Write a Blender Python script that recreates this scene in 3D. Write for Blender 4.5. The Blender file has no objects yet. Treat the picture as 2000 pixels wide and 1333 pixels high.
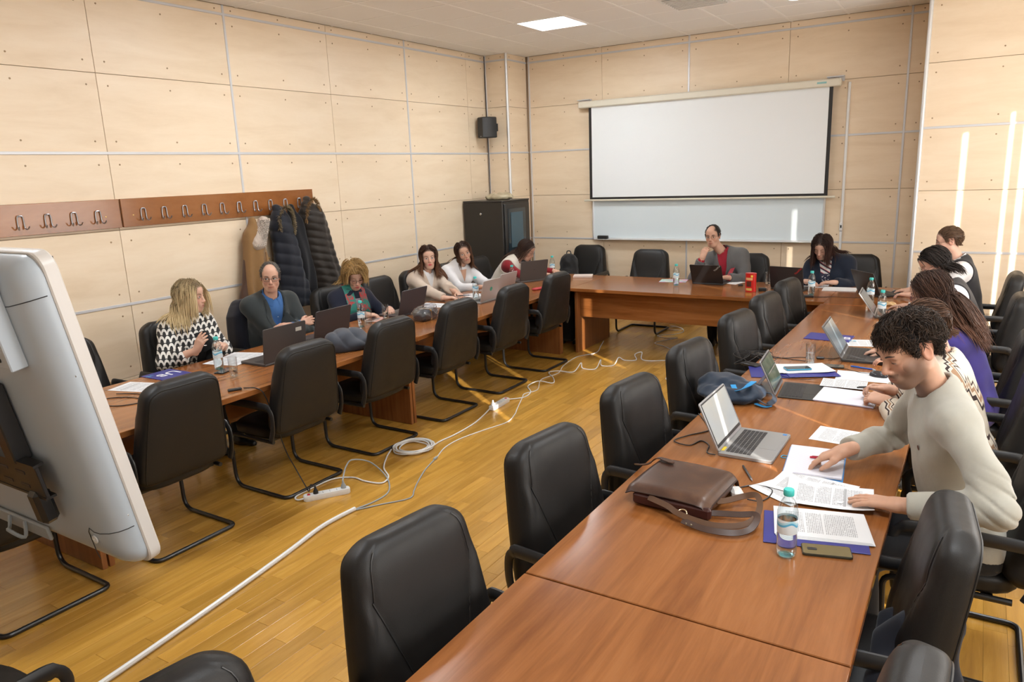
import bpy, math, random
import numpy as np
from mathutils import Vector, Matrix
random.seed(7); NR = np.random.RandomState(7)
PI = math.pi
sc = bpy.context.scene
COL = sc.collection
# ------------------------------------------------------------------ camera
cam_d = bpy.data.cameras.new('camera'); cam = bpy.data.objects.new('camera', cam_d); COL.objects.link(cam)
cam_d.sensor_width = 36.0; cam_d.lens = 36.0 * 1442.09 / 2000.0; cam_d.clip_start = 0.05
CAM_H = 2.02
def _cam():
    yaw, pit, rol = -0.564664, 0.224190, -0.039037
    f = Vector((math.sin(yaw)*math.cos(pit), math.cos(yaw)*math.cos(pit), -math.sin(pit)))
    r = Vector((math.cos(yaw), -math.sin(yaw), 0)); u = r.cross(f)
    r2 = r*math.cos(rol) + u*math.sin(rol); u2 = -r*math.sin(rol) + u*math.cos(rol)
    m = Matrix.Identity(4)
    for i in range(3):
        m[i][0] = r2[i]; m[i][1] = u2[i]; m[i][2] = -f[i]
    m[0][3], m[1][3], m[2][3] = 0, 0, CAM_H
    cam.matrix_world = m
_cam(); sc.camera = cam
# ------------------------------------------------------------------ light
sc.view_settings.view_transform = 'Standard'; sc.view_settings.look = 'None'
sc.view_settings.gamma = 1.0; sc.view_settings.use_curve_mapping = False
sc.view_settings.exposure = 0.14
wd = bpy.data.worlds.new('world'); sc.world = wd; wd.use_nodes = True
_bg = wd.node_tree.nodes['Background']; _bg.inputs[0].default_value = (0.62, 0.78, 1.0, 1); _bg.inputs[1].default_value = 1.5
SUN_AZ = math.radians(36.5); SUN_EL = math.radians(20)
SUN_TO = Vector((math.cos(SUN_AZ)*math.cos(SUN_EL), -math.sin(SUN_AZ)*math.cos(SUN_EL), math.sin(SUN_EL)))
def lamp(name, kind, loc, energy, color, direction, size=None, size_y=None, angle=None):
    l = bpy.data.lights.new(name, kind); l.energy = energy; l.color = color
    o = bpy.data.objects.new(name, l); COL.objects.link(o); o.location = loc
    o.rotation_euler = Vector(direction).to_track_quat('-Z', 'Y').to_euler()
    if kind == 'AREA':
        l.shape = 'RECTANGLE'; l.size = size; l.size_y = size_y
    if angle is not None: l.angle = angle
    return o
lamp('sun', 'SUN', (6, -5, 6), 26.0, (1.0, 0.93, 0.83), -SUN_TO, angle=math.radians(0.5))
XR = 1.9                                            # window wall
WINDOWS = [(-1.75, -0.05), (0.35, 2.45), (2.85, 4.95), (5.35, 7.75)]   # y ranges of the windows
for _y0, _y1 in WINDOWS:
    lamp('window_daylight', 'AREA', (XR-0.16, (_y0+_y1)/2, 2.05), (7 if _y0 < 0 else 28 if _y0 < 4 else 46)*(_y1-_y0), (1.0, 0.965, 0.925), (-1, 0, 0.45), size=_y1-_y0, size_y=2.3)
# ------------------------------------------------------------------ mesh helpers
class MB:
    def __init__(s): s.v = []; s.f = []; s.m = []
    def add(s, v, f, mi=0):
        o = len(s.v); s.v += [tuple(map(float, p)) for p in v]; s.f += [tuple(i+o for i in q) for q in f]; s.m += [mi]*len(f); return s
    def xf(s, M, start=0):
        for i in range(start, len(s.v)):
            s.v[i] = tuple(M @ Vector(s.v[i]))
        return s
def rot(axis, a): return Matrix.Rotation(a, 4, axis)
def T(x, y=0, z=0): return Matrix.Translation((x, y, z))
def box(b, c, s, M=None, bev=0.0, mi=0):
    hx, hy, hz = s[0]/2, s[1]/2, s[2]/2
    if bev <= 0:
        v = [(x, y, z) for x in (-hx, hx) for y in (-hy, hy) for z in (-hz, hz)]
        f = [(0,1,3,2),(4,6,7,5),(0,4,5,1),(2,3,7,6),(0,2,6,4),(1,5,7,3)]
    else:
        bev = min(bev, hx*.98, hy*.98, hz*.98); v = []; ix = {}
        for sx in (-1,1):
            for sy in (-1,1):
                for sz in (-1,1):
                    for a in range(3):
                        p = [sx*(hx-bev), sy*(hy-bev), sz*(hz-bev)]; p[a] = (sx*hx, sy*hy, sz*hz)[a]
                        ix[(sx,sy,sz,a)] = len(v); v.append(p)
        f = []
        for a in range(3):
            b1, c1 = (a+1)%3, (a+2)%3
            for sg in (-1,1):
                q = []
                for (p1,p2) in ((-1,-1),(1,-1),(1,1),(-1,1)):
                    k = [0,0,0]; k[a] = sg; k[b1] = p1; k[c1] = p2; q.append(ix[(*k,a)])
                f.append(tuple(q if sg>0 else q[::-1]))
        for a in range(3):
            b1, c1 = (a+1)%3, (a+2)%3
            for s1 in (-1,1):
                for s2 in (-1,1):
                    k0 = [0,0,0]; k0[b1] = s1; k0[c1] = s2; k0[a] = -1; k1 = list(k0); k1[a] = 1
                    q = [ix[(*k0,b1)], ix[(*k1,b1)], ix[(*k1,c1)], ix[(*k0,c1)]]
                    f.append(tuple(q if s1*s2<0 else q[::-1]))
        for sx in (-1,1):
            for sy in (-1,1):
                for sz in (-1,1):
                    q = [ix[(sx,sy,sz,a)] for a in range(3)]; f.append(tuple(q if sx*sy*sz>0 else q[::-1]))
    n = len(b.v); b.add(v, f, mi)
    MM = T(*c) @ M if M is not None else T(*c)
    b.xf(MM, n); return b
def frames(P, closed=False):
    n = len(P); Tn = []
    for i in range(n):
        a = P[(i-1) % n] if (closed or i > 0) else P[0]; c = P[(i+1) % n] if (closed or i < n-1) else P[-1]
        t = c - a
        Tn.append(t.normalized() if t.length > 1e-9 else Vector((0,0,1)))
    up = Vector((0,0,1)) if abs(Tn[0].z) < .9 else Vector((1,0,0))
    N = [(up - Tn[0]*up.dot(Tn[0])).normalized()]
    for i in range(1, n):
        v = N[-1] - Tn[i]*N[-1].dot(Tn[i])
        N.append(v.normalized() if v.length > 1e-6 else N[-1])
    return Tn, N
def tube(b, P, r, n=8, closed=False, mi=0, flat=1.0):
    P = [Vector(p) for p in P]; Tn, N = frames(P, closed); k = len(P)
    rr = r if hasattr(r, '__len__') else [r]*k
    v = []
    for i in range(k):
        B = Tn[i].cross(N[i])
        for j in range(n):
            a = 2*PI*j/n; v.append(P[i] + (N[i]*math.cos(a)*flat + B*math.sin(a))*rr[i])
    f = []
    for i in range(k if closed else k-1):
        i2 = (i+1) % k
        for j in range(n):
            j2 = (j+1) % n; f.append((i*n+j, i*n+j2, i2*n+j2, i2*n+j))
    if not closed:
        f.append(tuple(range(n-1,-1,-1))); f.append(tuple((k-1)*n+j for j in range(n)))
    b.add(v, f, mi); return b
def lathe(b, prof, n=24, M=None, mi=0, cap=True):
    k = len(prof); v = []; f = []
    for r, z in prof:
        for j in range(n):
            a = 2*PI*j/n; v.append((r*math.cos(a), r*math.sin(a), z))
    for i in range(k-1):
        for j in range(n):
            j2 = (j+1) % n; f.append((i*n+j, i*n+j2, (i+1)*n+j2, (i+1)*n+j))
    if cap:
        f.append(tuple(range(n-1,-1,-1))); f.append(tuple((k-1)*n+j for j in range(n)))
    s = len(b.v); b.add(v, f, mi)
    if M is not None: b.xf(M, s)
    return b
def prism(b, out, z0, z1, M=None, mi=0, bev=0.0):
    n = len(out); s = len(b.v)
    if bev > 0:
        cx = sum(p[0] for p in out)/n; cy = sum(p[1] for p in out)/n
        def ins(p):
            d = math.hypot(p[0]-cx, p[1]-cy); k = max(0, 1-bev/max(d, 1e-6)); return (cx+(p[0]-cx)*k, cy+(p[1]-cy)*k)
        rings = [([ins(p) for p in out], z0), (out, z0+bev), (out, z1-bev), ([ins(p) for p in out], z1)]
    else: rings = [(out, z0), (out, z1)]
    v = [(p[0], p[1], z) for o, z in rings for p in o]; f = []
    for k in range(len(rings)-1):
        for j in range(n):
            j2 = (j+1) % n; f.append((k*n+j, k*n+j2, (k+1)*n+j2, (k+1)*n+j))
    f.append(tuple(range(n-1,-1,-1))); f.append(tuple((len(rings)-1)*n+j for j in range(n)))
    b.add(v, f, mi)
    if M is not None: b.xf(M, s)
    return b
def rrect(w, h, r, k=5):
    o = []
    for cx, cy, a0 in ((w/2-r, h/2-r, 0), (-w/2+r, h/2-r, PI/2), (-w/2+r, -h/2+r, PI), (w/2-r, -h/2+r, 1.5*PI)):
        for i in range(k+1):
            a = a0 + PI/2*i/k; o.append((cx+r*math.cos(a), cy+r*math.sin(a)))
    return o
def grid(b, fn, nu, nv, mi=0, wrap=False):
    v = [fn(i/(nu-1 if not wrap else nu), j/(nv-1)) for j in range(nv) for i in range(nu)]; f = []
    for j in range(nv-1):
        for i in range(nu if wrap else nu-1):
            i2 = (i+1) % nu; f.append((j*nu+i, j*nu+i2, (j+1)*nu+i2, (j+1)*nu+i))
    b.add(v, f, mi); return b
def smooth_path(P, k=6, closed=False):
    P = [Vector(p) for p in P]; n = len(P); o = []
    for i in range(n if closed else n-1):
        if closed: p0, p1, p2, p3 = P[(i-1)%n], P[i], P[(i+1)%n], P[(i+2)%n]
        else: p0, p1, p2, p3 = P[max(i-1,0)], P[i], P[i+1], P[min(i+2,n-1)]
        for j in range(k):
            t = j/k; o.append(0.5*((2*p1)+(p2-p0)*t+(2*p0-5*p1+4*p2-p3)*t*t+(3*p1-p0-3*p2+p3)*t**3))
    if not closed: o.append(P[-1])
    return o
def mesh(name, b, mats, smooth=35):
    m = bpy.data.meshes.new(name); m.from_pydata(b.v, [], b.f)
    if not isinstance(mats, (list, tuple)): mats = [mats]
    for k in mats: m.materials.append(k)
    if any(b.m): m.polygons.foreach_set('material_index', b.m)
    m.update()
    if smooth:
        m.shade_smooth()
        if smooth < 180: m.set_sharp_from_angle(angle=math.radians(smooth))
    return m
def link(name, data, parent=None, M=None):
    o = bpy.data.objects.new(name, data); COL.objects.link(o)
    if parent is not None: o.parent = parent
    if M is not None: o.matrix_local = M
    return o
def obj(name, b, mats, parent=None, M=None, smooth=35):
    return link(name, mesh(name, b, mats, smooth), parent, M)
def tag(o, label, cat, group=None):
    o['label'] = label; o['category'] = cat
    if group: o['group'] = group
    return o
def thing(name, label, cat, loc=(0,0,0), rz=0, group=None):
    o = bpy.data.objects.new(name, None); COL.objects.link(o); o.empty_display_size = .1
    o.location = loc; o.rotation_euler = (0, 0, rz); return tag(o, label, cat, group)
def dup(root, loc, rz, label, group=None):
    r = root.copy(); COL.objects.link(r); r.location = loc; r.rotation_euler = (0, 0, rz); r['label'] = label
    if group: r['group'] = group
    for ch in list(root.children):
        c = ch.copy(); COL.objects.link(c); c.parent = r
        for g in ch.children:
            d = g.copy(); COL.objects.link(d); d.parent = c
    return r
def struct(name, b, mat, parent=None, M=None, smooth=35):
    o = obj(name, b, mat, parent, M, smooth); o['kind'] = 'structure'; return o
# ------------------------------------------------------------------ materials
def mat(name, base=(.5,.5,.5), rough=.5, metal=0.0, spec=.5, **kw):
    m = bpy.data.materials.new(name); m.use_nodes = True; p = m.node_tree.nodes['Principled BSDF']
    p.inputs['Base Color'].default_value = (*base, 1); p.inputs['Roughness'].default_value = rough
    p.inputs['Metallic'].default_value = metal; p.inputs['Specular IOR Level'].default_value = spec
    for k, v in kw.items():
        p.inputs[k.replace('_', ' ')].default_value = v
    return m
class NT:
    def __init__(s, m): s.m = m; s.t = m.node_tree; s.p = s.t.nodes['Principled BSDF']
    def n(s, ty, **kw):
        o = s.t.nodes.new(ty)
        for k, v in kw.items(): setattr(o, k, v)
        return o
    def l(s, a, b): s.t.links.new(a, b); return s
    def pos(s): return s.n('ShaderNodeNewGeometry').outputs['Position']
    def obj(s): return s.n('ShaderNodeTexCoord').outputs['Object']
    def map(s, src, scale=(1,1,1), loc=(0,0,0), rz=(0,0,0)):
        o = s.n('ShaderNodeMapping'); o.inputs['Scale'].default_value = scale; o.inputs['Location'].default_value = loc; o.inputs['Rotation'].default_value = rz
        s.l(src, o.inputs[0]); return o.outputs[0]
    def noise(s, src, scale, detail=4, rough=.55, dist=0):
        o = s.n('ShaderNodeTexNoise'); o.inputs['Scale'].default_value = scale; o.inputs['Detail'].default_value = detail
        o.inputs['Roughness'].default_value = rough; o.inputs['Distortion'].default_value = dist
        if src is not None: s.l(src, o.inputs['Vector'])
        return o.outputs['Fac']
    def ramp(s, fac, stops):
        o = s.n('ShaderNodeValToRGB'); e = o.color_ramp.elements
        while len(e) < len(stops): e.new(.5)
        for k, (p, c) in zip(e, stops): k.position = p; k.color = (*c, 1) if len(c) == 3 else c
        s.l(fac, o.inputs[0]); return o.outputs[0]
    def math(s, op, a, b=None, c=None):
        o = s.n('ShaderNodeMath', operation=op)
        for i, x in enumerate((a, b, c)):
            if x is None: continue
            if isinstance(x, (int, float)): o.inputs[i].default_value = x
            else: s.l(x, o.inputs[i])
        return o.outputs[0]
    def mix(s, fac, a, b, blend='MIX'):
        o = s.n('ShaderNodeMix', data_type='RGBA', blend_type=blend)
        for i, x in ((0, fac), (6, a), (7, b)):
            if isinstance(x, (int, float)): o.inputs[i].default_value = x
            elif isinstance(x, tuple): o.inputs[i].default_value = (*x, 1)
            else: s.l(x, o.inputs[i])
        return o.outputs[2]
    def base(s, c): s.l(c, s.p.inputs['Base Color']); return s
    def bump(s, h, strength=.2, dist=.01):
        o = s.n('ShaderNodeBump'); o.inputs['Strength'].default_value = strength; o.inputs['Distance'].default_value = dist
        s.l(h, o.inputs['Height']); s.l(o.outputs[0], s.p.inputs['Normal']); return s
def wood(name, dark, mid, light, stretch, scale, rough, per_piece=0.0, bumpy=.04, coat=0.0):
    m = mat(name, mid, rough); t = NT(m); P = t.pos()
    rnd = None
    if per_piece:
        g = t.n('ShaderNodeNewGeometry'); oi = t.n('ShaderNodeObjectInfo')
        rnd = t.math('FRACT', t.math('ADD', t.math('MULTIPLY', g.outputs['Random Per Island'], 7.13), t.math('MULTIPLY', oi.outputs['Random'], 5.31)))
        cx = t.n('ShaderNodeCombineXYZ'); t.l(t.math('MULTIPLY', rnd, 31.0), cx.inputs[0]); t.l(t.math('MULTIPLY', rnd, 17.0), cx.inputs[2])
        va = t.n('ShaderNodeVectorMath', operation='ADD'); t.l(P, va.inputs[0]); t.l(cx.outputs[0], va.inputs[1]); P = va.outputs[0]
    a = t.noise(t.map(P, stretch), scale, 6, .6, .6); b = t.noise(t.map(P, tuple(k*5 for k in stretch)), scale*2.2, 3, .6)
    f = t.math('ADD', t.math('MULTIPLY', a, .86), t.math('MULTIPLY', b, .14))
    c = t.ramp(f, [(.3, dark), (.5, mid), (.7, light)])
    if rnd is not None:
        hv = t.n('ShaderNodeHueSaturation'); t.l(c, hv.inputs['Color'])
        t.l(t.math('ADD', t.math('MULTIPLY', rnd, per_piece), 1-per_piece*.5), hv.inputs['Value']); c = hv.outputs[0]
    t.base(c)
    if bumpy: t.bump(f, bumpy, .004)
    if coat: t.p.inputs['Coat Weight'].default_value = coat; t.p.inputs['Coat Roughness'].default_value = .12
    return m
M = {}
M['panel_x'] = wood('maple_panel', (.735,.58,.405), (.79,.64,.465), (.83,.69,.52), (1,1,6), 1.1, .42, .03, .01)
M['floor'] = wood('oak_floor', (.42,.210,.034), (.525,.275,.046), (.62,.345,.072), (9,.7,1), 2.2, .27, .30, .01, .2)
TW = ((.175,.055,.013), (.272,.098,.027), (.350,.140,.044))
M['table'] = wood('pear_wood', *TW, (7,.45,1), 2.0, .17, .0, 0)
M['table_x'] = wood('pear_wood_cross', *TW, (.45,7,7), 2.0, .17, .0, 0)
M['table_v'] = wood('pear_wood_upright', *TW, (9,9,.55), 2.2, .38, .0, 0)
M['alu'] = mat('brushed_aluminium', (.62,.62,.64), .42, .35)
M['alu_pale'] = mat('pale_aluminium', (.70,.71,.72), .35, .5)
M['screwcap'] = mat('brown_screw_cap', (.33,.22,.12), .5)
M['ceil'] = mat('ceiling_tile', (.87,.85,.82), .95)
t = NT(M['ceil']); t.bump(t.noise(t.pos(), 260, 3), .15, .003)
M['grid'] = mat('ceiling_rail', (.93,.91,.88), .6)
M['dark'] = mat('dark_gap', (.02,.02,.02), .9)
M['wallbase'] = mat('wall_substrate', (.42,.30,.19), .8)
M['plaster'] = mat('white_plaster', (.76,.73,.68), .9)
M['leather'] = mat('black_leather', (.0095,.0088,.0085), .45, 0, .40)
t = NT(M['leather']); n_ = t.n('ShaderNodeTexVoronoi'); n_.inputs['Scale'].default_value = 420; t.l(t.obj(), n_.inputs['Vector'])
t.bump(n_.outputs['Distance'], .10, .002); t.l(t.ramp(t.noise(t.obj(), 9, 3), [(.3, (.42,)*3), (.7, (.54,)*3)]), t.p.inputs['Roughness'])
M['blackmetal'] = mat('black_powder_coat', (.012,.012,.013), .33, 0, .6)
M['blackplastic'] = mat('black_plastic', (.016,.016,.017), .42)
M['darkplastic'] = mat('dark_grey_plastic', (.035,.036,.04), .45)
M['whiteplastic'] = mat('white_plastic', (.78,.78,.77), .35)
M['greyplastic'] = mat('grey_plastic', (.33,.36,.38), .45)
M['chrome'] = mat('chrome', (.62,.62,.64), .18, 1.0); M['steel'] = mat('dull_steel', (.40,.40,.42), .32, .9)
M['red'] = mat('red_gloss', (.55,.02,.02), .3)
# ------------------------------------------------------------------ room shell
XL, YB, YF, ZC = -5.90, 9.39, -2.2, CAM_H + 1.56
TZ = [CAM_H-0.94, CAM_H+0.272, CAM_H+1.48]            # heights of the aluminium bands
SEAM = [TZ[0]-0.605, TZ[0]+0.606, TZ[1]+0.604]
b = MB(); box(b, ((XL+XR)/2, (YF+YB)/2, -.06), (XR-XL+1.0, YB-YF+1.0, .1)); floor = struct('floor', b, M['dark'], smooth=0)
def planks():
    W, G = .088, .0008; pieces = []; x = XL; r = random.Random(3)
    while x < XR:
        y = YF - r.random()*.5
        while y < YB:
            L = r.choice((.42, .52, .62, .74)); y1 = min(y+L, YB)
            if y1 > YF: pieces.append((x+W/2, max(y, YF), y1, L))
            y += L
        x += W
    near = sorted(pieces, key=lambda p: (0 if (-3.75 < p[0] < -1.55 and p[1] > .35 and p[2]-p[1] > p[3]-.001) else 1, p[1]))
    share = {}
    for p in near[:300]:
        if p[3] not in share:
            q = MB(); box(q, (0,0,-.005), (W-G, p[3]-G, .0105), bev=.0009); share[p[3]] = mesh('plank', q, M['floor'], 0)
        link('plank', share[p[3]], floor, T(p[0], p[1]+p[3]/2, -.0003))
    q = MB()
    for p in near[300:]: box(q, (p[0], (p[1]+p[2])/2, -.005), (W-G, p[2]-p[1]-G, .0105))
    o = obj('planks', q, M['floor'], floor, smooth=0); o['kind'] = 'stuff'
planks()
def wall(name, org, du, n, U0, U1, vs, trims_v=(), th=.02, e0=.3, e1=.3):
    """panelled wall: org + du*u, facing n; vs = vertical joints, rows = horizontal joints"""
    du, n = Vector(du), Vector(n); org = Vector(org)
    F = Matrix((( du.x, n.x, 0, org.x), (du.y, n.y, 0, org.y), (0, 0, 1, 0), (0,0,0,1)))
    w = MB(); box(w, ((U0-e0+U1+e1)/2, -.05-th, ZC/2+.1), (U1-U0+e0+e1, .1, ZC+.5)); w.xf(F); W_ = struct(name, w, M['wallbase'], smooth=0)
    U = [U0] + [v for v in vs if U0+.03 < v < U1-.03] + [U1]
    Z = [0.0, SEAM[0], TZ[0], SEAM[1], TZ[1], SEAM[2], TZ[2], ZC]
    caps = MB()
    for i in range(len(U)-1):
        for j in range(len(Z)-1):
            a0, a1, z0, z1 = U[i], U[i+1], Z[j], Z[j+1]; g = .002
            q = MB(); box(q, (0, 0, 0), (a1-a0-2*g, th, z1-z0-2*g), bev=.0015)
            link('panel', mesh('panel', q, M['panel_x'], 0), W_, F @ T((a0+a1)/2, -th/2, (z0+z1)/2))
            us = [a0+.085, a1-.085] if a1-a0 < .7 else [a0+.085, (a0+a1)/2, a1-.085]
            for uu in (us if a1-a0 > .25 else [(a0+a1)/2]):
                for zz in ([z0+.09, z1-.09] if z1-z0 > .3 else [(z0+z1)/2]):
                    k = len(caps.v); lathe(caps, [(.0075,0),(.0065,.003),(.003,.0038)], 8); caps.xf(F @ T(uu, 0, zz) @ rot('X', -PI/2), k)
    o = obj('screw_caps', caps, M['screwcap'], W_); o['kind'] = 'stuff'
    for z in TZ:
        q = MB(); box(q, ((U0+U1)/2, .002, z), (U1-U0, .008, .022), bev=.002); q.xf(F); obj('trim_band', q, M['alu'], W_, smooth=0)
    for u in trims_v:
        q = MB(); box(q, (u, .002, ZC/2), (.022, .0085, ZC), bev=.002); q.xf(F); obj('trim_strip', q, M['alu'], W_, smooth=0)
    return W_
vsl = [3.44-1.25*5+1.25*i for i in range(12)]
wall('wall_left', (XL, 0, 0), (0,1,0), (1,0,0), YF, 8.87, vsl, trims_v=[4.69-5.0, 4.69-2.5, 4.69, 7.19])
vsb = [-4.38, -3.20, -2.01, -0.775]
wall('wall_back', (0, YB, 0), (1,0,0), (0,-1,0), -5.52, -.55, vsb, trims_v=[-3.20, -0.775, -5.50])
wall('wall_pillar_front', (0, 8.87, 0), (1,0,0), (0,-1,0), XL, -5.545, [], trims_v=[XL+.02], e1=-.045)
wall('wall_pillar_side', (-5.545, 0, 0), (0,1,0), (1,0,0), 8.87, YB, [], e0=-.045)
wall('wall_right_column', (0, 8.55, 0), (1,0,0), (0,-1,0), -.55, XR, [.70], e0=-.045)
wall('wall_right_column_side', (-.55, 0, 0), (0,1,0), (-1,0,0), 8.55, YB, [], e0=-.045)
for nm, x, y in (('trim_1', -5.545, 8.87), ('trim_2', -.55, 8.55)):       # rounded corner profiles
    q = MB(); lathe(q, [(.019, 0), (.019, ZC)], 16); struct(nm, q, M['alu_pale'], M=T(x, y, 0))
b = MB(); box(b, ((XL+XR)/2, YF-.06, ZC/2+.1), (XR-XL+.8, .1, ZC+.5)); struct('wall_rear', b, M['plaster'], smooth=0)
# window wall with vertical blinds
b = MB(); edges = [YF-.2] + [e for w in WINDOWS for e in w] + [YB+.3]
for i in range(0, len(edges), 2): box(b, (XR+.1, (edges[i]+edges[i+1])/2, ZC/2+.1), (.2, edges[i+1]-edges[i], ZC+.5))
for y0, y1 in WINDOWS:
    box(b, (XR+.1, (y0+y1)/2, .43), (.2, y1-y0, .86)); box(b, (XR+.1, (y0+y1)/2, (ZC+.35+3.28)/2), (.2, y1-y0, ZC+.35-3.28))
struct('wall_right', b, M['plaster'], smooth=0)
M['pane'] = mat('window_glass', (1,1,1), .05); t = NT(M['pane'])
tr = t.n('ShaderNodeBsdfTransparent'); gl = t.n('ShaderNodeBsdfGlossy'); gl.inputs['Roughness'].default_value = .02; mx = t.n('ShaderNodeMixShader'); mx.inputs[0].default_value = .06
t.l(tr.outputs[0], mx.inputs[1]); t.l(gl.outputs[0], mx.inputs[2]); t.l(mx.outputs[0], t.t.nodes['Material Output'].inputs[0])
M['blind'] = mat('blind_fabric', (.80,.77,.70), .9); t = NT(M['blind']); tb = t.n('ShaderNodeBsdfTranslucent'); tb.inputs[0].default_value = (.55,.50,.42,1); mx = t.n('ShaderNodeMixShader'); mx.inputs[0].default_value = .25
t.l(t.p.outputs[0], mx.inputs[1]); t.l(tb.outputs[0], mx.inputs[2]); t.l(mx.outputs[0], t.t.nodes['Material Output'].inputs[0])
SLITS = [(7.06,.032), (7.33,.024), (7.42,.030), (4.62,.02), (3.98,.028), (3.30,.026), (2.98,.02), (1.95,.022), (1.22,.03), (6.62,.02)]
for k, (y0, y1) in enumerate(WINDOWS):
    q = MB()
    for z in (.86, 3.28): box(q, (0, (y0+y1)/2, z+(.03 if z < 2 else -.03)), (.06, y1-y0, .06))
    for y in (y0+.03, (y0+y1)/2, y1-.03): box(q, (0, y, 2.07), (.06, .05, 2.36))
    w_ = struct('window_%d' % (k+1), q, M['whiteplastic'], M=T(XR+.1), smooth=0)
    for ya, yb in ((y0, (y0+y1)/2), ((y0+y1)/2, y1)):
        q = MB(); box(q, (0, (ya+yb)/2, 2.07), (.006, yb-ya-.05, 2.30)); obj('pane', q, M['pane'], w_, smooth=0)
    bl = thing('vertical_blind', ['pale vertical blind drawn across the window nearest the rear wall', 'pale vertical blind behind the nearest chairs', 'pale vertical blind behind the middle of the right table row', 'pale vertical blind nearest the sunlit column'][k], 'blind', (XR-.06, (y0+y1)/2, 3.3), group='vertical blinds')
    q = MB(); box(q, (0, 0, .02), (.05, y1-y0+.1, .04)); obj('head_rail', q, M['whiteplastic'], bl, smooth=0)
    sl = sorted(s for s in SLITS if y0 < s[0] < y1); cur = y0-.05; spans = []
    for s, wd_ in sl: spans.append((cur, s-wd_/2)); cur = s+wd_/2
    spans.append((cur, y1+.05))
    for s0, s1 in spans:
        n_ = max(1, round((s1-s0)/.115)); w1 = (s1-s0)/n_
        for i in range(n_):
            q = MB(); box(q, (0, 0, 0), (.002, w1+(.004 if n_ > 1 else 0), 2.5)); obj('slat', q, M['blind'], bl, T((i % 2)*.004, s0+(i+.5)*w1-(y0+y1)/2, -1.25), smooth=0)
# ceiling
b = MB(); box(b, ((XL+XR)/2, (YF+YB)/2, ZC+.16), (XR-XL+1.0, YB-YF+1.0, .1)); ceil = struct('ceiling', b, M['plaster'], smooth=0)
GX0, GY0, TS = -4.40, 7.24, .60
q = MB(); box(q, (0,0,.009), (TS-.022, TS-.022, .018), bev=.002); tile_me = mesh('ceiling_tile', q, M['ceil'], 0)
LIGHTS = {(0, 0), (0, -5), (0, -10), (7, -5), (7, -10)}  # far panel is seen; the others are added out of view as fill light
ix = range(math.floor((XL-GX0)/TS), math.ceil((XR-GX0)/TS)); iy = range(math.floor((YF-GY0)/TS), math.ceil((YB-GY0)/TS))
for i in ix:
    for j in iy:
        if (i, j) in LIGHTS: continue
        x0, x1 = max(GX0+i*TS, XL), min(GX0+(i+1)*TS, XR); y0, y1 = max(GY0+j*TS, YF), min(GY0+(j+1)*TS, YB)
        if x1-x0 < .04 or y1-y0 < .04: continue
        if x1-x0 > TS-.01 and y1-y0 > TS-.01: link('ceiling_tile', tile_me, ceil, T(x0+TS/2, y0+TS/2, ZC))
        else:
            q = MB(); box(q, (0,0,.009), (x1-x0-.022, y1-y0-.022, .018)); obj('ceiling_tile', q, M['ceil'], ceil, T((x0+x1)/2, (y0+y1)/2, ZC), smooth=0)
for i in ix:
    x = GX0+i*TS
    if XL < x < XR: q = MB(); box(q, (x, (YF+YB)/2, ZC+.004), (.024, YB-YF, .012)); obj('ceiling_rail', q, M['grid'], ceil, smooth=0)
for j in iy:
    y = GY0+j*TS
    if YF < y < YB: q = MB(); box(q, ((XL+XR)/2, y, ZC+.0045), (XR-XL, .024, .012)); obj('ceiling_rail', q, M['grid'], ceil, smooth=0)
M['led'] = mat('led_diffuser', (1,1,1), .5); M['led'].node_tree.nodes['Principled BSDF'].inputs['Emission Color'].default_value = (.93,.97,1,1); M['led'].node_tree.nodes['Principled BSDF'].inputs['Emission Strength'].default_value = 5.0
for k, (i, j) in enumerate(sorted(LIGHTS)):
    x, y = GX0+(i+.5)*TS, GY0+(j+.5)*TS
    lt = thing('ceiling_light', 'square white LED panel light glowing in the tiled ceiling' if (i, j) == (0, 0) else ['','added unseen square LED ceiling panel above the near end of the left table row','added unseen square LED ceiling panel above the rear end of the left table row','added unseen square LED ceiling panel above the near chairs of the right row','added unseen square LED ceiling panel above the middle chairs of the right row'][(i == 7)*2+(1 if j == -5 else 2)], 'light', (x, y, ZC), group='ceiling panel lights')
    q = MB()
    for sx, sy, w1, w2 in ((0, .29, .6, .02), (0, -.29, .6, .02), (.29, 0, .02, .56), (-.29, 0, .02, .56)): box(q, (sx, sy, .002), (w1, w2, .018))
    obj('frame', q, M['grid'], lt, smooth=0)
    q = MB(); box(q, (0,0,.004), (.56,.56,.01)); obj('diffuser', q, M['led'], lt, smooth=0)
    lo = lamp('ceiling_light_lamp', 'AREA', (x, y, ZC-.02), 40, (.90,.955,1.0), (0,0,-1), .56, .56); lo.parent = None
# ------------------------------------------------------------------ tables
TH = .75
def table(label, x0, x1, y0, y1, along='y', modesty=None, endgap=.012):
    t_ = thing('conference_table', label, 'table', ((x0+x1)/2, (y0+y1)/2, 0), group='pear wood conference tables')
    w, l = x1-x0, y1-y0; q = MB(); box(q, (0,0,TH-.0175), (w-.002, l-.007, .035), bev=.0025); obj('tabletop', q, M['table'] if along == 'y' else M['table_x'], t_)
    lx, ly = (w-.18, .03) if along == 'y' else (.03, l-.18)
    for s in (-1, 1):
        q = MB(); c = (0, s*(l/2-.02), (TH-.035)/2) if along == 'y' else (s*(w/2-.035), 0, (TH-.035)/2)
        box(q, c, (lx, ly, TH-.036), bev=.002); obj('leg_panel', q, M['table_v'], t_)
    for off in (modesty or []):
        q = MB()
        if along == 'y': box(q, (off, 0, TH-.035-.16), (.02, l-.075, .30), bev=.001)
        else: box(q, (0, off, TH-.035-.16), (w-.105, .02, .30), bev=.001)
        obj('modesty_panel', q, M['table_x'] if along != 'y' else M['table'], t_)
    return t_
LX0, LX1, RX0, RX1 = -4.775, -3.775, -1.155, -.178
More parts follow.
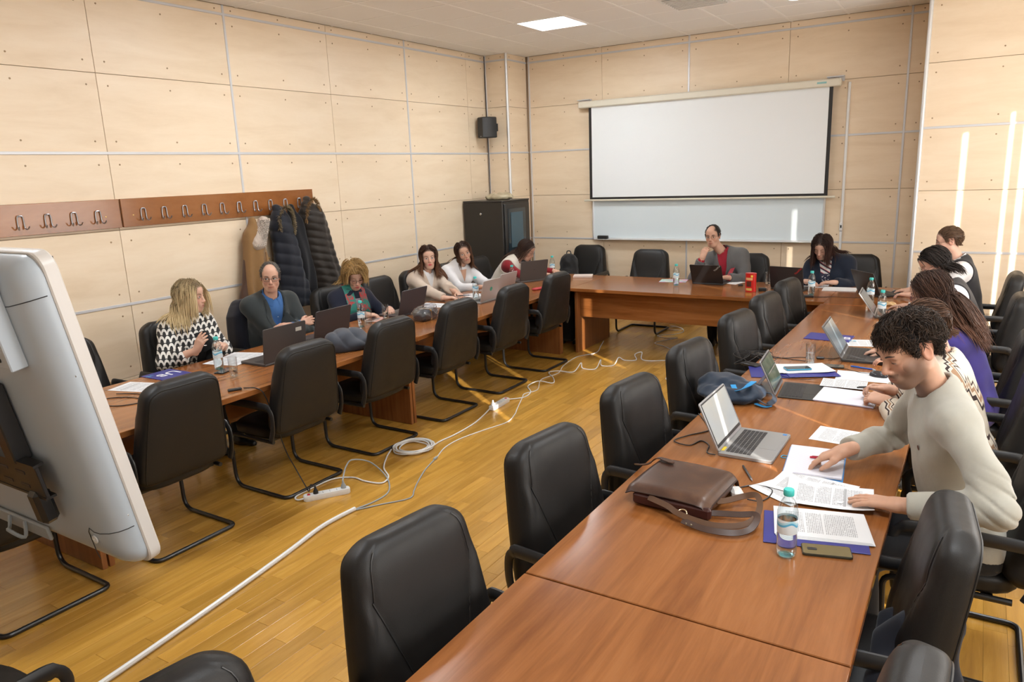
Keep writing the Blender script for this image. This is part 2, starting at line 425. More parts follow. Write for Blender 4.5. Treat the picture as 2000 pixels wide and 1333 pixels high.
YS = [-.80, 1.845, 4.47, 7.09]
table('conference table of the left row nearest the camera, partly hidden by the white display', LX0, LX1, -.72, 1.905, modesty=[0])
table('conference table of the left row in front of the blonde woman', LX0, LX1, 1.905, 4.525, modesty=[0])
table('conference table of the left row with two silver laptops', LX0, LX1, 4.525, 7.145, modesty=[0])
table('short corner table joining the left row to the head table', LX0, LX1, 7.145, 8.22, modesty=[0])
table('head table across the far end with the red biscuit tin', LX1, RX0+.02, 7.18, 8.22, 'x', modesty=[-.34])
table('empty table top nearest the camera, right row', RX0, RX1, YS[0], YS[1], modesty=[0])
table('table of the right row carrying the brown leather satchel', RX0, RX1, YS[1], YS[2], modesty=[0])
table('table of the right row carrying the opened dark laptops, further from the satchel', RX0, RX1, YS[2], YS[3], modesty=[0])
table('short corner table in front of the woman in the navy cardigan', RX0+.02, RX1, YS[3], 8.22, modesty=[0])
# ------------------------------------------------------------------ chairs
def back_profile(v):                    # half width of the backrest at height v (0..1)
    if v < .08: return .235 + .04*math.sin(v/.08*PI/2)
    if v > .84:
        k = (v-.84)/.16; return .230 - .014*k - .075*k**3.0
    return .278 - .048*((v-.08)/.76)**1.3
def make_chair(label, group):
    ch = thing('conference_chair', label, 'chair', group=group)
    # local: occupant faces +y, seat centre at origin
    TIL = rot('X', math.radians(9)); BM = T(0, -.215, .44) @ TIL; HB = .57
    def front(u, v):
        s = math.sin((u*2-1)*PI/2); v = .5-.5*math.cos(v*PI); hw = back_profile(v); x = s*hw; e = abs(s)
        z = v*HB
        rim = max((1-abs(s)**4)*(1-abs(v*2-1)**6), 0); d = .072*rim**.36; x2 = 0
        x2 += .012*math.exp(-((v-.22)/.2)**2)*(1-s*s)
        xs = .070 + .130*min(v/.74, 1)                       # V seam
        dd = abs(x)-xs; k = min(max((.78-v)/.1, 0), 1)
        x2 -= .004*math.exp(-(dd/.010)**2)*k
        if dd > 0: x2 += .012*min(dd/.04, 1)*k
        x2 -= .004*math.exp(-((e-.80)/.03)**2)*(v > .5)
        d += x2*min(rim*4, 1)
        return (x, d, z)
    def rear(u, v):
        s = math.sin((1-u*2)*PI/2); v = .5-.5*math.cos(v*PI); hw = back_profile(v); x = s*hw; z = v*HB; rim = (1-abs(s)**8)*(1-abs(v*2-1)**10)
        d = -.062*max(rim, 0)**.28 - .010*math.sin(v*PI)*(1-s*s)
        return (x, d, z)
    NU, NV = 57, 37
    q = MB(); grid(q, front, NU, NV); grid(q, rear, NU, NV)
    n1 = NU*NV
    bk = obj('backrest', q, M['leather'], ch, BM, smooth=120)
    q = MB(); P = []
    ru = lambda sx, v: rear(.5-math.asin(sx)/PI, math.acos(1-2*v)/PI)
    P = [ru(-.91, v) for v in np.linspace(.06, .87, 10)]+[ru(-.88, .925)]+[ru(sx, .955) for sx in np.linspace(-.72, .72, 8)]+[ru(.88, .925)]+[ru(.91, v) for v in np.linspace(.87, .06, 10)]
    tube(q, smooth_path(P, 2), .0045, 6); obj('piping', q, M['leather'], bk)
    def sv(P): q = MB(); tube(q, [(x, y+.0014, z) for x, y, z in P], .0026, 6); obj('seam', q, M['blackmetal'], bk)
    def iv(v): return math.acos(1-2*v)/PI
    def iu(sx): return .5+math.asin(max(-1, min(1, sx)))/PI
    for s in (-1, 1):
        sv([front(iu(s*(.070+.130*min(v/.74, 1))/back_profile(v)), iv(v)) for v in np.linspace(.03, .72, 16)])
        sv([front(iu(s*.80), iv(v)) for v in np.linspace(.72, .95, 8)])
    # seat
    def seat(u, v):
        a = u*2*PI; ce, se = math.cos(a), math.sin(a); k = 4.0
        r = (abs(ce)**k+abs(se)**k)**(-1/k); w = math.sin(v*PI)
        prof = (max(0, 1-abs(v*2-1)**4))**.25
        x = .255*r*ce*prof; y = .24*r*se*prof; z = .425 + (.05 if v > .5 else .045)*(v*2-1 if True else 0)*1.1
        if v > .5: z += .012*(1-(ce*r)**2*.5)*(v-.5)*2 - .02*max(0, (y-.14)/.1)**2*.6
        return (x, y+.01, z)
    q = MB(); grid(q, seat, 40, 15, wrap=True); obj('seat', q, M['leather'], ch, smooth=70)
    # cantilever frame, one tube
    q = MB(); hw = .255; r0 = .0125; P = []
    def corner(a, c, d, k=5, rad=.06):
        a, c, d = Vector(a), Vector(c), Vector(d); p = c+(a-c).normalized()*rad; e = c+(d-c).normalized()*rad
        return [p.lerp(c, i/k).lerp(c.lerp(e, i/k), i/k) for i in range(k+1)]
    pts = [(-hw, -.20, .385), (-hw, .235, .385), (-hw, .225, r0), (-hw, -.27, r0), (hw, -.27, r0), (hw, .225, r0), (hw, .235, .385), (hw, -.20, .385)]
    P = [Vector(pts[0])]
    for i in range(1, 7): P += corner(pts[i-1], pts[i], pts[i+1], rad=.085 if i in (2, 5) else .05)
    P.append(Vector(pts[7])); tube(q, P, r0, 10)
    box(q, (0, .1, .375), (.5, .04, .012)); box(q, (0, -.12, .375), (.5, .04, .012))
    obj('frame', q, M['blackmetal'], ch)
    for s in (-1, 1):
        q = MB(); x = s*.300
        def post(y0, z0, y1, z1, w): tube(q, [(x, y0, z0), (x, (y0+y1)/2, (z0+z1)/2), (x, y1, z1)], w, 8, flat=.9)
        P = smooth_path([(x, -.235, .42), (x, -.262, .50), (x, -.262, .59), (x, -.235, .628), (x, -.19, .637), (x, .08, .637), (x, .17, .630), (x, .205, .59), (x, .20, .52), (x*.95, .185, .42)], 4)
        tube(q, P, [.026 if p.z > .625 else .019 for p in P], 10, flat=.55); obj('arm', q, M['blackplastic'], ch)
    return ch
CH0 = make_chair('', 'black leather conference chairs')
_first = [True]
def chair(x, y, rz, label):
    if _first[0]:
        _first[0] = False; CH0.location = (x, y, 0); CH0.rotation_euler = (0,0,rz); CH0['label'] = label; return CH0
    return dup(CH0, (x, y, 0), rz, label)
FL, FR = PI/2, -PI/2       # facing -x / facing +x
NAMES_L = ['black leather chair behind the lower edge of the white display, left row', 'black leather chair seen from behind, right beside the white display', 'black leather chair seen from behind, in front of the man in the dark jacket', 'black leather chair seen from behind, in front of the woman with the green scarf', 'black leather chair seen from behind, in front of the woman in the beige sweater', 'black leather chair seen from behind, in front of the woman in the white shirt', 'black leather chair seen from behind, in front of the woman with red sleeves']
for y, l in zip((1.535, 2.31, 3.22, 4.06, 4.905, 5.775, 6.63), NAMES_L): chair(-3.92, y, FL, l)
NAMES_K = ['black leather chair cut by the lower edge, facing the empty table', 'large black leather chair in the lower middle, facing the bare table', 'black leather chair in front of the brown satchel', 'black leather chair behind the open silver laptop and satchel', 'black leather chair behind the dark blue bag', 'black leather chair behind the tangled cables and blue folder', 'black leather chair second from the head table, inside the right row', 'black leather chair nearest the head table, inside the right row']
for y, l in zip((.66, 1.51, 2.39, 3.25, 4.14, 5.15, 5.98, 6.80), NAMES_K): chair(-1.10, y, FR-.10+.05*math.sin(y*7), l)
chair(-2.51, .70, .03, 'black chair at the lower left of which one armrest shows')
NAMES_O = ['black leather chair at the lower right edge, nearest the camera', 'large black leather chair beside the phone and water bottle, right row', 'black leather chair holding the man in the pale grey sweater', 'black leather chair of the person in the patterned sweater', 'black leather chair of the woman in purple', 'black leather chair of the person with the dark bob and vest', 'black leather chair of the man in the waistcoat by the column']
for y, rz, l in zip((1.50, 2.35, 3.30, 4.25, 5.15, 6.55, 7.75), (FL-.05, FL+.1, FL, FL, FL, FL, FL), NAMES_O): chair(-.325 if y < 2 else -.28 if y < 2.5 else .03, y, rz, l)
NAMES_W = ['empty black leather chair against the left wall beside the white display', 'black leather chair of the blonde woman', 'black leather chair of the man in the dark grey jacket', 'black leather chair of the woman with the green scarf', 'empty black leather chair between the green scarf woman and the beige sweater woman', 'black leather chair of the woman in the beige sweater', 'black leather chair of the woman in the white shirt', 'black leather chair of the woman with red sleeves']
for x, y, rz, l in zip((-5.05,)*8, (2.56, 3.38, 4.20, 5.12, 5.80, 6.43, 7.05, 7.68), (FR,)*8, NAMES_W): chair(x, y, rz, l)
chair(-4.55, 9.0, PI, 'black leather chair with a backpack in front of it, in the far left corner')
chair(-3.50, 8.62, PI, 'empty black leather chair behind the head table under the screen')
chair(-2.20, 8.45, PI+.1, 'black leather chair of the man in the grey blazer')
chair(-1.05, 8.60, PI+.15, 'black leather chair of the woman in the navy cardigan')
# ------------------------------------------------------------------ implicit-surface figures
def A3(p): return np.array(p, dtype=np.float64)
def nrm(v): v = A3(v); return v/max(np.linalg.norm(v), 1e-9)
class Field:
    """smooth union of round cones and ellipsoids"""
    def __init__(s): s.ops = []; s.post = None
    def rc(s, a, b, ra, rb, k=.02, mode=1, flat=False): s.ops.append((0, A3(a), A3(b), ra, rb, k, mode, flat)); return s
    def el(s, c, r, R=None, k=.02, mode=1): s.ops.append((1, A3(c), A3(r), np.eye(3) if R is None else R, 0, k, mode, 0)); return s
    def fn(s, g, k=.01, mode=1): s.ops.append((2, g, 0, 0, 0, k, mode, 0)); return s
    def __call__(s, P, off=0.0):
        d = None
        for o in s.ops:
            if o[0] == 0:
                a, b = o[1], o[2]; ba = b-a; L = max(ba @ ba, 1e-12); pa = P-a; h = np.clip(pa @ ba / L, 0, 1)
                e = np.sqrt(((pa - h[:, None]*ba)**2).sum(1)) - (o[3] + (o[4]-o[3])*h)
                if o[7]: e = np.maximum(e, (P-b) @ (ba/math.sqrt(L)))
            elif o[0] == 1:
                q = (P-o[1]) @ o[3].T; k0 = np.sqrt(((q/o[2])**2).sum(1)); k1 = np.sqrt(((q/(o[2]**2))**2).sum(1)); e = k0*(k0-1)/np.maximum(k1, 1e-9)
                e = np.where(k0 < 1e-4, -o[2].min(), e)
            else: e = o[1](P)
            k = o[5]
            if o[6] == 1:
                if d is None: d = e
                else:
                    h = np.clip(.5+.5*(d-e)/k, 0, 1); d = d*(1-h)+e*h - k*h*(1-h)
            else:
                e = -e; h = np.clip(.5-.5*(d-e)/k, 0, 1); d = d*(1-h)+e*h + k*h*(1-h)
        if off: d = d-off
        if s.post is not None: d = s.post(P, d)
        return d
def nets(fn, lo, hi, h):
    lo, hi = A3(lo), A3(hi); nb = np.maximum(np.ceil((hi-lo)/(4*h)).astype(int), 1); n = nb*4+1
    gc = np.stack(np.meshgrid(*[lo[a]+(np.arange(nb[a])+.5)*4*h for a in range(3)], indexing='ij'), -1).reshape(-1, 3)
    dc = fn(gc).reshape(nb); act = np.abs(dc) < 4*h*.866*1.25+.004
    cm = act.repeat(4, 0).repeat(4, 1).repeat(4, 2); nm = np.zeros(n, bool)
    for i in (0, 1):
        for j in (0, 1):
            for k in (0, 1): nm[i:i+n[0]-1, j:j+n[1]-1, k:k+n[2]-1] |= cm
    V = np.ones(n, np.float32); V[:-1, :-1, :-1] = dc.repeat(4, 0).repeat(4, 1).repeat(4, 2)
    V[-1] = np.abs(V[-1])+.01; V[:, -1] = np.abs(V[:, -1])+.01; V[:, :, -1] = np.abs(V[:, :, -1])+.01
    I = np.argwhere(nm); V[nm] = fn(lo + I*h)
    S = V < 0
    ct = np.zeros(n-1, np.int8)
    for i in (0, 1):
        for j in (0, 1):
            for k in (0, 1): ct += S[i:i+n[0]-1, j:j+n[1]-1, k:k+n[2]-1]
    C = np.argwhere((ct > 0) & (ct < 8))
    if len(C) == 0: return np.zeros((0, 3)), np.zeros((0, 4), int)
    sm = np.zeros((len(C), 3)); cn = np.zeros(len(C))
    co = [A3((i, j, k)).astype(int) for i in (0, 1) for j in (0, 1) for k in (0, 1)]
    for a in range(8):
        for b in range(a+1, 8):
            if np.abs(co[a]-co[b]).sum() != 1: continue
            A, B = C+co[a], C+co[b]; va = V[A[:, 0], A[:, 1], A[:, 2]]; vb = V[B[:, 0], B[:, 1], B[:, 2]]
            m = (va < 0) != (vb < 0); t_ = (va[m]/(va[m]-vb[m]))[:, None]
            sm[m] += co[a] + t_*(co[b]-co[a]); cn[m] += 1
    vs = lo + h*(C + sm/cn[:, None]); ID = -np.ones(n-1, np.int64); ID[C[:, 0], C[:, 1], C[:, 2]] = np.arange(len(C))
    Q = []
    for ax in range(3):
        b1, c1 = (ax+1) % 3, (ax+2) % 3; d = [0, 0, 0]; d[ax] = 1
        s0 = S[tuple(slice(0, n[k]-(1 if k == ax else 0)) for k in range(3))]; s1 = S[tuple(slice(d[k], n[k]) for k in range(3))]
        E = np.argwhere(s0 != s1); E = E[(E[:, b1] > 0) & (E[:, c1] > 0) & (E[:, b1] < n[b1]-1) & (E[:, c1] < n[c1]-1)]
        q = []
        for db, dd in ((1, 1), (0, 1), (0, 0), (1, 0)):
            F_ = E.copy(); F_[:, b1] -= db; F_[:, c1] -= dd; q.append(ID[F_[:, 0], F_[:, 1], F_[:, 2]])
        q = np.stack(q, 1); fl = ~S[E[:, 0], E[:, 1], E[:, 2]]; q[fl] = q[fl][:, ::-1]; Q.append(q)
    Q = np.concatenate(Q); Q = Q[(Q >= 0).all(1)]
    return vs, Q
def npmesh(name, parts, mats, cols=None, smooth=True):
    """parts: list of (verts, quads, material index)"""
    vs = np.concatenate([p[0] for p in parts]); off = 0; qs = []; mi = []
    for p in parts:
        qs.append(p[1]+off); mi.append(np.full(len(p[1]), p[2])); off += len(p[0])
    qs = np.concatenate(qs); mi = np.concatenate(mi)
    m = bpy.data.meshes.new(name); m.vertices.add(len(vs)); m.vertices.foreach_set('co', vs.astype(np.float32).ravel())
    k = qs.shape[1]; m.loops.add(len(qs)*k); m.loops.foreach_set('vertex_index', qs.astype(np.int32).ravel())
    m.polygons.add(len(qs)); m.polygons.foreach_set('loop_start', np.arange(0, len(qs)*k, k, dtype=np.int32)); m.polygons.foreach_set('loop_total', np.full(len(qs), k, np.int32))
    for x in (mats if isinstance(mats, (list, tuple)) else [mats]): m.materials.append(x)
    m.polygons.foreach_set('material_index', mi.astype(np.int32))
    m.update(calc_edges=True); m.validate()
    if smooth: m.shade_smooth()
    if cols is not None and len(cols) == len(m.vertices):
        at = m.color_attributes.new('Col', 'FLOAT_COLOR', 'POINT'); c4 = np.ones((len(cols), 4), np.float32); c4[:, :3] = cols; at.data.foreach_set('color', c4.ravel())
    return m
def vcol_mat(name, rough=.5, bump=None, sss=0.0, spec=.4, sheen=0.0):
    m = mat(name, (.5,.5,.5), rough, 0, spec); t = NT(m); a = t.n('ShaderNodeAttribute'); a.attribute_name = 'Col'
    n = t.noise(t.obj(), 60, 3); t.base(t.mix(t.math('MULTIPLY', n, .14), a.outputs['Color'], (0,0,0)))
    if sss: t.p.inputs['Subsurface Weight'].default_value = sss; t.p.inputs['Subsurface Radius'].default_value = (.012,.005,.003); t.p.inputs['Subsurface Scale'].default_value = .5
    if bump: t.bump(t.noise(t.obj(), bump[0], 3), bump[1], .002)
    if sheen: t.p.inputs['Sheen Weight'].default_value = sheen
    return m
M['skin'] = vcol_mat('skin', .48, (500, .08), .12, .35)
M['hair'] = vcol_mat('hair', .58, None, 0, .28)
M['eye'] = mat('eyeball', (.72,.70,.67), .15); M['iris'] = mat('iris_brown', (.05,.028,.014), .12); M['lash'] = mat('lash', (.02,.013,.01), .6)
def cloth(name, c, rough=.85, scale=700, bump=.25, sheen=.15, var=.18):
    m = mat(name, c, rough, 0, .25); t = NT(m); o = t.obj(); n = t.noise(o, 14, 4)
    t.base(t.mix(t.math('MULTIPLY', n, var*1.6), c, tuple(k*.45 for k in c))); w = t.noise(o, scale, 2); t.bump(w, bump, .0015); t.p.inputs['Sheen Weight'].default_value = sheen
    return m
def knit(name, c, rib=95, var=.12, axis=0):
    m = mat(name, c, .95, 0, .15); t = NT(m); o = t.obj(); wv = t.n('ShaderNodeTexWave', wave_type='BANDS', bands_direction='XYZ'[axis]); wv.inputs['Scale'].default_value = rib; wv.inputs['Distortion'].default_value = 1.0
    t.l(o, wv.inputs['Vector']); n = t.noise(o, 30, 4); t.base(t.mix(t.math('MULTIPLY', n, var*1.6), c, tuple(k*.6 for k in c))); t.bump(t.math('ADD', wv.outputs['Fac'], t.math('MULTIPLY', t.noise(o, 400, 2), .5)), .16, .002); t.p.inputs['Sheen Weight'].default_value = .25
    return m
def basis(az, pitch=0.0, roll=0.0):
    """rows: right, forward, up for a head facing azimuth az, pitched down by pitch, rolled"""
    f = A3((math.cos(az)*math.cos(pitch), math.sin(az)*math.cos(pitch), -math.sin(pitch))); r = A3((math.sin(az), -math.cos(az), 0)); u = np.cross(r, f)
    r2 = r*math.cos(roll)+u*math.sin(roll); u2 = -r*math.sin(roll)+u*math.cos(roll)
    return np.array([r2, f, u2])
def ik(a, c, l1, l2, pole):
    a, c = A3(a), A3(c); d = c-a; L = np.linalg.norm(d); u = d/max(L, 1e-6)
    if L > (l1+l2)*.995: k = L/(l1+l2)*1.005; l1, l2 = l1*k, l2*k
    x = (l1*l1-l2*l2+L*L)/(2*L); h = math.sqrt(max(l1*l1-x*x, 1e-6)); p = A3(pole); p = nrm(p-u*(p @ u))
    return a+u*x+p*h
FOLD_K = [(A3((23, 31, 17)), A3((7, -11, 13))), (A3((-29, 13, 37)), A3((13, 5, -9))), (A3((41, -37, 21)), A3((-9, 15, 7)))]
def folds(P, seed=0.0):
    o = 0
    for i, (k, w) in enumerate(FOLD_K): o = o + np.sin(P @ k + 1.8*np.sin(P @ w + seed*1.7+i) + seed*2.3+i*1.1)/(1+i*.5)
    return o*.5
def head_field(H, hc, s=1.0, fem=False, F=None, lids=True, jaw=1.0):
    F = F or Field(); B = H
    def W(p): return hc + (A3(p)*s) @ B
    jw = jaw*(.93 if fem else 1.0)
    F.el(W((0, -.012, .036)), A3((.0735, .094, .086))*s, B, .02)
    F.el(W((0, .026, -.028)), A3((.0560*jw, .064, .076))*s, B, .03)
    F.el(W((0, .056, .050)), A3((.058, .036, .045))*s, B, .03)
    F.rc(W((-.014*jw, .060, -.091)), W((.014*jw, .060, -.091)), .019*s, .019*s, .03); F.rc(W((0, .073, -.095)), W((0, .070, -.10)), .0145*s, .013*s, .02)
    for x in (-1, 1):
        F.el(W((x*.039, .056, -.024)), A3((.021, .020, .022))*s, B, .025)
        F.rc(W((x*.046*jw, -.002, -.058)), W((x*.020*jw, .052, -.092)), (.012 if fem else .0155)*s, .014*s, .035)
    if not fem: F.rc(W((-.036, .079, .024)), W((.036, .079, .024)), .0125*s, .0125*s, .02)
    for x in (-1, 1): F.el(W((x*.031, .096, .006)), A3((.017, .016, .012))*s, B, .012, -1)
    nt = .1045 if fem else .108; F.rc(W((0, .088, .016)), W((0, nt, -.026)), .0068*s, .0100*s, .014); F.el(W((0, nt, -.030)), A3((.0105, .0100, .0088))*s, B, .008)
    for x in (-1, 1): F.el(W((x*.0108, .0975, -.0335)), A3((.0078, .0095, .0070))*s, B, .006)
    F.el(W((0, .084, -.062)), A3((.027, .016, .020))*s, B, .02)
    F.rc(W((-.018, .089, -.0575)), W((.018, .089, -.0575)), .0058*s, .0058*s, .007); F.rc(W((0, .095, -.0585)), W((0, .094, -.060)), .006*s, .006*s, .008)
    F.rc(W((-.015, .0885, -.0695)), W((.015, .0885, -.0695)), .0066*s, .0066*s, .007); F.rc(W((-.004, .093, -.0695)), W((.004, .093, -.0695)), .0066*s, .0066*s, .008)
    if lids:
        for x in (-1, 1): F.el(W((x*.031, .0745, .004)), A3((.0150, .0145, .0135))*s, B, .004)
    for x in (-1, 1):
        F.el(W((x*.0745, -.010, .000)), A3((.0085, .019, .031))*s, B, .008); F.el(W((x*.082, -.008, .002)), A3((.005, .011, .020))*s, B, .005, -1)
    return F
def hand_field(F, wr, d, nrml, side, curl=(.5,)*4, thumb=.3, s=1.0, spread=0.06):
    """wr wrist, d finger direction, nrml back-of-hand normal, side +1 thumb towards +x axis of the hand"""
    d = nrm(d); n = nrm(A3(nrml)-d*(A3(nrml) @ d)); x = np.cross(d, n)*side
    def W(p): return A3(wr) + (p[0]*x + p[1]*d + p[2]*n)*s
    kx = (.030, .0105, -.0095, -.028); ln = (.070, .078, .073, .058)
    F.rc(W((0, -.03, 0)), W((0, .02, 0)), .0255*s, .024*s, .01)
    for i in range(4):
        F.rc(W((kx[i]*.55, .012, 0)), W((kx[i], .088-abs(i-1.2)*.004, .002)), .0165*s, .0115*s, .016)
        p = A3(W((kx[i], .088-abs(i-1.2)*.004, .002))); a = 0.0; fx = kx[i]*spread/.03
        for j, fr in enumerate((.46, .30, .24)):
            a += curl[i]*(.75, 1.0, .7)[j]; dd = nrm(d*math.cos(a) - n*math.sin(a) + x*fx*math.cos(a)); q = p+dd*ln[i]*fr*s
            F.rc(p, q, (.0098, .0088, .0078)[j]*s, (.0088, .0078, .0066)[j]*s, .004); p = q
    t0, t1 = W((.020, .018, -.006)), W((.040+.008*thumb, .045, -.012-.012*thumb)); t2 = A3(t1)+nrm(d*(.9-.3*thumb)+x*(.35-.4*thumb)-n*.5*thumb)*.032*s; t3 = t2+nrm(d*.9+x*(.1-.5*thumb)-n*.5*thumb)*.026*s
    F.rc(t0, t1, .017*s, .0125*s, .014); F.rc(t1, t2, .0115*s, .0100*s, .006); F.rc(t2, t3, .0098*s, .0075*s, .005)
    return F
def strands(roots, dirs, n, step, fld, marg, grav=.25, rad=.004, seed=0, curl=0.0, curl_r=0.0, wav=0.02, gdir=(0,0,-1), sides=3, lens=None, adh=None, coh=False):
    r = np.random.RandomState(seed); P = roots.copy(); D = dirs.copy(); N = len(P); path = [P.copy()]; step = np.broadcast_to(step, (N,))
    ph = r.rand(N)*6.28; g = A3(gdir); ph0 = r.rand(N)*.5
    if coh: ph = np.sin(roots @ A3((70, 45, 60)))*4+np.sin(roots @ A3((-50, 80, 40)))*3+ph*.12
    for i in range(n-1):
        D = D*(1-grav)+g*grav + r.randn(N, 3)*wav*.25 + np.stack([np.sin(roots @ A3((55, 31, 47))+i*.55+ph0), np.sin(roots @ A3((37, -61, 29))+i*.5+1), np.sin(roots @ A3((-43, 41, 57))+i*.6+2)], 1)*wav; D /= np.linalg.norm(D, axis=1)[:, None]
        Q = P+D*step[:, None]
        if fld is not None:
            for _ in range(2):
                d0 = fld(Q); e = .002; G = np.stack([fld(Q+A3(((e,0,0),(0,e,0),(0,0,e))[a]))-d0 for a in range(3)], 1)/e
                G /= np.maximum(np.linalg.norm(G, axis=1), 1e-6)[:, None]; pu = np.maximum(marg-d0, 0) if adh is None else np.where(d0 < marg, marg-d0, (marg-d0)*adh(Q)); Q = Q+G*pu[:, None]
        D = Q-P; D /= np.maximum(np.linalg.norm(D, axis=1), 1e-6)[:, None]; P = Q; path.append(P.copy())
    X = np.stack(path, 1)                                       # N,n,3
    Tn = np.gradient(X, axis=1); Tn /= np.maximum(np.linalg.norm(Tn, axis=2), 1e-9)[..., None]
    up = np.where(np.abs(Tn[..., 2:3]) > .9, A3((1,0,0)), A3((0,0,1))); U = np.cross(Tn, up); U /= np.maximum(np.linalg.norm(U, axis=2), 1e-9)[..., None]; Wv = np.cross(Tn, U)
    if curl:
        s_ = np.arange(n)[None]*step[:, None]*curl + ph[:, None]; rr = curl_r*np.minimum(1, np.arange(n)/2.5)[None]*(.6+.8*r.rand(N))[:, None]
        X = X + U*(np.cos(s_)*rr)[..., None] + Wv*(np.sin(s_)*rr)[..., None]
    t_ = np.linspace(0, 1, n); pr = (.55+.45*np.sin(np.minimum(t_*1.6, 1)*PI/2))*np.where(t_ > .6, 1-((t_-.6)/.4)**2*.85, 1); R_ = rad*(.6+.8*r.rand(N))[:, None]*pr[None]
    vs = []
    for j in range(sides):
        a = 2*PI*j/sides; vs.append(X + (U*math.cos(a)+Wv*math.sin(a))*R_[..., None])
    vs = np.stack(vs, 2).reshape(-1, 3); base = (np.arange(N)[:, None, None]*n + np.arange(n-1)[None, :, None])*sides; j = np.arange(sides)[None, None]
    a = base+j; b_ = base+(j+1) % sides; q = np.stack([a, b_, b_+sides, a+sides], -1).reshape(-1, 4)
    tt = np.broadcast_to(t_[None, :, None], (N, n, sides)).reshape(-1); rn = np.broadcast_to(r.rand(N)[:, None, None], (N, n, sides)).reshape(-1)
    return vs, q, tt, rn
def front_hit(fld, o, d, far=.4):
    """march from o+d*far back along -d onto the surface"""
    o, d = A3(o), A3(d); p = o+d*far
    for _ in range(60):
        e = float(fld(p[None])[0])
        if e < .0006: break
        p = p-d*max(e*.8, .0005)
    return p
def ribbon(q, P, w, th=.003, up_=(0, 0, 1), twist=None):
    P = [Vector(p) for p in P]; Tn, _ = frames(P); v = []
    for i, p in enumerate(P):
        u = Vector(up_[i] if isinstance(up_, list) else up_); s = Tn[i].cross(u).normalized(); n = s.cross(Tn[i]).normalized()
        for a, b_ in ((-1, -1), (1, -1), (1, 1), (-1, 1)): v.append(p+s*a*w/2+n*b_*th/2)
    f = [(i*4+j, i*4+(j+1) % 4, (i+1)*4+(j+1) % 4, (i+1)*4+j) for i in range(len(P)-1) for j in range(4)]; f += [(3, 2, 1, 0), tuple((len(P)-1)*4+j for j in range(4))]; q.add(v, f)
HAIRLINE_Y = [-.14, -.035, -.020, .010, .040, .066, .085, .12]; HAIRLINE_Z = [-.080, -.072, -.035, .000, .030, .060, .074, .085]
HEADS = []
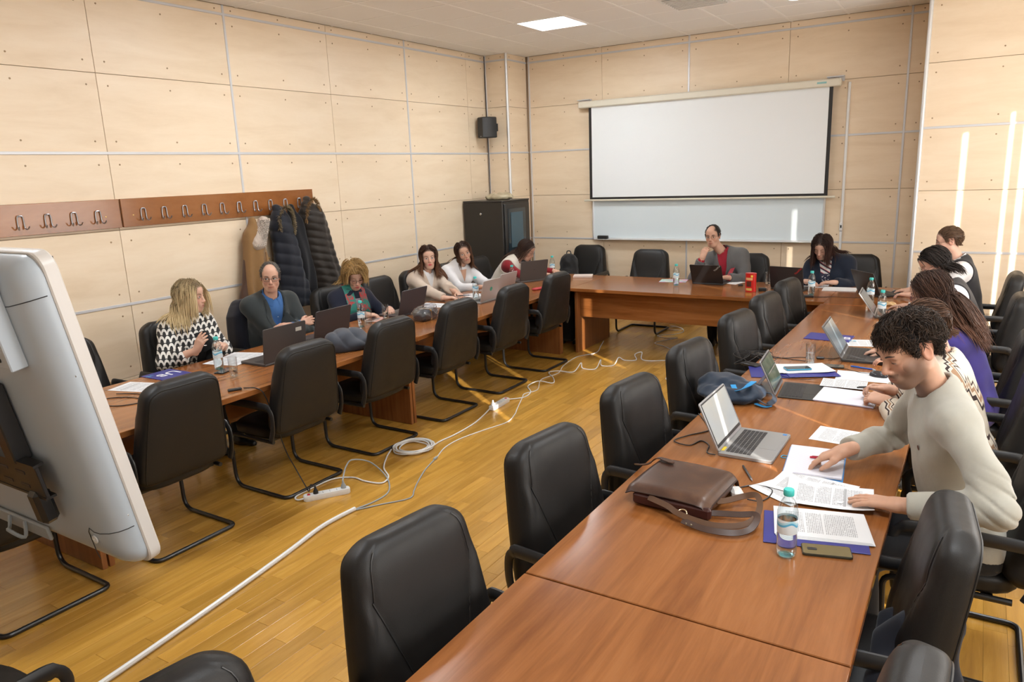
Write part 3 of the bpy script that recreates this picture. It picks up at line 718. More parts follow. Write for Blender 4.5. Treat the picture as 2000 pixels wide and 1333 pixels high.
def person(label, az, pel, nb, hc, head, arms, tops, hair, skin=(.64,.385,.27), fem=False, hs=1.0, jaw=1.0, sw=None, g=1.0, res=.0100, hres=.0052, handres=.0045,
           eyes='open', gaze=(0,0), brow=(.04,.022,.012), lips=None, specs=None, legs=.42, trouser=(.012,.012,.014), shoe=(.008,.008,.008), stubble=None, extras=None, twist=0.0, kneez=.50, hand_s=None, neck_r=None, ua=None, bust=.0, fold_seed=0.0, legside=(0,0)):
    root = thing('person', label, 'person', (pel[0], pel[1], 0))
    O = A3((pel[0], pel[1], 0)); pel = A3((pel[0], pel[1], pel[2] if len(pel) > 2 else .56)); nb, hc = A3(nb), A3(hc)
    sw = sw or (.165 if fem else .19); hand_s = hand_s or (.90 if fem else 1.0); neck_r = neck_r or (.048 if fem else .056)
    up = nrm(nb-pel); f0 = A3((math.cos(az), math.sin(az), 0)); f = nrm(f0-up*(f0 @ up)); r = np.cross(f, up); TB = np.array([r, f, up])
    at_ = az+twist; f1 = A3((math.cos(at_), math.sin(at_), 0)); f1 = nrm(f1-up*(f1 @ up)); r1 = np.cross(f1, up)
    H = basis(az+0*0 if head is None else head[0], head[1], head[2])
    sh = {1: nb-up*.055+r1*sw+f1*.005, -1: nb-up*.055-r1*sw+f1*.005}
    if arms.get('shR') is not None: sh[1] = sh[1]+A3(arms['shR'])
    if arms.get('shL') is not None: sh[-1] = sh[-1]+A3(arms['shL'])
    l1, l2 = ua or ((.275, .245) if fem else (.30, .265)); AR = {}
    for k, s in (('R', 1), ('L', -1)):
        a = arms[k]; w = A3(a['w']); e = ik(sh[s], w, l1, l2, a.get('pole', tuple(-up*.8+r*s*.5-f*.3))); AR[s] = (sh[s], e, w, a)
    def trunk(F, k=.05, arm=1.0, inner=False):
        F.el(pel+up*.0, A3((.172, .128, .13))*A3((g, g, 1)), TB, k); F.el(pel+(nb-pel)*.38+f*.01*g, A3((.150, .118, .16))*A3((g, g*1.04, 1)), TB, .08)
        F.el(pel+(nb-pel)*.70+f*.012, A3((.158, .112, .17))*A3((g, g, 1)), TB, .07)
        if bust:
            for s in (-1, 1): F.el(pel+(nb-pel)*.66+f*(.075+.03*bust)*g+r*s*.072, A3((.062, .05, .062))*(.8+.4*bust), TB, .05)
        F.rc(nb-up*.062-r1*(sw-.035), nb-up*.062+r1*(sw-.035), .062*g**.5, .062*g**.5, .06); F.rc(nb+up*.015, nb-up*.05+r1*sw*.8, .048, .046, .05); F.rc(nb+up*.015, nb-up*.05-r1*sw*.8, .048, .046, .05)
        return F
    def sleeves(F, off, frac=.93, wide=1.0, flare=0.0):
        for s in (1, -1):
            S_, E_, W_, a = AR[s]; q = g**.35*wide
            F.rc(S_, E_, (.049 if fem else .053)*q+off, (.041 if fem else .045)*q+off, .045)
            if frac > .5: F.rc(E_, E_+(W_-E_)*frac, (.041 if fem else .045)*q+off, ((.028 if fem else .032)+flare)*wide+off, .03, flat=True)
            else: F.rc(S_, S_+(E_-S_)*frac*2, .06*q+off, .058*q+off+flare, .02, flat=True)
        return F
    nk0, nk1 = nb-up*.03+f*.01, hc+(A3((0, -.018, -.065))*hs) @ H
    HF = head_field(H, hc, hs, fem, jaw=jaw); HF.rc(nk0, nk1, neck_r*1.06, neck_r*.93, .025)
    BF = Field(); trunk(BF, .05); BF.rc(nk0, nk1, neck_r*1.06, neck_r*.93, .03)
    for s in (1, -1): BF.rc(AR[s][0], AR[s][1], .05, .042, .04); BF.rc(AR[s][1], AR[s][2], .041, .026, .02)
    lr = nrm((r[0], r[1], 0)); fl_ = nrm((f0[0], f0[1], 0)); LEG = {}
    for s in (1, -1):
        hip = pel+lr*s*.085-A3((0,0,.02)); kn = A3((pel[0], pel[1], kneez))+fl_*legs+lr*s*.11; an = A3((kn[0], kn[1], .085))-fl_*(.05)+lr*legside[0 if s == 1 else 1]+fl_*.0; LEG[s] = (hip, kn, an)
        BF.rc(hip, kn, .075, .05, .04); BF.rc(kn, an, .05, .035, .02)
    # body mesh: coarse trunk and limbs under the clothes, fine head, neck and hands
    parts = []
    def clipped(F, lo, hi, h, keep):
        v, q = nets(F, lo, hi, h)
        if keep is not None and len(q):
            kq = keep(v[q].mean(1)); q = q[kq]; us, inv = np.unique(q, return_inverse=True); v = v[us]; q = inv.reshape(q.shape)
        return v, q
    ptsl = [pel, nb, *(x for s in (1, -1) for x in (*AR[s][:3], *LEG[s]))]; lo = np.min(ptsl, 0)-.2; hi = np.max(ptsl, 0)+.2; lo[2] = max(lo[2], .02)
    wr = [AR[1][2], AR[-1][2]]; wd = [nrm(AR[s][2]-AR[s][1]) for s in (1, -1)]
    def keepb(c): return ((c-nk0-(nk1-nk0)*.2) @ nrm(nk1-nk0) < 0) & ~(((c-wr[0]) @ wd[0] > -.09) & (np.linalg.norm(c-wr[0], axis=1) < .16)) & ~(((c-wr[1]) @ wd[1] > -.09) & (np.linalg.norm(c-wr[1], axis=1) < .16))
    v, q = clipped(lambda P: BF(P, -.006), lo, hi, .024, keepb); parts.append((v, q, 0)); ncoarse = len(v)
    nd = nrm(nk1-nk0); hl, hh = np.minimum(hc-.16, nk0-.08), np.maximum(hc+.16, nk0+.08)
    v, q = clipped(HF, hl, hh, hres, lambda c: (c-nk0) @ nd > -.012); parts.append((v, q, 0)); nh0, nh1 = ncoarse, ncoarse+len(v); hv = v
    for s in (1, -1):
        S_, E_, W_, a = AR[s]; F = Field(); F.rc(W_-(W_-E_)*.45, W_, .036 if not fem else .031, .027 if not fem else .0235, .01)
        hd = a.get('d') or tuple(W_-E_); hand_field(F, W_, hd, a.get('n', (0, 0, 1)), a.get('side', -s), a.get('curl', (.35, .4, .45, .5)), a.get('thumb', .4), hand_s, a.get('spread', .05))
        fd = nrm(W_-E_); v, q = clipped(F, W_-.22, W_+.22, a.get('res', handres), lambda c: (c-W_) @ fd > -.105); parts.append((v, q, 0))
    nv = sum(len(p[0]) for p in parts); sk = A3(skin); col = np.tile(sk, (nv, 1)); L_ = ((hv-hc) @ H.T)/hs
    c = col[nh0:nh1]; x, y, z = L_[:, 0], L_[:, 1], L_[:, 2]
    def blend(c, m, k): c[:] = c*(1-m[:, None])+A3(k)*m[:, None]
    gs = lambda d, w: np.exp(-(d/w)**2)
    blend(c, .35*gs(np.abs(x)-.040, .022)*gs(z+.028, .024)*(y > .02), sk*A3((1.05,.72,.68)))
    blend(c, .40*gs(x, .014)*gs(z+.030, .014)*(y > .08), sk*A3((1.02,.72,.68)))
    blend(c, .45*(np.abs(x) > .066)*(np.abs(z) < .04), sk*A3((1.0,.66,.60)))
    blend(c, .42*gs(np.abs(x)-.031, .016)*gs(z-.004, .013)*(y > .05), sk*A3((.62,.50,.48)))
    lc = lips or tuple(sk*A3((.80,.52,.50)))
    blend(c, np.clip(1.25*gs(x, .021)*gs(z+.0635, .0095), 0, 1)*(y > .07)*(np.abs(x) < .026), lc)
    blend(c, .75*gs(z+.0632, .0016)*(np.abs(x) < .022)*(y > .07), A3(lc)*.35)
    if stubble is not None:
        st = np.clip(1/(1+np.exp(-(y-.006)*190))*(1/(1+np.exp((z+.040+np.clip((np.abs(x)-.03)*-.6, -.02, .015)-.014*(np.abs(x) > .052))*150)))*(1-.8*gs(x, .02)*gs(z+.0635, .008)), 0, 1)
        mu = gs(z+.049, .006)*(np.abs(x) < .028)*(y > .07); blend(c, stubble[1]*np.clip(st+mu*.9, 0, 1), stubble[0])
    if hair.get('scalp', True):
        hz = np.interp(y, hair.get('line_y', HAIRLINE_Y), hair.get('line_z', HAIRLINE_Z)); m = 1/(1+np.exp(-(z-hz-.006)*400))*(np.abs(x) < .0705)
        if hair['kind'] == 'bald': bc, br = hair.get('bald_c', (0, .045, .10)), hair.get('bald_r', (.058, .105, .07)); m = m*(1-np.clip(2.2-2*((((x-bc[0])/br[0])**2+((y-bc[1])/br[1])**2+((z-bc[2])/br[2])**2)), 0, 1))
        blend(c, np.clip(m, 0, 1)*hair.get('scalp_mix', .9), hair['root'])
    body = link('body', npmesh('body', [(p[0]-O, p[1], p[2]) for p in parts], M['skin'], col), root)
    # eyes, brows
    for s in (-1, 1):
        ec = A3((s*.031, .0745, .004)); q = MB(); lim = .62 if eyes == 'open' else .09
        gz = A3((gaze[0], 1, gaze[1])); gz = gz/np.linalg.norm(gz)
        def ep(u, v):
            u2 = u*2-1; v2 = v*2-1; a = u2*.98; e_ = (v2*.46*lim/.62*max(1-u2*u2, 0)**.6) - (.05 if eyes == 'open' else .30)
            return ec+A3((math.sin(a)*math.cos(e_)*.0156, math.cos(a)*math.cos(e_)*.0152, math.sin(e_)*.0150))
        vv = [hc+(ep(i/20, j/8)*hs) @ H-O for j in range(9) for i in range(21)]; ff = []; mm = []
        for j in range(8):
            for i in range(20):
                ff.append((j*21+i, j*21+i+1, (j+1)*21+i+1, (j+1)*21+i)); p = nrm(ep((i+.5)/20, (j+.5)/8)-ec); mm.append(1 if p @ gz > math.cos(.40) else 0)
        q.v = [tuple(p) for p in vv]; q.f = ff; q.m = mm; e_o = obj('eye', q, [M['eye'], M['iris']], root, smooth=180)
        q = MB(); tube(q, [hc+(ep(u, 1)+A3((0, .0004, .0006)))*hs @ H-O for u in np.linspace(.04, .96, 8)], [.0006, .0010, .0013, .0014, .0014, .0014, .0012, .0007], 5); obj('lashes', q, M['lash'], e_o)
        q = MB(); P_ = []
        for u in np.linspace(0, 1, 8):
            lp = A3((s*(.014+.036*u), .05, .0235+.009*math.sin(u*PI*.62)-.003*u)); P_.append(front_hit(HF, hc+(lp*hs) @ H, H[1], .09)-O)
        bt = .0034 if not fem else .0022; tube(q, P_, [bt*.7*hs, bt*1.05*hs, bt*1.1*hs, bt*1.05*hs, bt*hs, bt*.9*hs, bt*.6*hs, bt*.3*hs], 6, flat=.8); obj('eyebrow', q, brow_mat(brow), root)
    # legs and shoes
    TF = Field(); TF.el(pel-A3((0,0,.03)), A3((.175, .13, .115))*A3((g, g, 1)), np.array([lr, fl_, (0,0,1)]), .05)
    for s in (1, -1): hip, kn, an = LEG[s]; TF.rc(hip, kn, .090*g**.5, .066, .04); TF.rc(kn, an, .066, .052, .03, flat=True)
    TF.post = lambda P, d: d+.004*folds(P, fold_seed)
    v, q = nets(TF, np.min([LEG[1], LEG[-1]], axis=(0, 1))-.16, np.max([LEG[1], LEG[-1]], axis=(0, 1))+.16, .018)
    link('trousers', npmesh('trousers', [(v-O, q, 0)], cloth('trouser_cloth', trouser)), root)
    for s in (1, -1):
        an = LEG[s][2]; F = Field(); b0 = A3((an[0], an[1], .035)); F.rc(b0-fl_*.055, b0+fl_*.04, .036, .038, .02); F.rc(b0+fl_*.04-A3((0,0,.006)), b0+fl_*.15-A3((0,0,.012)), .038, .026, .03); F.rc(b0, b0+A3((0,0,.06)), .036, .036, .02)
        F.post = lambda P, d: np.maximum(d, .001-P[:, 2])
        v, q = nets(F, b0-A3((.25,.25,.05)), b0+A3((.25,.25,.15)), .013); link('shoe', npmesh('shoe', [(v-O, q, 0)], mat('shoe_leather', shoe, .35)), root)
    # garments
    ctx = dict(root=root, O=O, nb=nb, pel=pel, f=f, r=r, up=up, H=H, hc=hc, hs=hs, AR=AR, HF=HF, TB=TB, neck_r=neck_r, nk0=nk0, nk1=nk1, fields={})
    el_ = [AR[1][1], AR[-1][1]]
    for G in tops:
        F = Field()
        if G.get('trunk', True): trunk(F)
        off = G.get('off', .01); F2 = Field(); F2.fn(lambda P, F=F, off=off: F(P)-off) if F.ops else None
        if G.get('sleeve', .93): sleeves(F2, off*.9, G.get('sleeve', .93), G.get('wide', 1.0), G.get('flare', 0))
        if G.get('collar_h'): F2.rc(nk0, nk0+(nk1-nk0)*G['collar_h'], neck_r+.014, neck_r+.012, .02, flat=True)
        nc = G.get('neck', .012)
        F2.rc(nk0+up*.01+f*.004, nk1+up*.1, neck_r+nc, neck_r+nc+.01, .008, -1)
        if G.get('v'):
            zb, vw = G['v']; z1 = -.01
            def wedge(P, zb=zb, vw=vw):
                L = P-nb; x_ = np.abs(L @ r); y_ = L @ f; z_ = L @ up; return np.maximum((x_-np.clip((z_-zb)/(0.0-zb), -.2, 1.3)*vw)*.8, .0-y_)
            F2.fn(wedge, .006, -1)
        if G.get('armhole'):
            for s in (1, -1): F2.rc(AR[s][0]+(AR[s][0]-nb)*.02, AR[s][0]+r*s*.25-up*.02, G['armhole'], G['armhole']+.03, .01, -1)
        am = G.get('fold', .004)
        def post(P, d, am=am, off=off):
            w = .55+1.0*np.exp(-(np.linalg.norm(P-el_[0], axis=1)/.13)**2)+.9*np.exp(-(np.linalg.norm(P-el_[1], axis=1)/.13)**2)+.7*np.exp(-(((P-pel) @ up-.12)/.12)**2)
            cr = 0
            for e_, s_ in zip(el_, (1, -1)):
                ax = nrm(AR[s_][2]-AR[s_][0]); cr = cr+np.exp(-(np.linalg.norm(P-e_, axis=1)/.10)**2)*(1-np.abs(np.sin(((P-e_) @ ax)*75+1.5*folds(P*.6, fold_seed))))**2
            return d+am*w*folds(P, fold_seed+1)+am*1.1*cr
        F2.post = post
        pts = [pel-A3((0,0,.0)), nb, *(x for s in (1, -1) for x in AR[s][:3])]; lo = np.min(pts, 0)-.19; hi = np.max(pts, 0)+.15
        v, q = nets(F2, lo, hi, G.get('res', res)); link(G['name'], npmesh(G['name'], [(v-O, q, 0)], G['mat']), root); ctx['fields'][G['name']] = F2
        if G.get('rim'):                                         # knitted neck band
            P_ = []
            for a in np.linspace(0, 2*PI, 25)[:-1]:
                rr = neck_r+nc+.002; P_.append(nk0+up*(.060-.030*math.cos(a))+r*math.sin(a)*rr*1.04+f*(math.cos(a)*rr+.006)-O)
            qm = MB(); tube(qm, P_, G['rim'], 8, closed=True); obj('neck_band', qm, G['mat'], root, smooth=180)
        if G.get('collar'):
            cm = G['collar']; qm = MB(); nn = (nk1-nk0)/np.linalg.norm(nk1-nk0)
            def cf(u, v):
                a = (u*2-1)*(PI-.30); fr = .5+.5*math.cos(a+PI) ; rr = neck_r+.010+.012*(1-v)
                return nk0+up*.042+up*(.040-.022*(1-math.cos(a))*.5+.0)*1.0+nn*(.034*v) - r*math.sin(a)*rr - f*(math.cos(a)*rr-.004) - up*.050*((1-math.cos(a))*.5)-O
            grid(qm, cf, 28, 4); grid(qm, lambda u, v: cf(1-u, v)+A3((0,0,0)), 28, 4)
            for s in (-1, 1):
                def flap(u, v, s=s):
                    a = s*(PI-.30-(1-u)*1.9); rr = neck_r+.012+.022*v; dr = .048*v*(.55+.55*u)
                    return nk0+up*.042+up*(.040-.022*(1-math.cos(a))*.5-.050*((1-math.cos(a))*.5))+nn*.034*1.0-up*dr*1.05 - r*math.sin(a)*rr*(1+.25*v*u) - f*(math.cos(a)*rr*(1+.15*v*u)-.004)-O
                grid(qm, flap, 12, 5); grid(qm, lambda u, v: flap(u, v)*1.0-A3(nn)*.002, 12, 5)
            obj('collar', qm, cm, root, smooth=60)
        if G.get('lapel'):
            zb, vw = G['v']
            for s in (-1, 1):
                qm = MB(); rows = []
                for t_ in np.linspace(0, 1, 14):
                    z_ = zb+(.015-zb)*t_; xi = vw*np.clip((z_-zb)/(0-zb), 0, 1.2); wdt = .008+.060*min(t_/.62, 1)**.9 if t_ < .70 else (.050-.02*(t_-.7)/.3); row = []
                    for u in np.linspace(-.12, 1, 5):
                        pt = front_hit(F2, nb+r*s*(xi+wdt*max(u, 0)-(.004 if u < 0 else 0))+up*z_, f, .32); row.append(pt+f*(.006+.004*math.sin(max(u, 0)*PI))-O)
                    rows.append(row)
                vv = [p for row in rows for p in row]; ff = [(j*5+i, j*5+i+1, (j+1)*5+i+1, (j+1)*5+i) for j in range(13) for i in range(4)]
                qm.add(vv, ff if s < 0 else [t_[::-1] for t_ in ff]); nlv = len(vv); qm.add([p-f*.006 for p in vv], [t_[::-1] for t_ in (ff if s < 0 else [t2[::-1] for t2 in ff])])
                obj('lapel', qm, G['lapel'], root, smooth=60)
    # hair
    if hair['kind'] != 'none': make_hair(ctx, hair, BF, tops)
    if specs:
        q = MB(); W = lambda p: hc+(A3(p)*hs) @ H-O; rw, rh, th = specs.get('size', (.023, .0165, .0013)); yy, zz = specs.get('at', (.100, .000))
        for s in (-1, 1):
            P_ = []
            for a in np.linspace(0, 2*PI, 21)[:-1]:
                ca, sa = math.cos(a), math.sin(a); k = specs.get('sq', 3.2); rr = (abs(ca)**k+abs(sa)**k)**(-1/k); P_.append(W((s*.0315+rw*rr*ca, yy-.35*(s*.0315+rw*rr*ca)**2*8*.5, zz+rh*rr*sa)))
            tube(q, P_, th*hs, 6, closed=True); tube(q, [W((s*(.0315+rw), yy-.012, zz+.006)), W((s*.074, .055, zz+.008)), W((s*.0815, -.002, .012)), W((s*.080, -.025, -.008))], th*1.1*hs, 6)
        tube(q, [W((-.0315+rw, yy-.001, zz+.004)), W((0, yy+.005, zz+.007)), W((.0315-rw, yy-.001, zz+.004))], th*hs, 6)
        go = obj('glasses', q, specs['mat'], root, smooth=180)
        for s in (-1, 1):
            q = MB(); o_ = [(s*.0315+rw*.96*math.cos(a), yy-.35*(s*.0315+rw*math.cos(a))**2*4, zz+rh*.96*math.sin(a)) for a in np.linspace(0, 2*PI, 17)[:-1]]; q.add([W(p) for p in o_], [tuple(range(16))]); obj('lens', q, M['lens'], go, smooth=0)
    if extras: extras(ctx)
    HEADS.append((hc, H, hs))
    return root, ctx
_brows = {}
def brow_mat(c):
    if c not in _brows: _brows[c] = mat('eyebrow_hair', c, .7)
    return _brows[c]
M['lens'] = mat('spectacle_lens', (1,1,1), .02); t = NT(M['lens']); tr = t.n('ShaderNodeBsdfTransparent'); gl = t.n('ShaderNodeBsdfGlossy'); gl.inputs['Roughness'].default_value = .03; mx = t.n('ShaderNodeMixShader'); mx.inputs[0].default_value = .07
t.l(tr.outputs[0], mx.inputs[1]); t.l(gl.outputs[0], mx.inputs[2]); t.l(mx.outputs[0], t.t.nodes['Material Output'].inputs[0])
def make_hair(C, h, BF, tops):
    H, hc, hs, O, root = C['H'], C['hc'], C['hs'], C['O'], C['root']; rs = np.random.RandomState(h.get('seed', 1)); kind = h['kind']
    vol = h.get('vol', .012); rc0 = A3((.0735, .094, .086)); cc = A3((0, -.012, .036))
    yl, zl = h.get('line_y', HAIRLINE_Y), A3(h.get('line_z', HAIRLINE_Z))+h.get('line_off', 0)
    def loc(P): return ((P-hc) @ H.T)/hs
    def capf(P):
        L = loc(P)-cc; k0 = np.sqrt(((L/(rc0+vol))**2).sum(1)); d = (k0-1)*.085
        Lz = loc(P); d = d+h.get('groove', .0025)*np.sin(np.arctan2(Lz[:, 0], Lz[:, 2]-.02)*26+np.sin(Lz[:, 1]*60)*1.2)
        hz = np.interp(Lz[:, 1], yl, zl); d = np.maximum(d, (hz-Lz[:, 2])*.8)
        d = d+h.get('bump', 0)*folds(Lz*h.get('bumpf', 2.6), 2.0)
        if kind == 'bald':
            q = (Lz-A3(h.get('bald_c', (0, .045, .10))))/A3(h.get('bald_r', (.058, .105, .07))); d = np.maximum(d, (1-np.sqrt((q**2).sum(1)))*.05)
        return d*hs
    parts = []; cols = []; root_c, tip_c = A3(h['root']), A3(h.get('tip', h['root']))
    v, q = nets(capf, hc-.15*hs, hc+.15*hs, h.get('cres', .005)); n_ = len(v); parts.append((v-O, q, 0)); Lv = loc(v)
    cols.append(root_c*(.75+.25*np.sin(np.arctan2(Lv[:, 0], Lv[:, 2]-.02)*31+Lv[:, 1]*40))[:, None]*np.ones((n_, 3)))
    # roots on the cap
    N = int(h.get('n', 420)*h.get('nk', 1.95)); i = np.arange(N*3); ph = np.arccos(1-2*(i+.5)/(N*3)); th = PI*(1+5**.5)*i
    D = np.stack([np.sin(ph)*np.cos(th), np.sin(ph)*np.sin(th), np.cos(ph)], 1); Lp = cc+D*(rc0+vol*.8); hz = np.interp(Lp[:, 1], yl, zl); ok = Lp[:, 2] > hz+.004
    if kind == 'bald': ok &= (((Lp-A3(h.get('bald_c', (0, .045, .10))))/A3(h.get('bald_r', (.058, .105, .07))))**2).sum(1) > 1.08
    Lp, D = Lp[ok], D[ok]; pick = rs.permutation(len(Lp))[:N]; Lp, D = Lp[pick], D[pick]; n1 = len(Lp)
    nl = D/rc0; nl /= np.linalg.norm(nl, axis=1)[:, None]
    if kind in ('long', 'bob'):
        px = h.get('part', .02); sd = np.sign(Lp[:, 0]-px); sd[sd == 0] = 1
        cd = np.stack([sd*.75, -.45-.4*(Lp[:, 1] < -.02)-h.get('sweep', .35)*(Lp[:, 1] > .03), -.25*np.ones(n1)], 1)
    elif kind == 'short' or kind == 'bald': cd = np.tile(A3(h.get('comb', (.3, -.9, .1))), (n1, 1)); low = Lp[:, 2] < .045; cd[low] = A3((0, -.55, -.8))
    elif kind == 'wavy': cd = nl*.25+np.stack([np.sign(Lp[:, 0]-.01)*.45, np.where(Lp[:, 1] > .01, .55, -.55), -.3*np.ones(n1)], 1)
    else: cd = nl*1.1+rs.randn(n1, 3)*.35
    cd = cd+rs.randn(n1, 3)*h.get('mess', .05); cd = cd-nl*np.minimum((cd*nl).sum(1), 9)[:, None]*(0 if kind in ('curly', 'wavy') else .9); cd /= np.linalg.norm(cd, axis=1)[:, None]
    R0 = hc+(Lp*hs) @ H; D0 = cd @ H
    col = Field(); col.el(hc+(cc*hs) @ H, (rc0+.004)*hs, H, .02); col.el(hc+(A3((0, .02, -.035))*hs) @ H, A3((.060, .064, .082))*hs, H, .02); col.rc(C['nk0'], C['nk1'], C['neck_r'], C['neck_r'], .03)
    if kind in ('long', 'bob'): col.el(hc+(A3((h.get('guard', 0), .075, -.045))*hs) @ H, A3((h.get('guard_w', .060), .055, .105))*hs, H, .02)
    tf = C['fields'][tops[-1]['name']]
    adh = (lambda P: .85*np.clip((loc(P)[:, 2]+.035)/.04, 0, 1)) if kind in ('long', 'bob', 'short', 'bald') else (lambda P: np.full(len(P), h.get('adh', 0.0))) if h.get('adh') else None
    def coll(P): return np.minimum(col(P), tf(P)-.002)
    n = h.get('steps', 12); step = h.get('len', .25)/n*(.85+.3*rs.rand(n1))
    if h.get('side_len'): step = step*np.interp(Lp[:, 2], [.0, h.get('side_z', .07)], [h['side_len'], 1.0])
    if h.get('back_len'): step = step*np.interp(Lp[:, 1], [-.08, -.02], [h['back_len'], 1.0])
    if h.get('fringe_len'): step = step*np.where(Lp[:, 1] > .045, h['fringe_len'], 1.0)
    marg = .004+vol*1.1*rs.rand(n1)+h.get('puff', 0)*rs.rand(n1)
    v, q, tt, rn = strands(R0, D0, n, step, coll if h.get('collide', True) else None, marg, h.get('grav', .22), h.get('rad', .0045)*h.get('rk', .66), h.get('seed', 1), h.get('curl', 0), h.get('curl_r', 0), h.get('wav', .03), gdir=tuple(A3(h.get('gdir', (0, 0, -1)))), adh=adh, coh=h.get('coh', True))
    parts.append((v-O, q, 0)); k = np.clip(tt*h.get('tipk', 1.0), 0, 1)[:, None]
    cols.append((root_c*(1-k)+tip_c*k)*(h.get('v0', .72)+h.get('v1', .5)*rn[:, None]))
    link('hair', npmesh('hair', parts, M['hair'], np.concatenate(cols)), root)
R_ = math.radians
SHORT_Y = [-.14, -.056, -.044, -.036, .010, .016, .032, .042, .066, .085, .12]; SHORT_Z = [-.066, -.060, -.02, .036, .036, -.006, .004, .036, .060, .074, .085]
GL_BLACK = mat('dark_spectacle_frame', (.02,.015,.018), .3); GL_WIRE = mat('wire_spectacle_frame', (.25,.22,.2), .25, .9); GL_RED = mat('plum_spectacle_frame', (.12,.01,.03), .3)
def patch(C, field, pts, mt, name, lift=.004, nu=8, depth=.34):
    """cloth patch laid on the chest: pts = rows of (x left, x right, z) in chest coordinates"""
    F = C['fields'][field]; q = MB(); rows = []
    for xl, xr, z in pts:
        rows.append([front_hit(F, C['nb']+C['r']*(xl+(xr-xl)*u)+C['up']*z, C['f'], depth)+C['f']*(lift+.003*math.sin(u*PI))-C['O'] for u in np.linspace(0, 1, nu)])
    v = [p for r_ in rows for p in r_]; n = len(rows); f = [(j*nu+i, j*nu+i+1, (j+1)*nu+i+1, (j+1)*nu+i) for j in range(n-1) for i in range(nu-1)]
    q.add(v, f); q.add([p-C['f']*.005 for p in v], [t_[::-1] for t_ in f]); return obj(name, q, mt, C['root'], smooth=60)
def knob(C, field, x, z, rad, mt, name, lift=.002, sx=1.0, sz=1.0):
    p = front_hit(C['fields'][field], C['nb']+C['r']*x+C['up']*z, C['f'], .34); q = MB(); lathe(q, [(rad, 0), (rad*.9, rad*.35), (rad*.4, rad*.5)], 12)
    B = np.array([C['r']*sx, C['up']*sz, C['f']]); q.v = [tuple(p-C['O']+C['f']*lift+A3(v) @ B) for v in q.v]; return obj(name, q, mt, C['root'])
# man in the pale sweater, nearest the camera
sweater = knit('pale_grey_knit', (.43,.415,.36), 120, .22)
def ex13(C):
    knob(C, 'sweater', -.07, -.17, .0075, mat('brown_emblem', (.12,.05,.03), .7), 'chest_emblem', .001, .6, 1.5)
person('dark-haired man in a pale grey sweater writing beside the brown satchel', PI+.32, (.08, 3.20, .56), (-.065, 3.10, 1.150), (-.172, 3.02, 1.325), (PI+.70, .43, -.06),
    dict(R=dict(w=(-.385, 3.14, .85), d=(-.85, -.12, -.42), n=(-.3, .1, .9), curl=(.30, .42, .50, .6), thumb=.45, pole=(.1, .8, -.5)),
         L=dict(w=(-.15, 2.80, .80), d=(-.96, .15, -.10), n=(0, 0, 1), curl=(.10, .10, .12, .15), thumb=.2, spread=.14, pole=(.9, -.35, -.12))),
    [dict(name='sweater', mat=sweater, off=.014, sleeve=.90, fold=.009, neck=.008, rim=.0075, res=.006, flare=.003)],
    dict(kind='wavy', root=(.012,.007,.005), tip=(.062,.036,.022), n=4200, nk=1, rk=1, len=.066, steps=9, vol=.010, curl=95, curl_r=.0042, rad=.00115, grav=.10, mess=.20, puff=.013, seed=5, wav=.16, groove=.002, bump=.007, side_len=.22, side_z=.075, line_y=SHORT_Y, line_z=SHORT_Z, line_off=.004, adh=.5, v0=.55, v1=.9, gdir=(-.6, -.4, -.7)),
    skin=(.60,.345,.235), hs=1.10, eyes='down', stubble=((.105,.062,.042), .80), hres=.0029, handres=.0027, brow=(.025,.014,.009), g=1.0, sw=.19, fold_seed=1.3, extras=ex13, ua=(.31, .31), hand_s=1.08)
# blonde woman with the scale-patterned blouse
M['scales'] = mat('black_white_scale_print', (.5,.5,.5), .75); t = NT(M['scales']); o_ = t.obj()
sp = t.n('ShaderNodeSeparateXYZ'); t.l(o_, sp.inputs[0])
def scallop(t, u, v, S, W=.5):
    """overlapping-scale outline pattern from two coordinates"""
    a = t.math('MULTIPLY', u, S); b_ = t.math('MULTIPLY', v, S*1.0); row = t.math('FLOOR', b_); sh = t.math('MULTIPLY', t.math('MODULO', t.math('ABSOLUTE', row), 2), .5)
    fu = t.math('SUBTRACT', t.math('FRACT', t.math('ADD', a, sh)), .5); fv = t.math('FRACT', b_)
    d = t.math('SQRT', t.math('ADD', t.math('POWER', t.math('ABSOLUTE', fu), 2), t.math('POWER', t.math('MULTIPLY', fv, .62), 2)))
    return t.math('LESS_THAN', t.math('ABSOLUTE', t.math('SUBTRACT', d, .43)), .12)
k_ = scallop(t, t.math('ADD', sp.outputs[1], t.math('MULTIPLY', sp.outputs[0], .7)), sp.outputs[2], 21.0)
t.base(t.mix(k_, (.012,.012,.013), (.70,.68,.64)))
black_knit = cloth('black_blouse', (.012,.012,.013))
def ex1(C):
    patch(C, 'blouse', [(-.055, .055, -.06), (-.05, .05, -.14), (-.045, .045, -.22), (-.04, .04, -.32)], black_knit, 'black_front', .003)
    q = MB(); lathe(q, [(.0105, -.002), (.0118, 0), (.0105, .002)], 14); p = C['AR'][1][2]; obj('ring', q, M['chrome'], C['root'], T(*(A3(p)+A3((.09, .01, .04))-C['O'])))
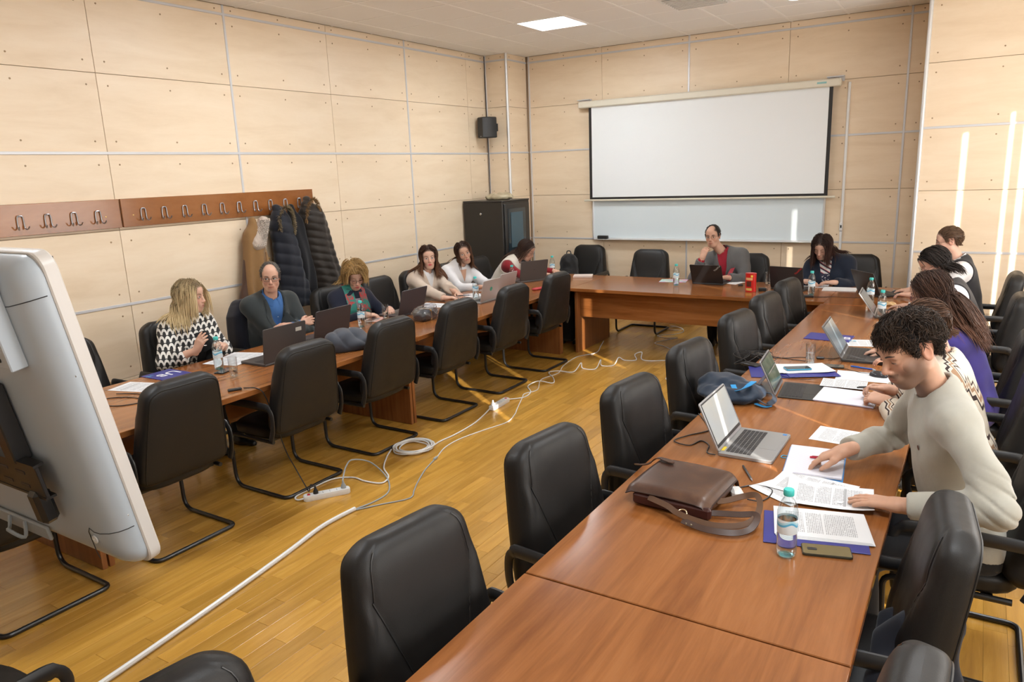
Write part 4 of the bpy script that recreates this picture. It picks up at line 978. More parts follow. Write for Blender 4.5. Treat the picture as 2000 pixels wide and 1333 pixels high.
person('blonde woman in a black and white scale-patterned blouse', .1, (-5.19, 3.38), (-5.08, 3.37, 1.02), (-5.02, 3.39, 1.195), (R_(33), .06, .0),
    dict(R=dict(w=(-4.74, 3.20, .85), d=(.5, .15, .85), n=(.3, -.9, .1), curl=(.25, .4, .5, .6), thumb=.5, res=.0045, pole=(-.2, -.8, -.8)), L=dict(w=(-4.74, 3.43, .83), d=(.55, -.6, .3), n=(.2, .5, .8), curl=(.5, .5, .6, .6), res=.0045)),
    [dict(name='blouse', mat=M['scales'], off=.020, sleeve=.62, wide=1.12, fold=.006, neck=.004, collar_h=.25, flare=.02), ],
    dict(kind='long', root=(.20,.135,.065), tip=(.74,.57,.32), tipk=2.6, n=560, len=.29, steps=14, vol=.014, part=.015, grav=.42, rad=.0042, seed=2, wav=.04, puff=.008, sweep=.8, guard_w=.08, v0=.85, v1=.3), fem=True, skin=(.66,.40,.29), lips=(.30,.10,.08), g=1.08, bust=.8, brow=(.09,.055,.03), fold_seed=2, extras=ex1, trouser=(.012,.012,.013), gaze=(.1, 0))
# man in the dark jacket
jack = cloth('charcoal_green_jacket', (.032,.038,.039)); blue = cloth('blue_shirt', (.045,.13,.33), .8)
def ex2(C):
    for z in (-.13, -.20, -.27): knob(C, 'shirt', 0, z, .0045, mat('shirt_button', (.5,.55,.65), .4), 'button')
person('balding man with glasses in a dark grey jacket and blue shirt, arms folded', -.15, (-5.22, 4.20), (-5.09, 4.19, 1.06), (-5.03, 4.17, 1.235), (R_(-40), .08, .03),
    dict(R=dict(w=(-4.88, 4.33, .82), d=(.0, .98, .05), n=(.9, 0, .3), curl=(.2, .2, .25, .3), res=.0045, pole=(.1, -.5, -.8)), L=dict(w=(-4.83, 4.17, .83), d=(-.05, -.98, .03), n=(.7, 0, .6), curl=(.25, .25, .3, .3), res=.0045, pole=(.1, .6, -.8))),
    [dict(name='shirt', mat=blue, off=.006, sleeve=.97, neck=.006, collar=blue), dict(name='jacket', mat=jack, off=.020, sleeve=.86, neck=.012, collar_h=.30, v=(-.36, .075), lapel=jack, fold=.007, wide=1.06)],
    dict(kind='bald', bald_c=(0, .075, .085), bald_r=(.056, .075, .055), root=(.12,.105,.09), tip=(.22,.20,.18), n=260, len=.035, steps=5, vol=.007, rad=.0028, grav=.1, seed=3, comb=(.2,-.9,0), line_y=SHORT_Y, line_z=SHORT_Z), skin=(.62,.36,.26), jaw=1.05, brow=(.09,.065,.05), specs=dict(mat=GL_BLACK, size=(.0245, .0155, .0017)), g=1.08, fold_seed=3, extras=ex2, gaze=(.35, .0))
# woman with the green scarf
navy = cloth('navy_jacket', (.010,.013,.028)); gold = mat('gold_brooch', (.65,.42,.12), .3, 1.0); blouse_g = cloth('mauve_grey_blouse', (.26,.23,.27))
M['scarf'] = mat('teal_red_scarf', (.02,.15,.12), .6); t = NT(M['scarf']); v_ = t.n('ShaderNodeTexVoronoi'); v_.inputs['Scale'].default_value = 70; t.l(t.map(t.obj(), (1, 1, .6)), v_.inputs['Vector']); nz = t.noise(t.obj(), 9, 2)
t.base(t.mix(t.math('MULTIPLY', t.math('GREATER_THAN', v_.outputs['Distance'], .38), t.math('GREATER_THAN', nz, .54)), (.012,.155,.125), (.33,.025,.03)))
def ex3(C):
    for s in (-1, 1):
        nb_, r_, u_, f_ = C['nb'], C['r'], C['up'], C['f']; P = [nb_+u_*.085-f_*.055+r_*s*.015, nb_+u_*.085-f_*.02+r_*s*.062, nb_+u_*.055+f_*.045+r_*s*.070]; U = [u_-f_*.6, u_+r_*s*.5, f_+u_*.8+r_*s*.3]
        for x_, z_ in ((.072, -.05), (.076, -.12), (.084, -.20), (.095, -.28), (.10, -.36)): P.append(front_hit(C['fields']['jacket'], nb_+r_*s*x_+u_*z_, f_, .34)+f_*.012); U.append(f_)
        P = [p-C['O'] for p in P]; Pn = smooth_path([tuple(p) for p in P], 4); Un = [tuple(U[min(i//4, len(U)-1)]) for i in range(len(Pn))]; q = MB(); ribbon(q, Pn, .088, .012, up_=Un); obj('scarf', q, M['scarf'], C['root'], smooth=60)
    knob(C, 'jacket', .015, -.09, .017, gold, 'brooch', .004)
    for z in (-.20, -.28): knob(C, 'jacket', 0, z, .008, gold, 'button')
    patch(C, 'jacket', [(-.03, .03, .0), (-.02, .02, -.06), (-.01, .01, -.12)], blouse_g, 'blouse_front', .004)
person('woman with short golden hair, glasses and a teal scarf over a navy jacket', -.25, (-5.22, 5.15), (-5.06, 5.13, .955), (-4.985, 5.12, 1.115), (R_(-30), .42, 0),
    dict(R=dict(w=(-4.72, 4.95, .795), d=(.6, .55, -.1), n=(.1, 0, 1), curl=(.4, .45, .5, .5), res=.0045), L=dict(w=(-4.70, 5.26, .795), d=(.7, -.6, -.05), n=(0, 0, 1), res=.0045)),
    [dict(name='jacket', mat=navy, off=.018, sleeve=.92, neck=.010, fold=.005)],
    dict(kind='bob', root=(.30,.17,.055), tip=(.58,.37,.15), n=620, len=.165, steps=11, vol=.030, part=.03, grav=.20, rad=.0042, seed=8, wav=.06, puff=.020, side_len=.85), fem=True, skin=(.64,.39,.29), lips=(.42,.06,.07), specs=dict(mat=GL_BLACK, size=(.0225, .0145, .0015)), eyes='down', g=1.16, bust=.8, fold_seed=4, extras=ex3, brow=(.2,.12,.06))
# woman in the beige sweater
beige = knit('beige_cable_knit', (.60,.49,.40), 60, .2); white = cloth('white_shirt', (.72,.71,.72), .8, 700, .15, .1, .05)
person('long brown-haired woman in a beige cable sweater with white shirt collar', -.2, (-5.22, 6.32), (-5.07, 6.29, .985), (-5.01, 6.29, 1.155), (R_(-47), .0, -.05),
    dict(R=dict(w=(-4.58, 5.98, .79), d=(.85, .5, .0), n=(0, 0, 1), curl=(.35, .4, .5, .5), res=.0045), L=dict(w=(-4.58, 6.20, .80), d=(.8, -.6, .05), n=(.1, .2, 1), curl=(.5, .5, .55, .6), res=.0045)),
    [dict(name='shirt', mat=white, off=.004, sleeve=0, neck=.004, collar=white), dict(name='sweater', mat=beige, off=.016, sleeve=.90, neck=.020, v=(-.13, .05), fold=.005)],
    dict(kind='long', root=(.045,.020,.012), tip=(.22,.095,.045), tipk=.8, n=480, len=.36, steps=17, vol=.012, part=.0, grav=.3, rad=.0045, seed=4, wav=.05, puff=.014), fem=True, skin=(.68,.42,.31), lips=(.50,.035,.06), bust=.6, fold_seed=5, gaze=(0, 0))
# woman in the white shirt
def ex5(C): patch(C, 'shirt', [(-.050, .050, .004), (-.038, .038, -.03), (-.020, .020, -.075), (-.002, .002, -.12)], mat('tanned_skin', (.58,.34,.235), .5), 'open_neck', .003)
person('brown-haired woman in a white shirt tilting her head', -.2, (-5.22, 6.92), (-5.07, 6.89, .985), (-4.98, 6.90, 1.14), (R_(-44), .05, -.28),
    dict(R=dict(w=(-4.66, 6.72, .79), d=(.8, .55, .0), n=(0, 0, 1), res=.0045), L=dict(w=(-4.62, 7.02, .795), d=(.5, -.85, .0), n=(0, 0, 1), res=.0045)),
    [dict(name='shirt', mat=white, off=.016, sleeve=.86, neck=.010, collar=white, fold=.006, wide=1.1)],
    dict(kind='long', root=(.035,.016,.010), tip=(.15,.065,.03), tipk=.9, n=440, len=.27, steps=14, vol=.010, part=.005, grav=.3, rad=.0045, seed=6, wav=.05, puff=.010), fem=True, skin=(.58,.34,.235), lips=(.42,.12,.10), bust=.5, fold_seed=6, extras=ex5)
# woman with red sleeves
redk = knit('dark_red_knit', (.22,.015,.02), 110); creamv = knit('cream_vest', (.66,.60,.52), 80)
person('long-haired woman with glasses, red sleeves and a cream vest bent over her laptop', .25, (-5.14, 7.80), (-4.93, 7.88, .93), (-4.79, 7.98, 1.06), (R_(8), .48, .05),
    dict(R=dict(w=(-4.45, 7.80, .80), d=(.9, .3, -.1), n=(0, 0, 1), res=.005), L=dict(w=(-4.45, 8.08, .80), d=(.9, -.3, -.1), n=(0, 0, 1), res=.005)),
    [dict(name='sweater', mat=redk, off=.008, sleeve=.93, neck=.012), dict(name='vest', mat=creamv, off=.020, sleeve=0, neck=.018, armhole=.075, fold=.004)],
    dict(kind='long', root=(.030,.016,.012), tip=(.10,.055,.038), n=420, len=.32, steps=15, vol=.009, part=-.02, grav=.36, rad=.0045, seed=7, wav=.05, puff=.010, sweep=1.4, guard=.02, guard_w=.085, gdir=(-.60, -.12, -.78)), fem=True, skin=(.60,.36,.26), specs=dict(mat=GL_BLACK), eyes='down', bust=.4, fold_seed=7)
# chairman
grey = cloth('grey_wool_blazer', (.115,.112,.112), .9, 260, .4); redsh = cloth('red_shirt', (.33,.012,.028), .7)
def ex7(C):
    patch(C, 'blazer', [(-.13, -.085, -.145), (-.135, -.08, -.175)], redsh, 'pocket_square', .006)
    for z in (-.10, -.17): knob(C, 'shirt', 0, z, .005, mat('dark_button', (.1,.01,.02), .4), 'button')
person('balding man with glasses in a grey blazer and red shirt, chin on hand', R_(-92), (-2.34, 8.52), (-2.42, 8.42, 1.035), (-2.545, 8.37, 1.225), (R_(-88), .06, -.05),
    dict(R=dict(w=(-2.60, 8.175, 1.00), d=(.28, .25, .92), n=(-.2, -.95, .25), curl=(.55, .6, .6, .65), thumb=.3, res=.0045, pole=(-.4, -.5, -.8)), L=dict(w=(-2.30, 8.10, .80), d=(-.95, -.1, 0), n=(0, 0, 1), res=.0045)),
    [dict(name='shirt', mat=redsh, off=.006, sleeve=.97, neck=.006, collar=redsh), dict(name='blazer', mat=grey, off=.022, sleeve=.87, neck=.012, collar_h=.30, v=(-.34, .058), lapel=grey, fold=.006, wide=1.08)],
    dict(kind='bald', bald_c=(.01, .065, .095), bald_r=(.056, .085, .058), root=(.030,.024,.022), tip=(.055,.045,.04), n=260, len=.04, steps=5, vol=.007, rad=.003, grav=.1, seed=9, comb=(.8,-.4,0), line_y=SHORT_Y, line_z=SHORT_Z), skin=(.58,.34,.24), jaw=1.08, brow=(.03,.022,.02), specs=dict(mat=GL_WIRE, size=(.0235, .0145, .0009)), g=1.1, fold_seed=8, extras=ex7, gaze=(-.1, 0))
# woman in the navy cardigan
navy2 = cloth('navy_cardigan', (.010,.016,.032)); M['print'] = mat('striped_dotted_print', (.7,.7,.7), .7); t = NT(M['print']); sp = t.n('ShaderNodeSeparateXYZ'); t.l(t.obj(), sp.inputs[0])
w_ = t.math('FRACT', t.math('MULTIPLY', t.math('ADD', sp.outputs[2], t.math('MULTIPLY', sp.outputs[0], .5)), 22)); v_ = t.n('ShaderNodeTexVoronoi'); v_.inputs['Scale'].default_value = 60; t.l(t.obj(), v_.inputs['Vector'])
c_ = t.ramp(w_, [(.0, (.72,.70,.68)), (.30, (.02,.022,.05)), (.62, (.5,.05,.05)), (.75, (.72,.70,.68))]); c_.node.color_ramp.interpolation = 'CONSTANT'
t.base(t.mix(t.math('LESS_THAN', sp.outputs[2], .86), c_, t.mix(t.math('LESS_THAN', v_.outputs['Distance'], .33), (.02,.022,.05), (.72,.70,.68))))
person('dark-haired woman in a navy cardigan reading papers at the corner', R_(-100), (-1.22, 8.54), (-1.31, 8.40, .985), (-1.365, 8.29, 1.135), (R_(-98), .50, .04),
    dict(R=dict(w=(-1.46, 8.10, .795), d=(.75, -.5, -.05), n=(0, 0, 1), res=.0045), L=dict(w=(-1.20, 8.08, .80), d=(-.9, -.2, 0), n=(0, 0, 1), res=.0045)),
    [dict(name='blouse', mat=M['print'], off=.010, sleeve=0, neck=.010), dict(name='cardigan', mat=navy2, off=.026, sleeve=.90, neck=.024, v=(-.48, .06), fold=.006, wide=1.15)],
    dict(kind='long', root=(.026,.012,.009), tip=(.065,.026,.018), n=480, len=.29, steps=14, vol=.012, part=-.005, grav=.3, rad=.0046, seed=11, wav=.04, puff=.014), fem=True, skin=(.64,.39,.29), eyes='down', g=1.22, bust=1.0, sw=.185, fold_seed=9)
# man in the waistcoat
vestm = cloth('charcoal_waistcoat', (.020,.019,.022)); white2 = cloth('pale_shirt', (.70,.68,.68), .8, 700, .15, .1, .05)
person('brown-haired man with glasses in a dark waistcoat using a mouse by the column', PI+.05, (-.02, 7.74), (-.10, 7.74, 1.075), (-.205, 7.75, 1.265), (PI+.12, .16, 0),
    dict(R=dict(w=(-.48, 7.84, .795), d=(-.97, 0, -.1), n=(0, 0, 1), curl=(.25, .25, .3, .3), res=.0045), L=dict(w=(-.46, 7.50, .80), d=(-.9, .3, 0), n=(0, 0, 1), res=.0045)),
    [dict(name='shirt', mat=white2, off=.012, sleeve=.95, neck=.006, collar=white2, fold=.006), dict(name='waistcoat', mat=vestm, off=.022, sleeve=0, neck=.018, armhole=.105, v=(-.28, .08), fold=.003)],
    dict(kind='short', root=(.10,.055,.032), tip=(.20,.115,.065), n=520, len=.055, steps=7, vol=.010, rad=.003, grav=.05, seed=12, comb=(.5,-.85,.15), side_len=.35, groove=.001, line_y=SHORT_Y, line_z=SHORT_Z), skin=(.66,.40,.30), jaw=1.08, specs=dict(mat=GL_BLACK, size=(.0235, .015, .0011)), brow=(.08,.045,.03), g=1.04, fold_seed=10)
# person with dark bob
vest2 = cloth('dark_brown_vest', (.036,.031,.031)); pale = cloth('pale_blue_shirt', (.60,.64,.70), .8, 700, .15, .1, .05)
person('person with a dark bob and wire glasses in a brown-grey vest over a pale shirt', PI+.05, (.02, 6.62), (-.12, 6.66, 1.005), (-.265, 6.70, 1.185), (PI+.42, .46, 0),
    dict(R=dict(w=(-.46, 6.95, .795), d=(-.9, .2, -.1), n=(0, 0, 1), res=.0045), L=dict(w=(-.50, 6.62, .795), d=(-.9, .2, -.1), n=(0, 0, 1), res=.0045)),
    [dict(name='shirt', mat=pale, off=.012, sleeve=.94, neck=.006, collar=pale, fold=.006), dict(name='vest', mat=vest2, off=.022, sleeve=0, neck=.018, armhole=.105, fold=.003)],
    dict(kind='bob', root=(.012,.009,.008), tip=(.035,.024,.020), n=560, len=.17, steps=11, vol=.012, part=.02, grav=.2, rad=.004, seed=13, wav=.06, puff=.012, sweep=1.3, guard_w=.085, gdir=(.50, .15, -.85)), skin=(.58,.34,.25), specs=dict(mat=GL_WIRE, size=(.0235, .018, .0010)), eyes='down', fem=True, sw=.18, fold_seed=11)
# woman in purple
purple = cloth('purple_sweater', (.060,.045,.235), .9)
person('woman with long brown hair in a purple sweater typing on a dark laptop', PI-.05, (.06, 4.98), (-.07, 4.98, 1.02), (-.205, 4.98, 1.225), (PI-.10, .34, 0),
    dict(R=dict(w=(-.44, 5.22, .80), d=(-.95, 0, -.15), n=(0, 0, 1), res=.0045), L=dict(w=(-.36, 5.00, .80), d=(-.97, .1, -.12), n=(0, 0, 1), res=.0045)),
    [dict(name='sweater', mat=purple, off=.016, sleeve=.92, neck=.012, fold=.006)],
    dict(kind='long', root=(.028,.014,.010), tip=(.145,.062,.034), tipk=1.0, n=620, nk=2.6, rk=.52, len=.42, steps=15, vol=.012, part=.0, grav=.28, rad=.0044, seed=14, wav=.07, puff=.014, sweep=.9, guard_w=.08, gdir=(.45, .0, -.9)), fem=True, skin=(.62,.37,.27), specs=dict(mat=GL_RED, size=(.0235, .015, .0016)), eyes='down', bust=.4, g=1.05, fold_seed=12)
# person in the patterned sweater
M['nordic'] = mat('cream_patterned_knit', (.62,.56,.47), .95); t = NT(M['nordic']); sp = t.n('ShaderNodeSeparateXYZ'); t.l(t.obj(), sp.inputs[0]); s1 = t.math('ADD', t.math('MULTIPLY', sp.outputs[0], 1.0), t.math('MULTIPLY', sp.outputs[2], .75)); s2 = t.math('ADD', sp.outputs[1], t.math('MULTIPLY', sp.outputs[0], .35))
zig = t.math('ABSOLUTE', t.math('SUBTRACT', t.math('FRACT', t.math('MULTIPLY', s2, 20)), .5)); band = t.math('FRACT', t.math('MULTIPLY', t.math('ADD', s1, t.math('MULTIPLY', zig, .03)), 9.5))
c_ = t.ramp(band, [(.0, (.62,.56,.47)), (.50, (.035,.022,.022)), (.60, (.62,.56,.47)), (.68, (.33,.20,.12)), (.78, (.62,.56,.47)), (.85, (.06,.035,.03)), (.91, (.62,.56,.47))]); c_.node.color_ramp.interpolation = 'CONSTANT'; t.base(c_); t.bump(t.noise(t.obj(), 260, 2), .3, .002)
person('person in a cream patterned sweater with clasped hands holding a pen', PI, (.04, 4.12), (-.08, 4.13, 1.02), (-.175, 4.10, 1.20), (PI+.1, .35, 0),
    dict(R=dict(w=(-.335, 4.27, .81), d=(-.85, -.35, .15), n=(.0, .45, .8), curl=(.75, .8, .85, .9), thumb=.1, res=.0032, pole=(.3, .9, -.6)), L=dict(w=(-.315, 4.06, .805), d=(-.85, .35, .05), n=(.1, -.5, .85), curl=(.7, .75, .8, .85), thumb=.4, res=.0032, pole=(.3, -.9, -.5))),
    [dict(name='sweater', mat=M['nordic'], off=.018, sleeve=.86, neck=.012, rim=.008, wide=1.06, fold=.006, flare=.004)],
    dict(kind='short', root=(.05,.024,.014), tip=(.13,.06,.03), n=420, len=.07, steps=7, vol=.010, rad=.0035, grav=.1, seed=15), skin=(.60,.36,.26), eyes='down', fold_seed=13)
# ------------------------------------------------------------------ wall fittings
def text_mesh(body, size, depth=.0006):
    c = bpy.data.curves.new('lettering', 'FONT'); c.body = body; c.size = size; c.extrude = depth; c.align_x = 'CENTER'; c.align_y = 'CENTER'
    o = bpy.data.objects.new('lettering', c); COL.objects.link(o); dg = bpy.context.evaluated_depsgraph_get(); m = bpy.data.meshes.new_from_object(o.evaluated_get(dg)); bpy.data.objects.remove(o); return m
def lettering(body, size, mt, parent, Mx):
    m = text_mesh(body, size); m.materials.clear(); m.materials.append(mt); o = link('lettering', m, parent, Mx); return o
M['screen'] = mat('projection_fabric', (.80,.83,.845), .85); M['board'] = mat('whiteboard', (.68,.76,.80), .22); M['cream'] = mat('cream_metal', (.70,.66,.55), .4)
ps = thing('projection_screen', 'wide white projection screen with black border lowered on the back wall', 'screen', (-3.02, YB-.09, 2.87))
q = MB(); box(q, (-.03, 0, -.005), (3.26, .085, .085), bev=.012); obj('housing', q, M['cream'], ps)
for s in (-1.60, 1.53):
    q = MB(); box(q, (s, .03, .06), (.18, .05, .012)); box(q, (s, .075, .04), (.18, .012, .06)); obj('bracket', q, M['alu'], ps)
q = MB(); box(q, (1.40, -.0435, .0), (.10, .002, .02)); obj('maker_plate', q, mat('teal_plate', (.25,.50,.50), .4), ps)
q = MB(); box(q, (0, 0, -.645), (3.035, .003, 1.205)); obj('border', q, M['blackplastic'], ps, smooth=0)
q = MB(); box(q, (0, -.002, -.632), (2.955, .003, 1.178)); obj('fabric', q, M['screen'], ps, smooth=0)
q = MB(); tube(q, [(-1.60, 0, -1.262), (1.60, 0, -1.262)], .013, 10); obj('bottom_bar', q, M['cream'], ps)
wb = thing('whiteboard', 'white marker board below the projection screen', 'whiteboard', (-3.03, YB-.02, 1.08))
q = MB(); box(q, (0, 0, .50), (2.96, .02, 1.0)); obj('panel', q, M['board'], wb, smooth=0)
for c_, s_ in (((0, -.006, .005), (3.0, .03, .022)), ((0, -.006, 1.0), (3.0, .03, .02)), ((-1.49, -.006, .5), (.02, .03, 1.0)), ((1.49, -.006, .5), (.02, .03, 1.0))):
    q = MB(); box(q, c_, s_, bev=.003); obj('frame', q, M['alu_pale'], wb)
q = MB(); box(q, (0, -.05, .0), (2.9, .07, .008), bev=.002); obj('tray', q, M['alu_pale'], wb)
q = MB(); box(q, (0, 0, .022), (.15, .05, .045), bev=.006); tag(obj('board_eraser', q, M['blackplastic'], M=T(-4.36, YB-.07, 1.085)), 'black eraser on the whiteboard tray', 'eraser')
tr_ = thing('cable_trunking', 'white vertical cable duct beside the projection screen', 'cable duct', (-1.347, YB-.008, 0))
q = MB(); box(q, (0, 0, 1.93), (.028, .016, 1.87), bev=.003); obj('duct', q, M['whiteplastic'], tr_)
q = MB(); box(q, (0, -.01, 1.26), (.035, .03, .09), bev=.004); obj('switch_box', q, M['whiteplastic'], tr_)
q = MB(); box(q, (0, -.027, 1.265), (.014, .006, .03)); obj('switch', q, M['blackplastic'], tr_)
# speaker
sp_ = thing('wall_speaker', 'black loudspeaker mounted in the wall corner', 'speaker', (-5.74, 8.64, 2.49), math.radians(-20))
q = MB(); prism(q, [(-.10, .09), (-.11, -.03), (-.06, -.11), (.06, -.115), (.10, -.05), (.10, .09)], 0, .27, bev=.01); obj('body', q, M['blackplastic'], sp_)
q = MB(); box(q, (-.03, .13, .14), (.05, .12, .10)); obj('bracket', q, M['blackmetal'], sp_)
q = MB(); box(q, (.01, -.113, .02), (.02, .004, .006)); obj('badge', q, M['alu'], sp_)
q = MB(); tube(q, smooth_path([(-5.86, 8.82, 3.56), (-5.865, 8.83, 3.0), (-5.86, 8.83, 2.7), (-5.86, 8.84, 2.1), (-5.865, 8.84, 1.68)], 4), .006, 6); tag(obj('speaker_cable', q, M['blackplastic']), 'black cable running up the corner behind the loudspeaker', 'cable')
# server cabinet
M['smoked'] = mat('smoked_glass', (.02,.035,.045), .06, 0, .8)
cb = thing('server_cabinet', 'black network cabinet with a glass door in the corner', 'cabinet', (-5.56, 8.52, 0))
q = MB(); box(q, (0, 0, .83), (.62, .68, 1.65), bev=.008); obj('body', q, mat('black_steel', (.017,.015,.013), .4), cb)
q = MB(); box(q, (.318, 0, .83), (.02, .62, 1.58), bev=.004); dr = obj('door', q, M['blackmetal'], cb)
q = MB(); box(q, (.330, -.02, .85), (.006, .44, 1.42)); obj('glass_pane', q, M['smoked'], dr, smooth=0)
q = MB(); box(q, (.337, -.03, 1.28), (.004, .30, .46)); obj('switch_unit', q, mat('steel_blue_unit', (.05,.10,.13), .35), cb)
q = MB(); lathe(q, [(.016, 0), (.016, .008), (.008, .012)], 12, T(-.03, -.34, 1.50) @ rot('X', PI/2)); obj('lock', q, M['chrome'], cb)
q = MB(); box(q, (0, 0, 1.66), (.63, .69, .02), bev=.006); obj('top_panel', q, M['blackmetal'], cb)
F = Field(); F.el((0, 0, .035), (.20, .15, .05)); F.el((.08, .04, .05), (.10, .09, .04)); F.post = lambda P, d: d+.012*folds(P*1.6, 3.1)
v, q = nets(F, (-.27, -.22, -.02), (.27, .22, .14), .010); v[:, 2] = np.maximum(v[:, 2], .0)
tag(link('plastic_bag', npmesh('plastic_bag', [(v, q, 0)], mat('beige_plastic_bag', (.42,.36,.24), .35, 0, .5)), M=T(-5.50, 8.50, 1.671)), 'crumpled beige plastic bag on top of the black cabinet', 'bag')
# ceiling fittings
dl = thing('downlight', 'round recessed downlight in the ceiling near the back wall', 'light', (-1.70, 8.12, ZC)); q = MB(); lathe(q, [(.085, .004), (.09, -.006), (.068, -.008), (.068, .0)], 24, cap=False); obj('ring', q, M['whiteplastic'], dl)
q = MB(); lathe(q, [(.067, -.002), (.067, -.004)], 24); obj('diffuser', q, M['led'], dl)
vt = thing('ceiling_vent', 'square white air vent in the ceiling', 'vent', (-2.52, 7.54, ZC)); q = MB(); box(q, (0, 0, .0), (.59, .59, .012), bev=.004); obj('frame', q, M['whiteplastic'], vt)
for k in range(9): q = MB(); box(q, (0, -.24+k*.06, -.012), (.50, .045, .004), rot('X', .5)); obj('slat', q, M['grid'], vt, smooth=0)
# ------------------------------------------------------------------ coat rack and coats
for nm, y0, y1, hs_ in (('near', 1.42, 3.455, (2.698, 2.889, 3.08, 3.266)), ('far', 3.465, 5.53, (3.645, 3.835, 4.03, 4.224, 4.412, 4.598, 4.786, 4.964, 5.15, 5.33))):
    cr = thing('coat_rack', 'wooden wall board with empty double hooks, nearer the display' if nm == 'near' else 'wooden wall board with hooks where the coats hang', 'coat rack', (XL, (y0+y1)/2, 1.82), group='wooden coat racks')
    q = MB(); box(q, (.014, 0, 0), (.024, y1-y0-.004, .226), bev=.002); obj('board', q, M['table'], cr)
    for y in hs_:
        q = MB(); yy = y-(y0+y1)/2
        for s in (-1, 1):
            tube(q, smooth_path([(.034, yy, .030), (.034, yy+s*.016, .026), (.034, yy+s*.021, .0), (.034, yy+s*.022, -.04), (.042, yy+s*.024, -.062), (.062, yy+s*.030, -.066), (.076, yy+s*.036, -.046)], 4), .0048, 8)
        obj('hook', q, M['steel'], cr)
    for y in ((3.33-(y0+y1)/2,) if nm == 'near' else (3.56-(y0+y1)/2,)):
        q = MB(); lathe(q, [(.007, 0), (.004, .003)], 10, T(.026, y, -.02) @ rot('Y', PI/2)); obj('screw', q, mat('brass', (.6,.4,.15), .3, 1), cr)
def fur(P0, D0, c0, c1, ln, seed, rad=.0016, n=6):
    v, q, tt, rn = strands(P0, D0, n, ln/n, None, 0, .12, rad, seed, wav=.08); return v, q, (A3(c0)*(1-tt[:, None])+A3(c1)*tt[:, None])*(.6+.8*rn[:, None])
def coat(label, yc, top, w0, w1, bot, mt, depth=.13, quilt=0.0, hood=None, fur_c=None, lean=0.0, seed=0, arm=True):
    r0 = thing('coat', label, 'coat', (XL+.06, yc, bot), group='coats on the rack'); O = A3((XL+.06, yc, bot)); F = Field(); hgt = top-bot
    F.rc(O+A3((.06, lean*.3, hgt*.80)), O+A3((.07, lean, .06)), w0, w1, .05); F.rc(O+A3((.05, 0, hgt-.03)), O+A3((.06, lean*.2, hgt*.75)), .035, w0*.9, .05)
    F.rc(O+A3((.07, -w0*.4, hgt*.78)), O+A3((.09, lean-w1*.8, hgt*.15)), .055, .050, .04)
    if arm: F.rc(O+A3((.07, w0*.5, hgt*.78)), O+A3((.10, lean+w1*.9, hgt*.18)), .06, .052, .03)
    if hood: F.el(O+A3((.08, hood[0], hgt-.02-hood[2])), (.075, hood[1], hood[2]), None, .03)
    def post(P, d):
        L = P-O; d = d+(.008 if quilt else .017)*np.sin(L[:, 1]*(52+8*np.sin(L[:, 2]*3+seed))+2.2*np.sin(L[:, 2]*5+seed))*np.clip(1.2-L[:, 2]/hgt, 0, 1)
        if quilt: d = d-.010*np.abs(np.sin((L[:, 2]+L[:, 1]*.25)*quilt))**.6+.004
        d = np.maximum(d, -(L[:, 2])); return np.maximum(d, XL+.006-P[:, 0])
    F.post = post; v, q = nets(F, O-A3((.06, .35, .02)), O+A3((.30, .42, hgt+.1)), .010); link('shell', npmesh('shell', [(v-O, q, 0)], mt), r0)
    if hood and fur_c:
        rs = np.random.RandomState(seed); Pp = []; Dd = []
        for i in range(520):
            a = -.5+rs.rand()*3.9; p = A3((.155+rs.rand()*.012-.05*abs(math.cos(a))*.3, hood[0]+math.cos(a)*hood[1]*.92, hgt-.02-hood[2]+math.sin(a)*hood[2]*.95)); Pp.append(p); Dd.append(nrm(A3((.9, math.cos(a)*.8, math.sin(a)*.5))+rs.randn(3)*.35))
        v, q, c = fur(A3(Pp), A3(Dd), fur_c[0], fur_c[1], .055, seed); link('fur_trim', npmesh('fur_trim', [(v, q, 0)], M['hair'], c), r0)
    return r0, F, O
tan = cloth('tan_cotton', (.27,.150,.060)); navyc = cloth('navy_down', (.012,.014,.022), .6); blackw = cloth('black_wool', (.007,.007,.009)); brownp = cloth('dark_brown_puffer', (.022,.016,.012), .45, 700, .1)
r0, F, O = coat('tan jacket with a cream fleece collar hanging on the rack', 4.66, 1.70, .09, .135, .88, tan, lean=-.03, seed=1, arm=False)
q = MB(); tube(q, smooth_path([(.195, .0, .50), (.20, -.01, .35), (.205, -.015, .2), (.205, -.01, .03)], 4), .006, 6); obj('placket', q, cloth('tan_edge', (.20,.105,.04)), r0)
Fl = Field(); Fl.rc((.06, -.10, .42), (.07, -.19, .06), .045, .055, .03); Fl.post = lambda P, d: np.maximum(d+.006*np.sin(P[:, 1]*60), -P[:, 2]); v, q = nets(Fl, (-.04, -.3, -.01), (.2, .02, .55), .010); link('lining', npmesh('lining', [(v, q, 0)], cloth('brown_lining', (.075,.036,.022), .5)), r0)
rs = np.random.RandomState(4); P0 = []; D0 = []
for i in range(1300):
    u, w = rs.rand(), rs.rand(); th_ = (u-.5)*2.6; P0.append(A3((.12-.01*w+.066*math.cos(th_), -.02+.10*w+(.070-.018*w)*math.sin(th_), .56+.24*w))); D0.append(nrm(rs.randn(3)*.7+A3((1.0, 0, 0))))
v, q, c = fur(A3(P0), A3(D0), (.45,.37,.31), (.60,.53,.46), .014, 4, .0042, 4); F2 = Field(); F2.rc((.12, -.02, .58), (.11, .08, .78), .070, .050, .02); F2.post = lambda P, d: d+.004*folds(P*4); v2, q2 = nets(F2, (-.02, -.2, .3), (.3, .25, .85), .010)
link('fleece_collar', npmesh('fleece_collar', [(v2, q2, 0), (v, q, 0)], M['hair'], np.concatenate([np.tile(A3((.52,.43,.36)), (len(v2), 1)), c])), r0)
q = MB()
